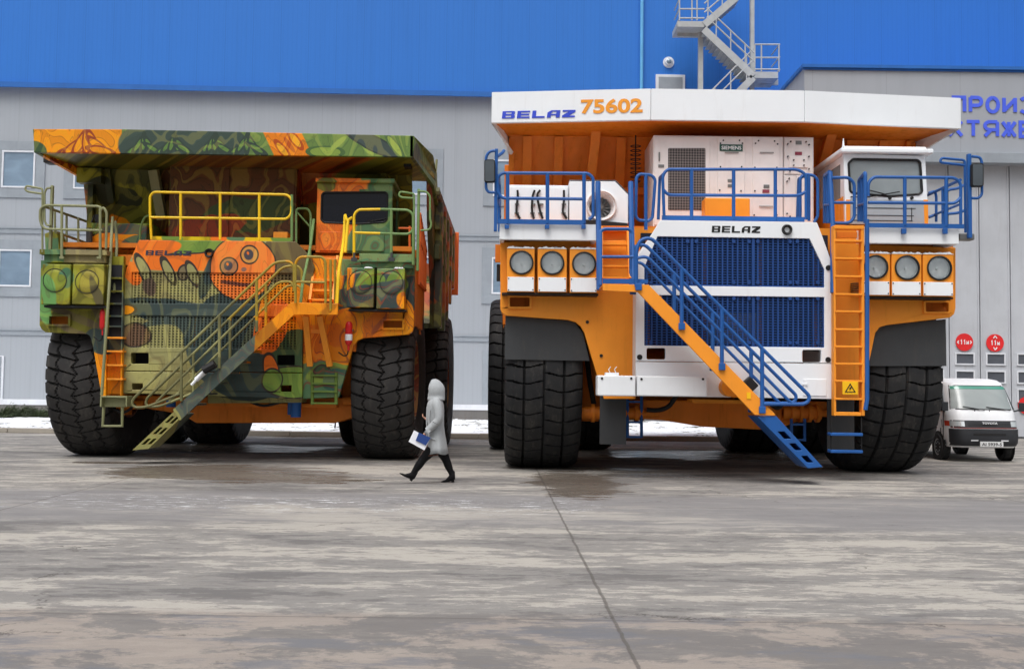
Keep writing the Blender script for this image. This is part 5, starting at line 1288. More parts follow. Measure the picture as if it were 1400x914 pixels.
MST = mural('stair mural', K_or, [('b', 240, 500, 108, 200, 0, K_sl2), ('e', 200, 600, 55, 60, 0, (150, 148, 90))], 21.0, OL, wav=(2.5, 3, (150, 78, 30), 0.25), nz=0.1)
MRL = mural('khaki railing paint', (146, 144, 96), [('e', 440, 380, 130, 80, 0, (206, 150, 40)), ('b', 420, 390, 100, 40, 0, (160, 140, 60))], 21.0, OL, wav=None, nz=0.6)
M_yl = paint('yellow railing paint', (238, 196, 22), 0.45, 0.25, (130, 120, 40))
M_kh = paint('khaki railing', (136, 138, 100), 0.5, 0.3)
M_grl = paint('green railing', (112, 142, 84), 0.5, 0.3, (80, 70, 40))
M_orl = paint('orange railing', (226, 110, 48), 0.5, 0.3)
M_inner = paint('radiator dark', (34, 34, 38), 0.7, 0.3)
M_exr = paint('extinguisher red', (206, 32, 36), 0.35, 0.1)
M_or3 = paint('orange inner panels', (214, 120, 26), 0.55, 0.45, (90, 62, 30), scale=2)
M_tyre2 = rubber('tyre rubber painted truck', (46, 45, 45))
M_rimg = mural('rim mural', (44, 66, 46), [], 22, OL, wav=(3, 8, (120, 46, 30), 0.9), nz=0.3, second=(132, 62, 34))
# wheels
R2, W2 = 1.775, 1.30
ty2 = tyre_mesh(R2, W2, 0.93, 'block', 37); ty2.materials.append(M_tyre2)
rm2 = rim_mesh(0.91, W2, [M_rimg, M_steel])
for x in (-2.72, -9.12): put_wheel(T2, rm2, ty2, x, 23.9, R2 - 0.02, random.uniform(0, 6))
for x in (-2.32, -3.86, -7.96, -9.52): put_wheel(T2, rm2, ty2, x, 29.0, R2 - 0.02, random.uniform(0, 6))
# fenders
m = MB(); m.pp([[(56,356),(54,444),(57,450),(62,454),(118,456),(123,459),(127,472),(139,541),(169,541),(169,350)], roundrect(67,432,93,443,1)], FY2, 0.12); PA(m, 'fender', MLF, bevel=0.02)
m = MB(); m.pp([roundrect(64,429.5,96,445.5,1.5), roundrect(67,432,93,443,1)], FY2 - .06, 0.057); PA(m, 'lamp_recess_frame', MLF)
m = MB(); m.pb(66,431,94,444, FY2 + .3, .05); PA(m, 'lamp_recess', M_or3)
m = MB(); m.pp([[(413,350),(567,360),(566,446),(564,453),(559,457),(497,462),(489,465),(483,473),(463,543),(413,545)], roundrect(524,438,550,448,1)], FY2, 0.12); PA(m, 'fender', MRF, bevel=0.02)
m = MB(); m.pp([roundrect(521.5,435.5,553,450.5,1.5), roundrect(524,438,550,448,1)], FY2 - .06, 0.057); PA(m, 'lamp_recess_frame', MRF)
m = MB(); m.pb(523,437,551,449, FY2 + .3, .05); PA(m, 'lamp_recess', M_or3)
for (xa, xb, zt, zb_, mt) in ((55, 60, 345, 448, MLF), (560, 566, 360, 450, M_or3)):
    X0, X1, Z0, Z1 = RB(xa, zt, xb, zb_, FY2); m = MB(); m.box(X0 + .01, X1, FY2 + .12, 24.2, Z0 + .1, Z1); PA(m, 'fender_side', mt, bevel=0.01)
for xa in (126, 480):
    a = U(xa, 460, FY2); zt = U(xa, 350, FY2).z; m = MB(); m.yz([(FY2 + .12, a.z - .3), (25.0, a.z), (25.0, zt), (FY2 + .12, zt)], a.x, a.x + .08); PA(m, 'inner_wall', M_or3)
# orange side panel and ladder-like rail behind the right fender
a = U(570, 420, 23.6); m = MB(); zt = U(575, 350, 24).z; zl = U(580, 456, 24).z; m.yz([(24.25, zl), (25.2, zl), (25.2, zt), (22.9, zt), (22.9, zl + .9)], -2.2, -2.1); PA(m, 'side_panel', M_or3, bevel=.01)
m = MB(); Zb, Zt = U(580, 372, 23.5).z, U(580, 300, 23.5).z
for k in range(6):
    y = 22.7 + k * 0.35; m.tube([(-2.02, y, Zb - .35), (-2.02, y, Zt - k * .12)], 0.03, 6)
m.tube([(-2.02, 22.7, Zb - .3), (-2.02, 24.5, Zb - .3)], .035, 6); m.tube([(-2.02, 22.7, Zt), (-2.02, 24.5, Zt - .6)], .035, 6); m.tube([(-2.02, 22.7, (Zb + Zt) / 2), (-2.02, 24.5, (Zb + Zt) / 2 - .2)], .03, 6)
PA(m, 'side_railing', M_orl, smooth=True)
# hood
houter = [(190,328),(404,330),(424,350),(430,366),(414,440),(413,509),(169,506.5),(169,386),(173,366)]
gu = [(180,372),(404,373.5),(404,416),(180,414)]; gl = [(178,431),(404,433),(404,477),(178,474)]
ho = [roundrect(179, 482, 203, 497, 1.5), roundrect(379, 485, 403, 499, 1.5)]
m = MB(); m.pp([houter, gu, gl] + ho, HY2, 0.1); PA(m, 'hood', MH, bevel=0.012)
m = MB(); m.pp([[(169,507.6),(413,510),(413,545),(168,537)], roundrect(180.5, 524, 195, 532.5, 1), roundrect(383.5, 526.5, 398.5, 535, 1)], HY2 - .02, .12); PA(m, 'bumper', MH, bevel=0.015)
m = MB(); tl, tr = U(192, 330, HY2), U(404, 331, HY2); m.box(tl.x, tr.x, HY2 + .1, HY2 + 1.6, tl.z - .08, tl.z - .005); PA(m, 'hood_top', MH)
m = MB(); bl_, br_ = U(170, 440, HY2), U(412, 440, HY2); zb2 = U(290, 540, HY2).z; z1 = U(170, 390, HY2).z
m.prism([[(bl_.x, HY2 + .1, zb2), (bl_.x, HY2 + .1, z1), (tl.x, HY2 + .1, tl.z - .01), (tl.x + .08, HY2 + .1, tl.z - .06), (bl_.x + .08, HY2 + .1, z1), (bl_.x + .08, HY2 + .1, zb2)]], (0, 1.4, 0)); PA(m, 'hood_side', MH)
m = MB(); r_ = U(429, 362, HY2); m.prism([[(br_.x, HY2 + .1, zb2), (br_.x, HY2 + .1, z1 - .5), (r_.x, HY2 + .1, r_.z), (tr.x, HY2 + .1, tl.z - .01), (tr.x - .08, HY2 + .1, tl.z - .06), (r_.x - .1, HY2 + .1, r_.z - .05), (br_.x - .08, HY2 + .1, z1 - .5), (br_.x - .08, HY2 + .1, zb2)]], (0, 1.4, 0)); PA(m, 'hood_side', MH)
m = MB(); m.pb(174, 368, 408, 500, HY2 + .5, .1); PA(m, 'radiator_core', M_inner)
m = MB(); m.pb(264, 374, 268.5, 474, HY2 + .25, .1); PA(m, 'radiator_upright', M_or3)
for nm, poly in (('u', gu), ('l', gl)):
    m = MB(); grid_bars(m, poly, HY2 + .03, .035, 4.9, 3.7, 2.2, 1.75)
    for x in (226, 354): m.pb(x - 2, poly[0][1], x + 2, poly[3][1], HY2 + .02, .045)
    PA(m, 'grille', MH)
m = MB(); blockword(m, 199, 342.5, 261, 349, HY2 - .006, .008); PA(m, 'maker_lettering', plain('navy lettering', (44, 44, 62), 0.6))
c = U(286, 346, HY2); m = MB(); m.ring(c, [(0.001, .0), (.045, .01), (.06, -.05), (.085, -.06), (.095, -.01), (.1, 0.0)], 'y', 20); PA(m, 'horn', M_blk)
# headlamp covers painted over
M_ink = plain('dark paint line', (52, 50, 44), 0.6)
def blindlamp(x0, y0, x1, y1, cx, cy, r, mat, Y=21.6):
    m = MB(); m.pb(x0, y0, x1, y1, Y, .38); o = PA(m, 'headlamp', mat, bevel=.015)
    c = U(cx, cy, Y); R_ = r / FPX * Y; m = MB(); m.ring(c, [(R_ * .975, -.004), (R_ * .98, -.016), (R_ * 1.02, -.016), (R_ * 1.025, -.004)], 'y', 36); m.build('bezel', M_ink, o)
    m = MB(); m.ring(c, [(0.001, -.012), (R_ * .6, -.014), (R_ * .9, -.012), (R_ * .96, -.003)], 'y', 36); m.build('lens', mat, o, smooth=True)
    return o
blindlamp(57,361,96,416,75,383,16,MLF); blindlamp(99,361,142,416,119,385,16,MLF)
for a in ((474,366,511,420,492.5,385,16), (515,366.5,553,422,535,386,16)):
    o = blindlamp(*a, MRF); snowcap(a[0] + 24, a[2] - 2, a[1] + .5, 21.6, .3, o, .04)
m = MB(); m.pb(60, 417.5, 146, 420.5, 21.65, .33); PA(m, 'lamp_shelf', M_blk); m = MB(); m.pb(476, 422.8, 555, 425, 21.65, .33); PA(m, 'lamp_shelf', M_blk)
# decks
def deck2(x0, y0, x1, y1, Y, d, mat, xs1=None):
    X0, X1, Z0, Z1 = RB(x0, y0, x1, y1, Y); m = MB(); m.box(X0, X1, Y, Y + .1, Z0, Z1); m.box(X0 + .01, X1 - .01, Y + .1, Y + d, Z1 - .1, Z1 - .005); m.box(X0, X0 + .08, Y + .1, Y + d, Z0, Z1 - .11); m.box(X1 - .08, X1, Y + .1, Y + d, Z0, Z1 - .11); return PA(m, 'deck', mat, bevel=.01)
deck2(54, 341, 146, 348, 21.72, 2.6, MLF); m = MB(); m.pb(60, 348.6, 144, 359, 21.8, .3); PA(m, 'deck_fascia', MLF, bevel=.01)
deck2(491, 347, 566, 358, 21.72, 2.6, MRF); m = MB(); m.pb(495, 358.6, 565, 366, 21.8, .3); PA(m, 'deck_fascia', MRF, bevel=.01)
m = MB(); m.pb(128, 348, 192, 362, 22.35, .1); m.pb(428, 347, 492, 362, 22.6, .1); PA(m, 'cross_panel', M_or3)
m = MB(); X0 = U(60, 345, 22).x; X1 = U(560, 345, 22).x; z = U(300, 336, 22.8).z; m.box(X0, X1, 22.5, 25, z - .1, z); PA(m, 'walkway', M_or3)
# painted intake box behind left deck
m = MB(); m.pb(124, 305, 200, 352, 22.9, 1.3); PA(m, 'air_filter_box', MIN, bevel=.02)
m = MB(); m.pp([[(61, 319), (77, 315), (82, 342), (62, 342)]], 22.4, .4); PA(m, 'tool_locker', MLF, bevel=.01)
m = MB(); m.pb(180, 305, 206, 330, 23.3, .6); PA(m, 'valve_cabinet', MIN, bevel=.02)
# extinguishers
def extinguisher(x0, y0, x1, y1, Y, band=True):
    c = U((x0 + x1) / 2, y1, Y); t = U((x0 + x1) / 2, y0, Y); r = (x1 - x0) / 2 / FPX * Y; h = t.z - c.z
    m = MB(); m.ring(c, [(0.001, h), (r * .6, h - .01), (r * .95, h - r * .7), (r, h - r * 1.3), (r, r * 1.0), (r * .75, r * .3), (r * .35, 0), (r * .3, -.1), (0.001, -.12)][::-1], 'z', 20)
    o = PA(m, 'fire_extinguisher', M_exr, smooth=True)
    if band: m = MB(); m.ring(c, [(r * 1.01, h * .2), (r * 1.025, h * .21), (r * 1.025, h * .45), (r * 1.01, h * .46)], 'z', 20); m.build('paper_band', M_wh, o, smooth=True)
    m = MB(); m.box(c.x - r * 1.15, c.x + r * 1.15, Y - r * .3, Y + r * 1.6, c.z + h * .6, c.z + h * .66); m.build('clamp', M_steel, o)
    m = MB(); m.tube([c + Vector((0, 0, -.08)), c + Vector((-.02, 0, -.2)), c + Vector((-.1, .05, -.22)), c + Vector((-.22, .1, -.14))], .014, 6, .04); m.build('hose', M_blk, o)
extinguisher(471.5, 439, 481.5, 472, 21.84); extinguisher(136, 422, 145.5, 451, 21.8, False)
# underside
m = MB(); m.pp([[(180, 540), (560, 545), (520, 560), (458, 578), (268, 578), (248, 566), (190, 556)]], 23.0, 1.4); PA(m, 'cross_member', M_or3, bevel=.03)
m = MB(); m.pb(275, 551, 460, 556, 22.7, .5); PA(m, 'skid_beam', M_or3, bevel=.01)
m = MB(); m.pp([[(284, 538), (412, 545), (412, 550), (284, 551)]], 22.3, .6); PA(m, 'bumper_lower_plate', MH)
for xs in (-7.0, -5.4):
    m = MB(); m.box(xs, xs + .5, 23.4, 32, 1.5, 2.3); PA(m, 'frame_rail', M_or3, bevel=.03)
m = MB(); m.cyl((CXL - 2.4, 29, 1.76), .8, 4.8, 'x', 28); PA(m, 'axle_housing', M_or3, smooth=True)
m = MB(); m.cyl((CXL - 3, 23.9, 1.76), .36, 6.0, 'x', 24); PA(m, 'axle_beam', M_or3, smooth=True)
a = U(405, 545, 22.6); b_ = U(405, 570, 22.6); m = MB(); m.cyl((a.x, 22.6, b_.z), .11, a.z - b_.z, 'z', 16); m.cyl((a.x - .12, 22.7, b_.z + .05), .08, a.z - b_.z, 'z', 16); PA(m, 'filter_canister', M_bl, smooth=True)
a = U(234, 545, 22.6); b_ = U(234, 556, 22.6); m = MB(); m.cyl((a.x, 22.6, b_.z), .1, a.z - b_.z, 'z', 16); PA(m, 'filter_canister', M_bl, smooth=True)
m = MB(); m.cyl((U(470, 548, 22.9).x, 22.9, U(470, 548, 22.9).z), .1, .9, 'x', 14); m.cyl((U(140, 552, 22.9).x, 22.9, U(140, 552, 22.9).z), .1, .9, 'x', 14); PA(m, 'steering_cylinder', M_or3, smooth=True)
for xc in (478, 160):
    a = U(xc, 560, 23.2); m = MB(); m.cyl((a.x, 23.6, .9), .18, 2.6, 'z', 18); m.cyl((a.x, 23.6, 1.2), .24, .8, 'z', 18); PA(m, 'suspension_strut', M_or3, smooth=True)
m = MB(); m.pt([(340, 548, 22.5), (360, 556, 22.4), (385, 549, 22.4)], .03, .2); m.pt([(150, 556, 22.6), (170, 566, 22.6), (185, 552, 22.6)], .03, .2); PA(m, 'hydraulic_hose', M_blk, smooth=True)
# small green step ladder and left boarding ladder
m = MB()
for x in (427, 459.5): m.pt([(x, 509, 22.0), (x, 553, 22.0)], .035)
o = PA(m, 'step_ladder', paint('green ladder', (92, 116, 44), .5, .3))
for y in (513, 524, 535, 551): m = MB(); m.pb(425, y - 1.2, 461, y + 1.2, 21.94, .12); m.build('rung', o.data.materials[0], o, bevel=.004)
m = MB()
for x, w_ in ((145, 2.5), (168, 0.8)): m.pp([[(x - w_, 362), (x + w_, 362), (x + w_ - 3, 541), (x - w_ - 3, 541)]], 21.75, .12)
o = PA(m, 'boarding_ladder', MLF, bevel=.005)
for y in (380, 398, 415, 432, 446): m = MB(); m.pb(148, y - 1.2, 168, y + 1.2, 21.85, .3); m.build('rung', MLF, o, bevel=.004)
for y in (461.5, 480, 499, 518): m = MB(); m.pb(146, y - 1.2, 168, y + 1.2, 21.7, .3); m.build('rung', M_or, o, bevel=.004)
m = MB(); m.pb(148, 362, 168, 460, 21.95, .04); PA(m, 'ladder_backing', M_inner); m = MB(); m.pb(143, 462, 168, 538, 21.94, .04); PA(m, 'ladder_backing', MLF)
m = MB(); m.pb(137, 541, 173, 543.5, 21.6, .4); m.pb(139, 543.6, 171, 556, 21.75, .06); m.pb(136.5, 541.1, 138.9, 556, 21.6, .4); m.pb(171.5, 541.1, 173.5, 556, 21.6, .4); PA(m, 'step_box', M_kh, bevel=.01)
m = MB(); m.pt([(142, 556, 21.8), (140.5, 582, 21.8), (167, 582, 21.8), (167.5, 556, 21.8)], .035); PA(m, 'lower_step', M_kh)
m = MB(); m.tube([U(*q) for q in ((154, 297, 22.6), (152, 330, 22.1), (149, 400, 21.6), (144, 470, 21.5), (139, 540, 21.5))], .03, 8, .3); m.tube([U(*q) for q in ((158, 303, 22.8), (160, 335, 22.3), (156, 400, 21.9))], .03, 8, .2); PA(m, 'grab_rail', M_kh, smooth=True)
m = MB(); m.tube([U(*q, 22.9) for q in ((190, 350), (192, 310), (198, 296), (206, 294))], .025, 8, .1); PA(m, 'grab_rail', M_grl, smooth=True)
# front stair of the painted truck -------------------------------------------------
SN2, SF2 = 21.0, 21.75
for Y in (SN2, SF2 - .05):
    m = MB(); m.pp([[(462, 415), (462, 430), (402, 430), (300, 524), (246, 575), (236, 560), (398, 413)]], Y, .05); PA(m, 'stair_stringer', MST, bevel=.008)
m = MB()
for k in range(9):
    t = (k + .5) / 9; x = 392 + (252 - 392) * t; y = 428 + (560 - 428) * t; a = U(x, y, SN2); m.box(a.x - .13, a.x + .13, SN2 + .055, SF2 - .055, a.z - .02, a.z + .02)
PA(m, 'stair_tread', MST)
X0, X1, Z0, Z1 = RB(400, 413, 462, 417, SN2); m = MB(); m.box(X0, X1, SN2 + .052, SF2 - .052, Z0 + .03, Z1 - .01); PA(m, 'stair_platform', M_or3)
outer = [(238, 562), (252, 566), (203, 613), (181, 615)]
def f2(t, u):
    a = (238 + (181 - 238) * t, 562 + 53 * t); b_ = (252 + (203 - 252) * t, 566 + 47 * t); return (a[0] * (1 - u) + b_[0] * u, a[1] * (1 - u) + b_[1] * u)
holes = [[f2(t0, .2), f2(t0, .45), f2(t1, .45), f2(t1, .2)] for t0, t1 in ((.1, .28), (.4, .58), (.7, .86))] + [[f2(t0, .6), f2(t0, .85), f2(t1, .85), f2(t1, .6)] for t0, t1 in ((.1, .28), (.4, .58), (.7, .86))]
m = MB(); m.pp([outer] + holes, SN2 + .02, .66); PA(m, 'folding_stair', MST, bevel=.01)
for Y in (SN2 - .02, SF2 + .02):
    def V_(x, y): p = U(x, y, SN2 - .02); return Vector((p.x, Y, p.z))
    m = MB(); m.tube([V_(402, 398), V_(402, 364), V_(396, 357), V_(376, 358), V_(182, 545), V_(180, 553), V_(186, 557), V_(201, 556), V_(246, 538)], .028, 8, .12)
    m.tube([V_(402, 392), V_(398, 385), V_(381, 385), V_(214, 549)], .025, 8, .1)
    for x, yt, yb in ((351, 383, 453), (300, 431, 503), (248, 480, 548)): m.tube([V_(x, yt), V_(x, yb)], .03, 8)
    PA(m, 'stair_handrail', MRL, smooth=True)
m = MB(); m.tube([U(268, 519, 20.95), U(292, 497, 20.95)], .05, 8); m.tube([U(262, 526, 20.9), U(285, 500, 20.9)], .03, 8); PA(m, 'rolled_strap', M_wh)
m = MB(); m.tube([U(278, 506, 20.9), U(294, 497, 20.9)], .085, 8); PA(m, 'rolled_mat', M_blk, smooth=True)
for xs in ((418, 432, 424), (437, 432, 451)):
    m = MB(); m.beam(U(xs[0], 431, 21.5), U(xs[2], 500, 21.9), .12, .1, (0, 1, 0)); PA(m, 'stair_bracket', M_or, bevel=.01)
m = MB(); m.beam(U(418, 452, 21.7), U(440, 453, 21.7), .08, .08); PA(m, 'stair_bracket', M_or)
m = MB(); m.tube([U(*q, 20.95) for q in ((404, 414), (404, 358), (410, 351), (440, 351), (445, 357), (445, 414))], .026, 8, .1); m.tube([U(404, 385, 20.95), U(445, 386, 20.95)], .024, 8)
for x in (452, 458, 462): m.tube([U(x, 355 if x < 460 else 390, 21.0 + (x - 452) * .05), U(x, 425, 21.0 + (x - 452) * .05)], .025, 8)
PA(m, 'platform_railing', MRL, smooth=True)
# ladder up to the cab
m = MB(); m.beam(U(432, 352, 22.3), U(424, 412, 21.6), .05, .14, (0, 1, 0)); m.beam(U(462, 352, 22.3), U(456, 412, 21.6), .05, .14, (0, 1, 0)); o = PA(m, 'cab_ladder', M_or)
for i, y in enumerate((356, 369, 383, 397, 410)): X0, X1, Z0, Z1 = RB(430 - i * 1.6, y - 1.5, 462 - i * 1.4, y + 1.5, 22.25 - i * .15); m = MB(); m.box(X0, X1, 22.2 - i * .15, 22.4 - i * .15, Z0, Z1); m.build('rung', M_or, o, bevel=.004)
m = MB(); m.pb(430, 350, 492, 415, 22.15 + .25, .04); PA(m, 'ladder_backing', M_or3)
m = MB(); m.tube([U(*q) for q in ((472, 294, 22.0), (470, 330, 21.8), (463, 370, 21.3), (460, 420, 21.1))], .035, 8, .2); m.tube([U(*q) for q in ((472, 294, 22.0), (474, 302, 21.8), (482, 297, 21.8))], .03, 8, .1); m.tube([U(*q) for q in ((476, 300, 21.8), (472, 345, 21.6))], .03, 8); PA(m, 'grab_rail', M_yl, smooth=True)
m = MB(); m.tube([U(*q) for q in ((429, 300, 22.4), (424, 340, 22.0), (414, 385, 21.4), (411, 414, 21.2))], .03, 8, .2); m.tube([U(*q) for q in ((405, 356, 22.4), (405, 285, 22.6), (421, 285, 22.6), (425, 292, 22.6), (424, 350, 22.3))], .025, 8, .08); m.tube([U(406, 290, 22.6), U(424, 310, 22.6)], .02, 6); PA(m, 'grab_rail', M_grl, smooth=True)
# railings
def railing2(pts_list, posts, mat, r=.027, Y=21.7, fillet=.14, name='railing'):
    m = MB()
    for pl in pts_list: m.tube([U(p[0], p[1], p[2] if len(p) > 2 else Y) for p in pl], r, 8, fillet)
    for x, yt, yb in posts: m.tube([U(x, yt, Y), U(x, yb, Y)], r * 1.1, 8)
    return PA(m, name, mat, smooth=True)
railing2([[(205, 290), (205, 268), (210, 262.5), (392, 266), (399, 272), (398, 293), (392, 299.5), (206, 297)], [(205, 290), (207, 327)]], [(247, 264, 328), (301, 264, 328), (354.5, 265, 329)], M_yl, Y=22.1)
m = MB(); m.pb(205, 324, 400, 329, 22.08, .02); PA(m, 'toe_board', mural('toe board paint', K_ye, [('e', 235, 326, 16, 6, 0, K_gr), ('e', 300, 326, 12, 6, 0, K_co), ('e', 322, 326, 12, 6, 0, K_te), ('e', 385, 326, 16, 6, 0, K_gr)], 22.1, OL, wav=None, nz=.1))
m = MB(); m.tube([U(399, 266, 22.1), U(399, 329, 22.1)], .03, 8); PA(m, 'railing', M_grl, smooth=True)
m = MB(); m.pb(373.5, 317, 393, 326, 22.4, .3); PA(m, 'battery_case', M_or, bevel=.01)
railing2([[(57, 308), (54.5, 300), (55, 285), (62, 280.5), (134, 282), (138, 284)], [(57, 308), (62, 313), (140, 315)], [(137, 350), (137, 288), (141, 283), (146, 290), (145, 340)]], [(84.5, 281, 352), (137, 283, 352)], M_kh)
m = MB()
for x in (84, 135): m.pb(x - 3, 350.5, x + 3, 353.5, 21.66, .05)
PA(m, 'rail_foot', M_kh)
m = MB(); m.tube([U(60, 282, 21.9), U(122, 304, 24.0)], .03, 8); m.tube([U(76, 317, 21.9), U(118, 332, 24.0)], .03, 8)
for x, a, b_ in ((91, 294, 340), (107, 298, 340), (75, 288, 342)): m.tube([U(x, a, 22.9), U(x, b_, 22.9)], .025, 6)
PA(m, 'side_railing', M_kh, smooth=True)
m = MB(); m.tube([U(122, 345, 22.8), U(122, 312, 22.8)], .07, 8); m.tube([U(125, 304, 23), U(129, 294, 23), U(131, 303, 23)], .02, 6); m.pb(130, 293, 136, 304, 23.2, .1); PA(m, 'handrail_post', M_flap)
def mir2(px, y0, y1, w_, loop, arm, Y, mat):
    m = MB(); m.pb(px - w_ / 2, y0, px + w_ / 2, y1, Y, .08); o = PA(m, 'mirror_post', mat, bevel=.01)
    m = MB(); m.tube([U(x, y, Y - .02) for x, y in loop], .022, 8, .1); m.tube([U(x, y, Y - .02) for x, y in arm], .022, 8, .04); m.build('mirror_loop', mat, o, smooth=True)
mir2(69, 253, 346, 3.6, [(69, 257), (64, 257), (61, 263), (61, 302), (64, 308), (69, 308)], [(58, 345), (58, 258), (36, 254), (34, 259), (38, 262), (58, 265)], 21.75, M_kh)
mir2(571.5, 258, 370, 3.6, [(572, 261), (583, 262), (588, 268), (588, 300), (590, 306), (588, 314), (575, 315)], [(566, 350), (566, 265), (547, 262), (545, 267), (549, 270), (565, 271)], 21.75, M_grl)
railing2([[(484, 312), (484, 293), (490, 286.5), (520, 286)], [(484, 318), (520, 319)]], [(484, 300, 356)], M_yl)
railing2([[(520, 286), (558, 287), (565, 293), (565, 314), (559, 320), (520, 319)]], [(535, 286, 358), (565, 292, 362)], M_grl)
m = MB()
for x in (484, 535): m.pb(x - 4, 352, x + 4, 357, 21.66, .05); m.pb(x - 1.5, 345, x + 1.5, 352, 21.66, .04)
PA(m, 'rail_foot', M_flap)
m = MB(); m.tube([U(545, 312, 22.6), U(565, 312, 22.6)], .025, 6); m.tube([U(545, 340, 22.6), U(565, 340, 22.6)], .025, 6); m.tube([U(560, 309, 22.6), U(560, 345, 22.6)], .025, 6); PA(m, 'railing', M_orl)
# cab ------------------------------------------------------------------
CY2 = 22.45
ws2 = [(443, 263), (527, 262.5), (530, 266), (529, 300), (526, 303.5), (490, 306), (443, 304), (439, 300), (440, 266)]
fr = [U(*q, CY2) for q in ((434, 250), (537, 249), (534, 347), (431, 345))]
m = MB(); m.prism([[tuple(v) for v in fr], [tuple(U(*q, CY2)) for q in ws2]], (0, .09, 0)); PA(m, 'cab_front', MCB, bevel=.01)
M_dglass = glass('dark cab glass', (20, 22, 30), .06); M_dglass.node_tree.nodes['Principled BSDF'].inputs['Specular IOR Level'].default_value = 0.35
m = MB(); m.pp([ws2], CY2 + .03, .02); PA(m, 'windshield', M_dglass)
m = MB(); m.tube([U(*q, CY2) for q in ws2], .02, 6, .03, closed=True); PA(m, 'windshield_seal', M_blk, smooth=True)
m = MB(); m.pb(437, 317, 525, 343, CY2 - .03, .028); PA(m, 'cab_hatch', MCB, bevel=.008)
X0, X1 = fr[0].x, fr[1].x; Z0, Z1 = fr[3].z, fr[0].z; zs = U(540, 312, CY2).z
m = MB(); m.box(X0 + .02, X0 + .08, CY2 + .09, CY2 + 1.9, Z0, Z1); m.box(X1 - .08, X1 - .02, CY2 + .09, CY2 + 1.9, Z0, zs); m.box(X0 + .08, X1 - .08, CY2 + 1.8, CY2 + 1.9, Z0, Z1)
m.box(X1 - .08, X1 - .02, CY2 + .09, CY2 + .25, zs, Z1); m.box(X1 - .08, X1 - .02, CY2 + 1.2, CY2 + 1.9, zs, Z1); m.box(X1 - .08, X1 - .02, CY2 + .25, CY2 + 1.2, Z1 - .15, Z1); PA(m, 'cab_side', MCB, bevel=.01)
m = MB(); m.box(X1 - .07, X1 - .04, CY2 + .25, CY2 + 1.2, zs, Z1 - .15); PA(m, 'side_window', M_dglass)
m = MB(); m.box(X0 - .03, X1 + .05, CY2 - .08, CY2 + 2.0, Z1 + .002, Z1 + .1); PA(m, 'cab_roof', MCB, bevel=.02)
m = MB(); m.pb(486, 272, 500, 296, CY2 + .6, .1); m.beam(U(505, 303, CY2 - .02), U(528, 298, CY2 - .02), .015, .02); PA(m, 'wiper', M_blk)
# body -------------------------------------------------------------------
yf = 21.9; xl, xr = U(44, 195, yf).x, U(565.5, 200, yf).x; zt_, zb_ = U(300, 179.5, yf).z, U(300, 211.5, yf).z
def bodybox(nm, pts, d, mat=MBD, bev=.01): m = MB(); m.prism([pts], d); return PA(m, nm, mat, bevel=bev)
bodybox('canopy_fascia', [(xl + .05, yf, zb_), (xr, yf, zb_ - .0), (xr, yf, zt_ - .04), (xl + 2.0, yf, zt_ + .02), (xl, yf, zt_)], (0, .1, 0), MCF, .012)
YW2 = 23.6; bl2, br2 = U(118, 240, YW2).x, -2.3
cr = (-1.80, 24.0)
bodybox('canopy_floor', [(xl + .05, yf + .1, zb_ + .03), (xr - .02, yf + .1, zb_ + .03), (cr[0], cr[1], zb_ - .05), (br2 + .5, YW2 + .6, zb_ - .06), (bl2, YW2 + .6, zb_ + .0)], (0, 0, .12))
m = MB(); m.prism([[(xr, yf + .0, zb_), (xr, yf, zt_ - .04), (cr[0], cr[1] - .6, zt_ - .12), (cr[0], cr[1] + .6, zt_ - .3), (cr[0] + .02, cr[1] + .9, zb_ - .5), (cr[0], cr[1] - .3, zb_ - .25)]], (-.08, 0, 0)); PA(m, 'canopy_cheek', MCF, bevel=.01)
m = MB(); m.prism([[(xl, yf + .1, zb_ + .02), (xl, yf + .1, zt_), (bl2, YW2 + .6, zt_ - .1), (bl2, YW2 + .6, zb_ - .3)]], (.08, 0, 0)); PA(m, 'canopy_cheek', MCF)
m = MB(); m.pb(59, 213, 70, 222, 22.6, .3); PA(m, 'canopy_light', M_blk, bevel=.01)
m = MB(); m.pb(552, 216, 562, 228, 22.6, .3); PA(m, 'canopy_light', M_blk, bevel=.01)
m = MB(); m.prism([[(xl + .1, yf + .15, zt_ - .25), (xr - .05, yf + .15, zt_ - .25), (cr[0], cr[1] + .6, zt_ - .35), (bl2, YW2 + .8, zt_ - .3)]], (0, 0, .08)); PA(m, 'canopy_top', MCF)
zm = U(300, 300, YW2 + .5).z
for (y0, z0, y1, z1) in ((YW2, zb_ + .05, YW2 + .35, zm + .4), (YW2 + .35, zm + .4, YW2 + 1.2, zm - 1.3), (YW2 + 1.2, zm - 1.3, YW2 + 2, 2.3)):
    m = MB(); m.yz([(y0, z0), (y0 + .1, z0), (y1 + .1, z1), (y1, z1)], bl2 + .02, br2); PA(m, 'body_front_wall', MBD)
for px0, px1 in ((205, 214), (140, 149), (520, 528), (402, 410)):
    a, b_ = U(px0, 260, YW2 - .1), U(px1, 260, YW2 - .1); m = MB(); m.yz([(YW2 - .12, zb_), (YW2 + .1, zb_), (YW2 + .5, zm + .3), (YW2 + .22, zm + .3)], a.x, b_.x); PA(m, 'body_rib', MBD, bevel=.01)
m = MB(); m.beam(U(210, 232, 23.3), U(222, 300, 23.6), .2, .2, (0, 1, 0)); PA(m, 'body_brace', M_kh, bevel=.01)
m = MB(); m.pb(231, 228, 405, 330, 23.25, .5); cbn = PA(m, 'cabinet', MBD, bevel=.015)
for a in ((234, 231, 313, 328), (316, 231, 402, 328)): m = MB(); m.pb(*a, 23.22, .028); m.build('cabinet_door', MBD, cbn, bevel=.008)
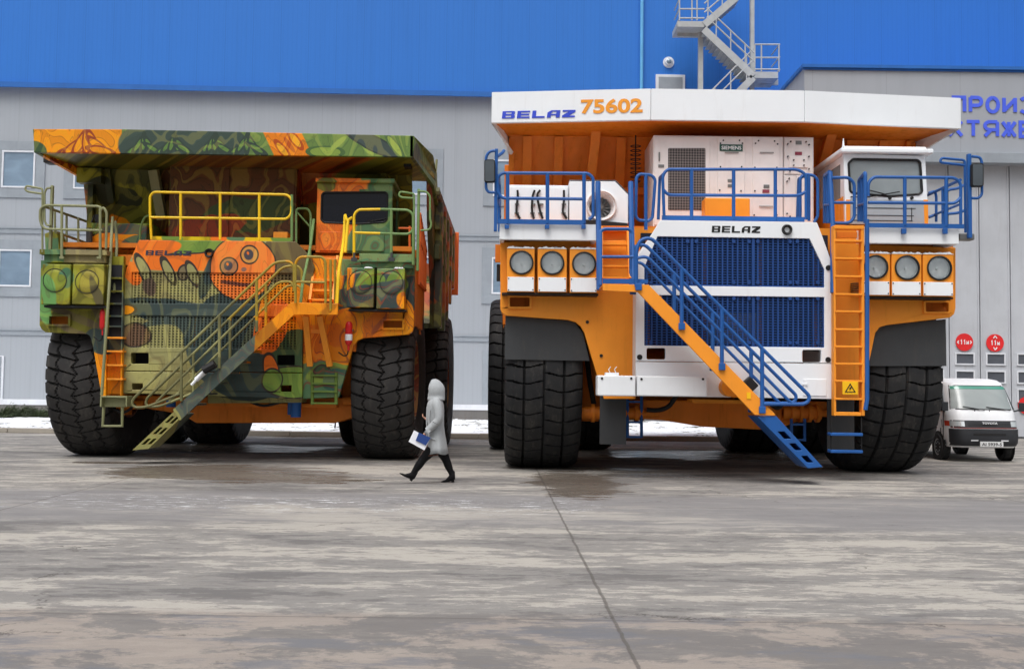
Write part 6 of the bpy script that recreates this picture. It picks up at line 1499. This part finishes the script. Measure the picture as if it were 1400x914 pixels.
m = MB(); m.box(bl2, bl2 + .12, YW2 + .1, YW2 + .3, zm - .4, zb_); PA(m, 'body_rib', MBD)
m = MB(); m.box(bl2 - .1, bl2 + .45, YW2 - .3, YW2 - .05, zb_ - .35, zb_ - .02); PA(m, 'body_bracket', MBD, bevel=.01)
# left body cheek
side2 = [(YW2 + .1, zb_ + .1), (YW2 + .5, zm), (YW2 + 1.6, zm - 1.4), (25.4, 3.0), (27.5, 3.3), (30.3, 4.45), (31.0, 4.6), (31.0, 6.05), (24.8, 6.05), (24.3, zt_ - .4)]
for x0, x1 in ((-9.75, -9.63), (-1.98, -1.86)):
    m = MB(); m.yz(side2, x0, x1); PA(m, 'body_side', MSD)
m = MB(); m.tube([(-1.8, 24.4, 6.1), (-1.8, 31.0, 6.1)], .11, 10); PA(m, 'top_rail', MSD, smooth=True)
m = MB(); m.tube([(-9.8, 24.4, 6.1), (-9.8, 31.0, 6.1)], .11, 10); PA(m, 'top_rail', MSD, smooth=True)
for i, y in enumerate((25.0, 26.3, 27.6, 28.9, 30.2)):
    zl = 3.0 if y < 27.5 else 3.3 + (y - 27.5) * .41
    for x0 in (-1.86, -9.93): m = MB(); m.box(x0, x0 + .18, y, y + .3, zl, 5.98); PA(m, 'body_rib', MSD, bevel=.02)
for z in (4.6, 5.3):
    m = MB(); m.box(-1.86, -1.72, 24.8, 31.0, z, z + .35); PA(m, 'body_beam', MSD, bevel=.02)
m = MB(); m.box(-1.95, -1.6, 31.0, 31.12, 4.3, 6.15); PA(m, 'rear_frame', M_orl, bevel=.02)
m = MB(); m.yz([(25.4, 3.0), (27.5, 3.3), (30.3, 4.45), (31, 4.6), (31, 4.7), (30.3, 4.57), (27.5, 3.42), (25.4, 3.12)], -9.6, -2.0); PA(m, 'body_floor', MSD)
m = MB(); m.box(-9.6, -2.0, 30.9, 31.0, 4.7, 5.2); PA(m, 'tail_sill', MSD)
m = MB(); q = U(594, 262, 24.4); m.tube([q, q + Vector((.12, 0, .0))], .1, 8); m.tube([q + Vector((0, 0, .1)), q + Vector((.04, 0, .75))], .03, 6); PA(m, 'side_bracket', M_kh)
free()
# ================================================================== white van
VX, VY0, VY1 = 11.17, 24.86, 29.3
setorg((VX, 27.0, 0))
V = thing('minivan', 'white minivan with black bumper and grille parked in front of the workshop gate', 'van', ORG)
def PV(mb, name, mat, parent=None, **k): return mb.build(name, mat, parent or V, **k)
M_vw = paint('van white', (232, 235, 238), 0.28, 0.12, (150, 146, 138), spec=0.5)
M_vb = paint('van black plastic', (46, 48, 52), 0.55, 0.25, (90, 88, 84))
M_vg = glass('van windshield', (150, 160, 160), 0.3); M_vt = glass('green sun strip', (70, 150, 130), 0.08); M_vsg = glass('van side glass', (74, 80, 84), 0.06)
M_amb = plain('amber lens', (226, 120, 50), 0.2); M_redl = plain('red orange lens', (196, 70, 48), 0.2); M_clr = plain('clear lamp', (205, 212, 214), 0.15, 0.3)
M_chr = plain('silver wheel', (176, 180, 184), 0.3, 0.6); M_plate = paint('number plate', (226, 228, 228), 0.4, 0.1)
LV = [(0.34, 0.10, 0.80), (0.44, 0.01, 0.835), (0.62, 0.0, 0.845), (0.80, 0.02, 0.845), (1.0, 0.09, 0.845), (1.17, 0.16, 0.84), (1.21, 0.20, 0.832), (1.45, 0.34, 0.80), (1.74, 0.52, 0.755), (1.86, 0.62, 0.73), (1.93, 0.78, 0.68), (1.965, 1.05, 0.58), (1.98, 1.5, 0.40)]
def lv(z):
    for (a, b_) in zip(LV, LV[1:]):
        if a[0] <= z <= b_[0]:
            t = (z - a[0]) / (b_[0] - a[0]); return a[1] + (b_[1] - a[1]) * t, a[2] + (b_[2] - a[2]) * t
    return LV[-1][1:] if z > LV[-1][0] else LV[0][1:]
NS = 7.0
def vring(z, n=72):
    fo, hw = lv(z); y0 = VY0 + fo; y1 = VY1 - 0.12 * max(0, z - 1.0) - (0.5 * max(0, z - 1.88) / .09 if z > 1.88 else 0); yc = (y0 + y1) / 2; hl = (y1 - y0) / 2
    out = []
    for k in range(n):
        a = 2 * PI * k / n; c, s = math.cos(a), math.sin(a)
        out.append((VX + math.copysign(abs(c) ** (2 / NS), c) * hw, yc + math.copysign(abs(s) ** (2 / NS), s) * hl, z))
    return out
m = MB(); zs_ = [a[0] for a in LV]; zs_ = sorted(set(zs_ + [0.53, .7, .9, 1.08, 1.3, 1.58, 1.78, 1.875, 1.93])); n = 72
vs = [p for z in zs_ for p in vring(z, n)]; fs = [(j*n+k, j*n+(k+1)%n, (j+1)*n+(k+1)%n, (j+1)*n+k) for j in range(len(zs_)-1) for k in range(n)]
fs += [tuple(range(n))[::-1], tuple((len(zs_)-1)*n + k for k in range(n))]; m.add(vs, fs); PV(m, 'body', M_vw, smooth=True)
def front(z, t, off=0.006):
    fo, hw = lv(z); y0 = VY0 + fo; y1 = VY1; hl = (y1 - y0) / 2; yc = (y0 + y1) / 2
    return (VX + hw * t, yc - hl * (max(0, 1 - abs(t) ** NS)) ** (1 / NS) - off, z)
def patch(z0, z1, ta, tb, off=0.006, nz_=6, nt2=14, ta1=None, tb1=None, m=None):
    m = m or MB(); ta1 = ta if ta1 is None else ta1; tb1 = tb if tb1 is None else tb1
    vs = []
    for o in (off, off - 0.02):
        for j in range(nz_ + 1):
            z = z0 + (z1 - z0) * j / nz_
            for i in range(nt2 + 1):
                a = ta + (ta1 - ta) * j / nz_; b_ = tb + (tb1 - tb) * j / nz_
                vs.append(front(z, a + (b_ - a) * i / nt2, o))
    q = nt2 + 1; N_ = (nz_ + 1) * q
    fs = [(j*q+i, j*q+i+1, (j+1)*q+i+1, (j+1)*q+i) for j in range(nz_) for i in range(nt2)]
    ed = [i for i in range(q)] + [j*q+nt2 for j in range(1, nz_+1)] + [nz_*q+i for i in range(nt2-1, -1, -1)] + [j*q for j in range(nz_-1, 0, -1)]
    fs += [(ed[k], ed[k]+N_, ed[(k+1) % len(ed)]+N_, ed[(k+1) % len(ed)]) for k in range(len(ed))]
    return m.add(vs, fs)
PV(patch(1.225, 1.80, -.90, .92, .012, ta1=-.88, tb1=.90), 'windshield', M_vb, smooth=True)
PV(patch(1.245, 1.78, -.88, .90, .018, ta1=-.86, tb1=.88), 'windshield_glass', M_vg, smooth=True)
PV(patch(1.71, 1.782, -.862, .882, .021, ta1=-.86, tb1=.88, nz_=2), 'sun_strip', M_vt, smooth=True)
PV(patch(.80, .975, -.985, .985, .010, nt2=30), 'grille', M_vb, smooth=True)
PV(patch(.795, .802, -.985, .985, .014, nz_=1, nt2=30), 'grille_trim', M_redl)
for i, z in enumerate((.84, .87, .90)): PV(patch(z, z + .008, -.55, .60, .014, nz_=1), 'grille_slat', M_blk)
for s_ in (-1, 1):
    a, b_ = (-.93, -.64) if s_ < 0 else (.64, .93)
    PV(patch(.835, .955, a, b_, .018, nz_=2), 'headlight', M_clr, smooth=True)
    a, b_ = (-.972, -.933) if s_ < 0 else (.933, .972)
    PV(patch(.835, .955, a, b_, .016, nz_=2), 'indicator', M_redl if s_ < 0 else M_amb, smooth=True)
mb = PV(patch(.38, .775, -.992, .992, .05, nz_=5, nt2=34), 'bumper', M_vb, smooth=True)
m = MB(); fy = VY0 - .045
X_ = lambda px: U(px, 600, 24.8).x
PV(patch(.63, .68, -.45, .45, .055, nz_=1), 'bumper_slot', M_blk); 
for t in (-.42, .42): PV(patch(.50, .525, t - .1, t + .1, .06, nz_=1, nt2=3), 'bumper_marker', M_vw)
m = MB(); m.box(VX - .24, VX + .30, VY0 - .085, VY0 - .062, .37, .49); pl = PV(m, 'number_plate', M_plate, bevel=.004)
m = MB(); text_mb(m, 'AI 5939-5', 0, 0, 0, 0, VY0 - .09, .004, .012, plane=(VX - .20, VX + .26, .395, .465)); m.build('plate_number', M_blk, pl)
m = MB(); text_mb(m, 'TOYOTA', 0, 0, 0, 0, VY0 - .0, .012, .03, plane=(VX - .15, VX + .21, .89, .94)); PV(m, 'grille_lettering', M_wh)
for ta, tb in ((-.62, -.02), (.05, .72)):
    m = MB(); m.tube([front(1.215, tb - .0, .035), front(1.23, tb - .1, .05), front(1.30 if ta < -.1 else 1.29, ta, .035)], .010, 6); PV(m, 'wiper', M_blk)
m = MB(); 
for t in (-.3, .12): q = front(1.205, t, .01); m.cyl((q[0], q[1] - .02, q[2]), .012, .03, 'y', 6)
PV(m, 'washer_jet', M_blk)
# mirrors
for s_ in (-1, 1):
    x = VX + s_ * .86; m = MB(); m.box(x - (.0 if s_ > 0 else .13), x + (.17 if s_ > 0 else 0.02), 25.1, 25.2, 1.19, 1.40); m.tube([(x + s_ * .05, 25.15, 1.24), (x - s_ * .05, 25.4, 1.18)], .02, 6); PV(m, 'side_mirror', M_vb, bevel=.03)
# side details
def side(y, z, s_, off=.006): return (VX + s_ * (lv(z)[1] + off), y, z)
def spatch(pts, s_, off, name, mat):
    m = MB(); a = [side(y, z, s_, off) for y, z in pts]; c = [(p[0] - s_ * .015, p[1], p[2]) for p in a]; k = len(a)
    m.add(a + c, [tuple(range(k))] + [(i, (i+1) % k, (i+1) % k + k, i + k) for i in range(k)]); return PV(m, name, mat)
for s_ in (-1, 1):
    spatch([(25.35, 1.22), (26.5, 1.22), (26.5, 1.74), (25.68, 1.74)], s_, .008, 'door_window', M_vsg)
    spatch([(26.7, 1.22), (27.75, 1.22), (27.75, 1.72), (26.7, 1.72)], s_, .008, 'side_window', M_vsg); spatch([(27.85, 1.22), (29.0, 1.22), (28.95, 1.72), (27.85, 1.72)], s_, .008, 'side_window', M_vsg)
    for y in (25.42, 26.62, 27.8): spatch([(y, .5), (y + .014, .5), (y + .014, 1.19), (y, 1.19)], s_, .004, 'door_seam', M_blk)
    m = MB(); q = side(26.35, 1.05, s_, .02); m.box(q[0] - .02, q[0] + .02, 26.3, 26.48, 1.03, 1.07); PV(m, 'door_handle', M_vb, bevel=.006)
    spatch([(25.3, .40), (29.0, .40), (29.0, .50), (25.3, .50)], s_, .008, 'sill', M_vb)
    for yw in (25.72, 28.25):
        xo = VX + s_ * .845
        m = MB(); m.cyl((xo - .012 if s_ > 0 else xo, yw, .33), .37, .012, 'x', 28); PV(m, 'wheel_arch', M_blk)
        m = MB(); x0 = xo - s_ * .19; m.ring((x0 if s_ > 0 else x0, yw, .315), [(.19, 0), (.30, 0.0), (.315, .03 * s_), (.315, .18 * s_), (.30, .21 * s_), (.2, .215 * s_)], 'x', 32)
        if s_ < 0: m.f = [f[::-1] for f in m.f]
        wl = PV(m, 'wheel', M_tyre, smooth=True)
        m = MB(); m.ring((x0, yw, .315), [(.205, .20 * s_), (.17, .19 * s_), (.14, .15 * s_), (.06, .18 * s_), (.001, .19 * s_)], 'x', 28)
        for k in range(8): a = 2 * PI * k / 8; m.box(*sorted((x0 + .15 * s_, x0 + .195 * s_)), yw + .115 * math.cos(a) - .018, yw + .115 * math.cos(a) + .018, .315 + .115 * math.sin(a) - .018, .315 + .115 * math.sin(a) + .018)
        m.build('hubcap', M_chr, wl, smooth=True)
free()
# ================================================================== walking person
PY = 17.8
base = U(592, 659, PY); base.z = 0
setorg(base)
def Q(px, py, dy=0.0): p = U(px, py, PY); return Vector((p.x, PY + dy, p.z)) 
M_skin, nt, b = new_mat('skin'); b.inputs['Base Color'].default_value = (*lin((214, 160, 134)), 1); b.inputs['Roughness'].default_value = 0.5; b.inputs['Subsurface Weight'].default_value = 0.05
def fabric(name, rgb, rough=0.9, sc=60):
    m, nt, b = new_mat(name); tc = nt.nodes.new('ShaderNodeTexCoord').outputs['Object']; c = lin(rgb)
    n = noise(nt, tc, sc, 3, .7).outputs[0]; n2 = noise(nt, tc, 6, 3).outputs[0]
    L(nt, mixc(nt, n, tuple(x * .72 for x in c), tuple(min(1, x * 1.2) for x in c)), b.inputs['Base Color']); b.inputs['Roughness'].default_value = rough
    bump(nt, b, math_(nt, 'ADD', n, math_(nt, 'MULTIPLY', n2, 2)), .5, .008); b.inputs['Sheen Weight'].default_value = .2
    return m
M_coat = fabric('grey wool', (166, 170, 172)); M_boot = fabric('black suede', (20, 20, 22), .6, 120); [M_boot.node_tree.nodes['Principled BSDF'].inputs[k_].__setattr__('default_value', v_) for k_, v_ in (('Sheen Weight', 0), ('Specular IOR Level', .15))]; M_brownf = fabric('brown fabric', (110, 72, 58))
# skeleton for the skin modifier
J = []; E = []; RD = []
def j(p, r, par=None, r2=None):
    J.append(Vector(p)); RD.append((r, r2 or r)); i = len(J) - 1
    if par is not None: E.append((par, i))
    return i
pel = j(Q(597, 601), .125, None, .15); sp1 = j(Q(597, 588), .115, pel, .14); sp2 = j(Q(596, 572), .12, sp1, .15); sp3 = j(Q(596, 556), .12, sp2, .16); nk = j(Q(596, 545), .05, sp3); hd0 = j(Q(594.5, 538), .055, nk)
def hand(wr, direc, down, par, s=1.0):
    d = Vector(direc).normalized(); u = Vector(down).normalized(); sd = d.cross(u).normalized()
    palm = j(wr + d * .05 * s, .026, par, .018)
    for k, (o, ln) in enumerate(((-.030, .066), (-.010, .075), (.010, .07), (.028, .055))):
        b0 = j(wr + d * .088 * s + sd * o, .0095, palm); b1 = j(wr + d * (.088 + ln * .5) * s + sd * o * 1.1 + u * .006, .0085, b0); j(wr + d * (.088 + ln * .85) * s + sd * o * 1.1 + u * (.006 + ln * .45), .0075, b1)
    t0 = j(wr + d * .03 * s - sd * .034 + u * .012, .011, palm); j(wr + d * .065 * s - sd * .045 + u * .035, .009, t0)
# near arm (holds the papers) and far arm (hand raised in front of the chest)
s1 = j(Q(597, 550, -.17), .055, sp3); e1 = j(Q(599.5, 572, -.22), .042, s1); w1 = j(Q(584.5, 589, -.22), .027, e1); hand(w1_ := J[w1], Q(578, 597) - Q(584.5, 589), (.55, 0.1, -.6), w1)
s2 = j(Q(596, 550, .17), .055, sp3); e2 = j(Q(596, 572, .20), .042, s2); w2 = j(Q(584, 574, .14), .027, e2); hand(J[w2], Vector((-.7, -.1, .45)), (.6, 0, .6), w2, .9)
# legs
h1 = j(Q(596, 608, -.09), .095, pel); k1 = j(Q(581, 624, -.09), .062, h1); c1 = j(Q(573, 636, -.09), .055, k1); a1 = j(Q(564, 648, -.09), .030, c1); f1 = j(Q(555, 649.5, -.09), .016, a1)
h2 = j(Q(599, 608, .09), .095, pel); k2 = j(Q(609, 628, .09), .060, h2); c2 = j(Q(613, 638, .09), .053, k2); a2 = j(Q(617.5, 649.5, .09), .030, c2); f2_ = j(Q(610.5, 657, .09), .016, a2)
me = bpy.data.meshes.new('person'); me.from_pydata([p - ORG for p in J], E, []); me.update()
me.materials.append(M_skin)
pr = bpy.data.objects.new('person', me); COL.objects.link(pr); pr.location = ORG
sk = pr.modifiers.new('skin', 'SKIN'); 
if not me.skin_vertices: 
    bpy.context.view_layer.objects.active = pr; pr.select_set(True); bpy.ops.mesh.customdata_skin_add()
for i, v_ in enumerate(me.skin_vertices[0].data): v_.radius = RD[i]; v_.use_root = (i == 0)
sb = pr.modifiers.new('sub', 'SUBSURF'); sb.levels = 2; sb.render_levels = 2; sk.use_smooth_shade = True
dg = bpy.context.evaluated_depsgraph_get(); dg.update()
bm_ = bpy.data.meshes.new_from_object(pr.evaluated_get(dg))
# head with brow, nose, lips and chin merged into the same mesh
hc = Q(595.0, 529.8); vs = [v.co.copy() for v in bm_.vertices]; fs = [tuple(p.vertices) for p in bm_.polygons]
o = len(vs); nu, nv_ = 28, 20
for jv in range(nv_ + 1):
    ph = PI * jv / nv_
    for iu in range(nu):
        th = 2 * PI * iu / nu; cx_, cy_, cz_ = math.sin(ph) * math.cos(th), math.sin(ph) * math.sin(th), math.cos(ph)
        p = Vector((cx_ * .098, cy_ * .075 * (1 - .18 * max(0, -cz_)), cz_ * .118))
        if cx_ < 0:
            f = -cx_
            if cz_ < -.35: p.x += .018 * f
            g = math.exp(-((cy_ / .16) ** 2)); p.x -= .026 * g * math.exp(-(((cz_ + .12) / .14) ** 2)); p.x -= .010 * g * math.exp(-(((cz_ + .48) / .09) ** 2)); p.x += .008 * math.exp(-(((abs(cy_) - .35) / .16) ** 2)) * math.exp(-(((cz_ - .06) / .1) ** 2)); p.x -= .012 * g * math.exp(-(((cz_ + .85) / .12) ** 2))
        vs.append(hc + p - ORG)
for jv in range(nv_):
    for iu in range(nu): a = o + jv * nu + iu; b2 = o + jv * nu + (iu + 1) % nu; fs.append((a, a + nu, b2 + nu, b2))
me2 = bpy.data.meshes.new('person'); me2.from_pydata(vs, [], fs); me2.materials.append(M_skin); me2.polygons.foreach_set('use_smooth', [True] * len(fs)); me2.update()
pr.modifiers.clear(); pr.data = me2
tag(pr, 'person in a hooded grey coat and tall black boots walking left with papers in hand', 'person')
def loft(rings, n=28, cap=True, m=None):
    "rings: (centre, half x, half y, tilt vector x, tilt vector y)"
    m = m or MB(); vs = []
    for c, ex, ey in rings:
        for k in range(n): a = 2 * PI * k / n; vs.append(c + ex * math.cos(a) + ey * math.sin(a))
    k_ = len(rings); fs = [(q*n+i, (q+1)*n+i, (q+1)*n+(i+1)%n, q*n+(i+1)%n) for q in range(k_-1) for i in range(n)]
    if cap: fs += [tuple(range(n)), tuple((k_-1)*n + i for i in range(n))[::-1]]
    return m.add(vs, fs)
rings = []
for y, xa_, xb_, hy in ((541.5, 590, 601, .07), (544, 588, 604, .12), (548, 585.5, 605.5, .195), (553, 584, 606.8, .215), (562, 583.8, 607.3, .205), (573, 584.5, 607, .185), (582, 585, 607, .175), (592, 585, 608, .19), (602, 584.5, 609.5, .21), (611, 584, 610.8, .225), (619.5, 584.5, 612, .235)):
    c = Q((xa_ + xb_) / 2, y); hx = (xb_ - xa_) / 2 / FPX * PY; rings.append((c, Vector((hx, 0, 0)), Vector((0, hy, 0))))
rr = rings[::-1]
m = MB(); n = 40; vs = []
for q, (c, ex, ey) in enumerate(rings):
    for k in range(n):
        a = 2 * PI * k / n; fold = 1 + (.05 * math.sin(a * 5 + 1) + .03 * math.sin(a * 9)) * max(0, (q - 5) / 5); vs.append(c + ex * math.cos(a) * fold + ey * math.sin(a) * fold + Vector((0, 0, .012 * math.sin(a * 3) if q == len(rings) - 1 else 0)))
fs = [(q*n+i, (q+1)*n+i, (q+1)*n+(i+1)%n, q*n+(i+1)%n) for q in range(len(rings)-1) for i in range(n)]
m.add(vs, fs); co = m.build('coat', M_coat, pr, smooth=True); sd_ = co.modifiers.new('thick', 'SOLIDIFY'); sd_.thickness = .02
def limb(pts, name, mat, n=16, par=None):
    m = MB(); rr = []
    P_ = [Vector(p) for p, r in pts]
    for i, (p, r) in enumerate(pts):
        t = (P_[min(i+1, len(pts)-1)] - P_[max(i-1, 0)]).normalized(); y = Vector((0, 1, 0)); e = t.cross(y).normalized(); rr.append((Vector(p), e * r, t.cross(e).normalized() * r))
    loft(rr, n, True, m); return m.build(name, mat, par or pr, smooth=True)
def spl(pts, k=5):
    out = []
    for i in range(len(pts) - 1):
        p0, p1, p2, p3 = pts[max(i-1, 0)], pts[i], pts[i+1], pts[min(i+2, len(pts)-1)]
        for q in range(k):
            t = q / k; f = lambda a, b_, c, d: .5 * (2*b_ + (c-a)*t + (2*a-5*b_+4*c-d)*t*t + (3*b_-a-3*c+d)*t*t*t)
            out.append((Vector([f(p0[0][z], p1[0][z], p2[0][z], p3[0][z]) for z in range(3)]), f(p0[1], p1[1], p2[1], p3[1])))
    return out + [pts[-1]]
limb(spl([(Q(596, 546, -.13), .06), (Q(598, 552, -.185), .078), (Q(600.5, 562, -.22), .072), (Q(600.5, 572.5, -.235), .066), (Q(593, 581, -.235), .060), (Q(586, 587.5, -.225), .056)]), 'sleeve', M_coat)
limb(spl([(Q(595, 546, .13), .06), (Q(596, 552, .185), .078), (Q(597, 562, .21), .07), (Q(595.5, 572, .21), .062), (Q(589, 574.5, .18), .056), (Q(585.5, 574, .15), .052)]), 'sleeve', M_coat)
limb(spl([(Q(594, 612, -.09), .105), (Q(586, 619, -.09), .088), (Q(579, 627, -.09), .07), (Q(573, 635.5, -.09), .066), (Q(567, 644, -.09), .047), (Q(564, 649, -.09), .044)]), 'boot', M_boot)
limb(spl([(Q(600, 612, .09), .105), (Q(605, 620, .09), .088), (Q(609.5, 629, .09), .069), (Q(612.5, 637, .09), .065), (Q(616, 645.5, .09), .047), (Q(618, 651, .09), .045)]), 'boot', M_boot)
def foot(hx, hy, tx, ty, dy, hl):
    "pointed shoe with a block heel: heel (hx,hy) sole at back, toe (tx,ty)"
    H = Q(hx, hy, dy); T_ = Q(tx, ty, dy); d = (T_ - H); ln = d.length; d.normalize(); u = d.cross(Vector((0, 1, 0))); u = u if u.z > 0 else -u; u.normalize(); y = Vector((0, 1, 0)); rr = []
    for t, h_, lift, w_ in ((.0, .10, .11, .034), (.10, .14, .12, .043), (.28, .125, .095, .044), (.46, .075, .055, .043), (.68, .034, .025, .044), (.85, .024, .02, .034), (1.0, .008, .015, .008)):
        c = H + d * ln * t + u * lift; rr.append((c, u * h_ * .62, y * w_))
    m = loft(rr, 16); c = H + d * .02; 
    m.add([c + d * a + y * b_ + u * z for z in (0, .07) for a, b_ in ((-.005, -.022), (.045, -.02), (.045, .02), (-.005, .022))], [(0,1,2,3),(4,7,6,5),(0,4,5,1),(1,5,6,2),(2,6,7,3),(3,7,4,0)])
    m.build('shoe', M_boot, pr, smooth=True)
foot(565, 657.5, 546.5, 646.8, -.09, 0); foot(622, 659.3, 602.5, 660, .09, 0)
m = loft([(Q(594, 606), Vector((.12, 0, 0)), Vector((0, .16, 0))), (Q(588, 619), Vector((.14, 0, .0)), Vector((0, .17, 0))), (Q(587, 622), Vector((.15, 0, 0)), Vector((0, .17, 0)))], 24); m.build('dress', M_brownf, pr, smooth=True)
# hood: shell open towards the face
m = MB(); nu, nv_ = 26, 16; vs = []
for jv in range(nv_ + 1):
    t = jv / nv_; y = 519.3 + (547 - 519.3) * t; z = Q(594, y).z
    prof = math.sin(min(1, t * 2.1 + .02) * PI / 2) ** .6; bx_ = .138 * prof * (1 - .10 * max(0, t - .5) * 2); by_ = .108 * prof * (1 - .35 * math.sin(PI * max(0, t - .55) / .45) ** 2 * .4 + .3 * max(0, t - .8) * 2)
    cx_ = Q(594.3 + 2.0 * t, y).x
    op = math.radians(46 if t > .12 else 46 * t / .12) * (1 - .7 * max(0, (t - .55) / .45))
    for iu in range(nu + 1):
        a = PI + op + (2 * PI - 2 * op) * iu / nu; vs.append(Vector((cx_ + math.cos(a) * bx_, PY + math.sin(a) * by_, z)))
fs = [(q*(nu+1)+i, (q+1)*(nu+1)+i, (q+1)*(nu+1)+i+1, q*(nu+1)+i+1) for q in range(nv_) for i in range(nu)]
m.add(vs, fs); ho_ = m.build('hood', M_coat, pr, smooth=True); sd_ = ho_.modifiers.new('thick', 'SOLIDIFY'); sd_.thickness = .022; sd_.offset = 1
m = MB()
for k in range(nu): pass
m.tube([v for v in [vs[q*(nu+1)] for q in range(2, nv_+1)]], .014, 6); m.tube([vs[q*(nu+1)+nu] for q in range(2, nv_+1)], .014, 6); m.build('hood_hem', M_coat, pr, smooth=True)
M_hair = fabric('dark hair', (52, 38, 30), .6, 90)
m = MB(); m.ring(hc + Vector((.012, 0, .0)), [(.001, .122), (.05, .113), (.085, .08), (.1, .03), (.096, -.02), (.08, -.05)], 'z', 24); m.build('hair', M_hair, pr, smooth=True)
m = MB()
for s_ in (-1, 1): m.ring(hc + Vector((-.083, s_ * .03, .004)), [(.001, .010), (.009, .006), (.012, 0), (.009, -.006), (.001, -.010)], 'z', 10)
m.build('eye', M_blk, pr, smooth=True)
m = MB(); m.beam(hc + Vector((-.102, -.02, -.056)), hc + Vector((-.102, .02, -.056)), .012, .008); m.build('lips', plain('lips', (176, 92, 86), .5), pr)
# coat details: front edge, pocket, cuffs, back seam, deep folds at elbow and waist
m = MB(); m.tube([Q(x, y, -.03) for x, y in ((587.5, 547), (584.2, 556), (583.4, 572), (584, 590), (583.2, 606), (583.4, 619))], .012, 6); m.build('coat_edge', M_coat, pr, smooth=True)
m = MB(); m.beam(Q(589, 597, -.197), Q(597, 600.5, -.205), .02, .03, (0, 1, 0)); m.build('pocket_flap', M_coat, pr, bevel=.006)
m = MB(); m.tube([Q(584.2, 586.2, -.235), Q(588.5, 590.3, -.235)], .058, 14); m.build('cuff', M_coat, pr, smooth=True)
M_cdk = fabric('coat seam thread', (104, 106, 108))
for pts in (((600, 553, -.262), (601.5, 560, -.275), (601, 566, -.275)), ((593, 575, -.295), (597, 577.5, -.298), (600, 579, -.285)), ((590, 560, -.205), (589, 572, -.19), (590, 583, -.18))):
    m = MB(); m.tube([Q(*q) for q in pts], .005, 5); m.build('coat_seam', M_cdk, pr, smooth=True)
m = MB(); m.tube([Q(x, y, dy) for x, y, dy in ((588.5, 545.5, -.06), (590, 548.5, -.11), (595, 548, -.13), (601, 545, -.11), (604, 541.5, -.05))], .02, 8); m.build('collar', M_coat, pr, smooth=True)
# papers
free()
M_paper = plain('white paper', (236, 238, 246), .6); M_folder = paint('blue folder', (38, 66, 128), .4, .05)
def slab(pts, dy, th, name, mat, label, cat):
    a = [Q(x, y, dy) for x, y in pts]; setorg(a[0]); m = MB(); m.prism([a], (0, th, 0)); o_ = m.build(name, mat); tag(o_, label, cat); free(); return o_
slab([(568, 587), (560.8, 602.3), (582, 613.8), (590, 598)], -.265, .006, 'paper_stack', M_paper, 'white sheets of paper held low in the walking person\'s hand', 'paper')
slab([(574.6, 590), (570.4, 600.6), (584, 607.2), (590.6, 597)], -.285, .018, 'folder', M_folder, 'small dark blue folder held on top of the white papers', 'folder')
EXPO = -0.16
# ================================================================== light
free()
w = bpy.data.worlds.new('World'); scene.world = w; w.use_nodes = True
nt = w.node_tree; bg = nt.nodes['Background']
sky = nt.nodes.new('ShaderNodeTexSky'); sky.sky_type = 'NISHITA'; sky.sun_disc = False
SUN_EL, SUN_AZ = math.radians(62), math.radians(200)     # overcast brightness from behind the camera, a little to the left
sky.sun_elevation = SUN_EL; sky.sun_rotation = SUN_AZ; sky.air_density = 1.0; sky.dust_density = 6.0; sky.ozone_density = 1.0; sky.altitude = 200
hs = nt.nodes.new('ShaderNodeHueSaturation'); hs.inputs['Saturation'].default_value = 0.28
nt.links.new(sky.outputs[0], hs.inputs['Color']); tcw = nt.nodes.new('ShaderNodeTexCoord'); spw = nt.nodes.new('ShaderNodeSeparateXYZ'); nt.links.new(tcw.outputs['Generated'], spw.inputs[0])
# overcast sky: the zenith is about three times as bright as the horizon
gr = nt.nodes.new('ShaderNodeMapRange'); gr.inputs[1].default_value = 0.0; gr.inputs[2].default_value = 1.0; gr.inputs[3].default_value = 0.5; gr.inputs[4].default_value = 2.0; nt.links.new(spw.outputs[2], gr.inputs[0])
ml = nt.nodes.new('ShaderNodeMix'); ml.data_type = 'RGBA'; ml.blend_type = 'MULTIPLY'; ml.inputs[0].default_value = 1.0; nt.links.new(hs.outputs[0], ml.inputs[6]); nt.links.new(gr.outputs[0], ml.inputs[7])
nt.links.new(ml.outputs[2], bg.inputs[0]); bg.inputs[1].default_value = 0.13
sd = bpy.data.lights.new('sun', 'SUN'); sd.energy = 1.1; sd.angle = math.radians(35); sd.color = (1.0, 0.98, 0.96)
so = bpy.data.objects.new('sun', sd); COL.objects.link(so)
dirv = Vector((math.sin(SUN_AZ) * math.cos(SUN_EL), math.cos(SUN_AZ) * math.cos(SUN_EL), math.sin(SUN_EL)))
so.rotation_euler = dirv.to_track_quat('Z', 'Y').to_euler(); so.location = (0, 0, 30)
scene.render.engine = 'CYCLES'
scene.view_settings.view_transform = 'Standard'; scene.view_settings.look = 'None'; scene.view_settings.gamma = 1; scene.view_settings.use_curve_mapping = False
scene.view_settings.exposure = EXPO
scene.render.resolution_x = 1024; scene.render.resolution_y = 668
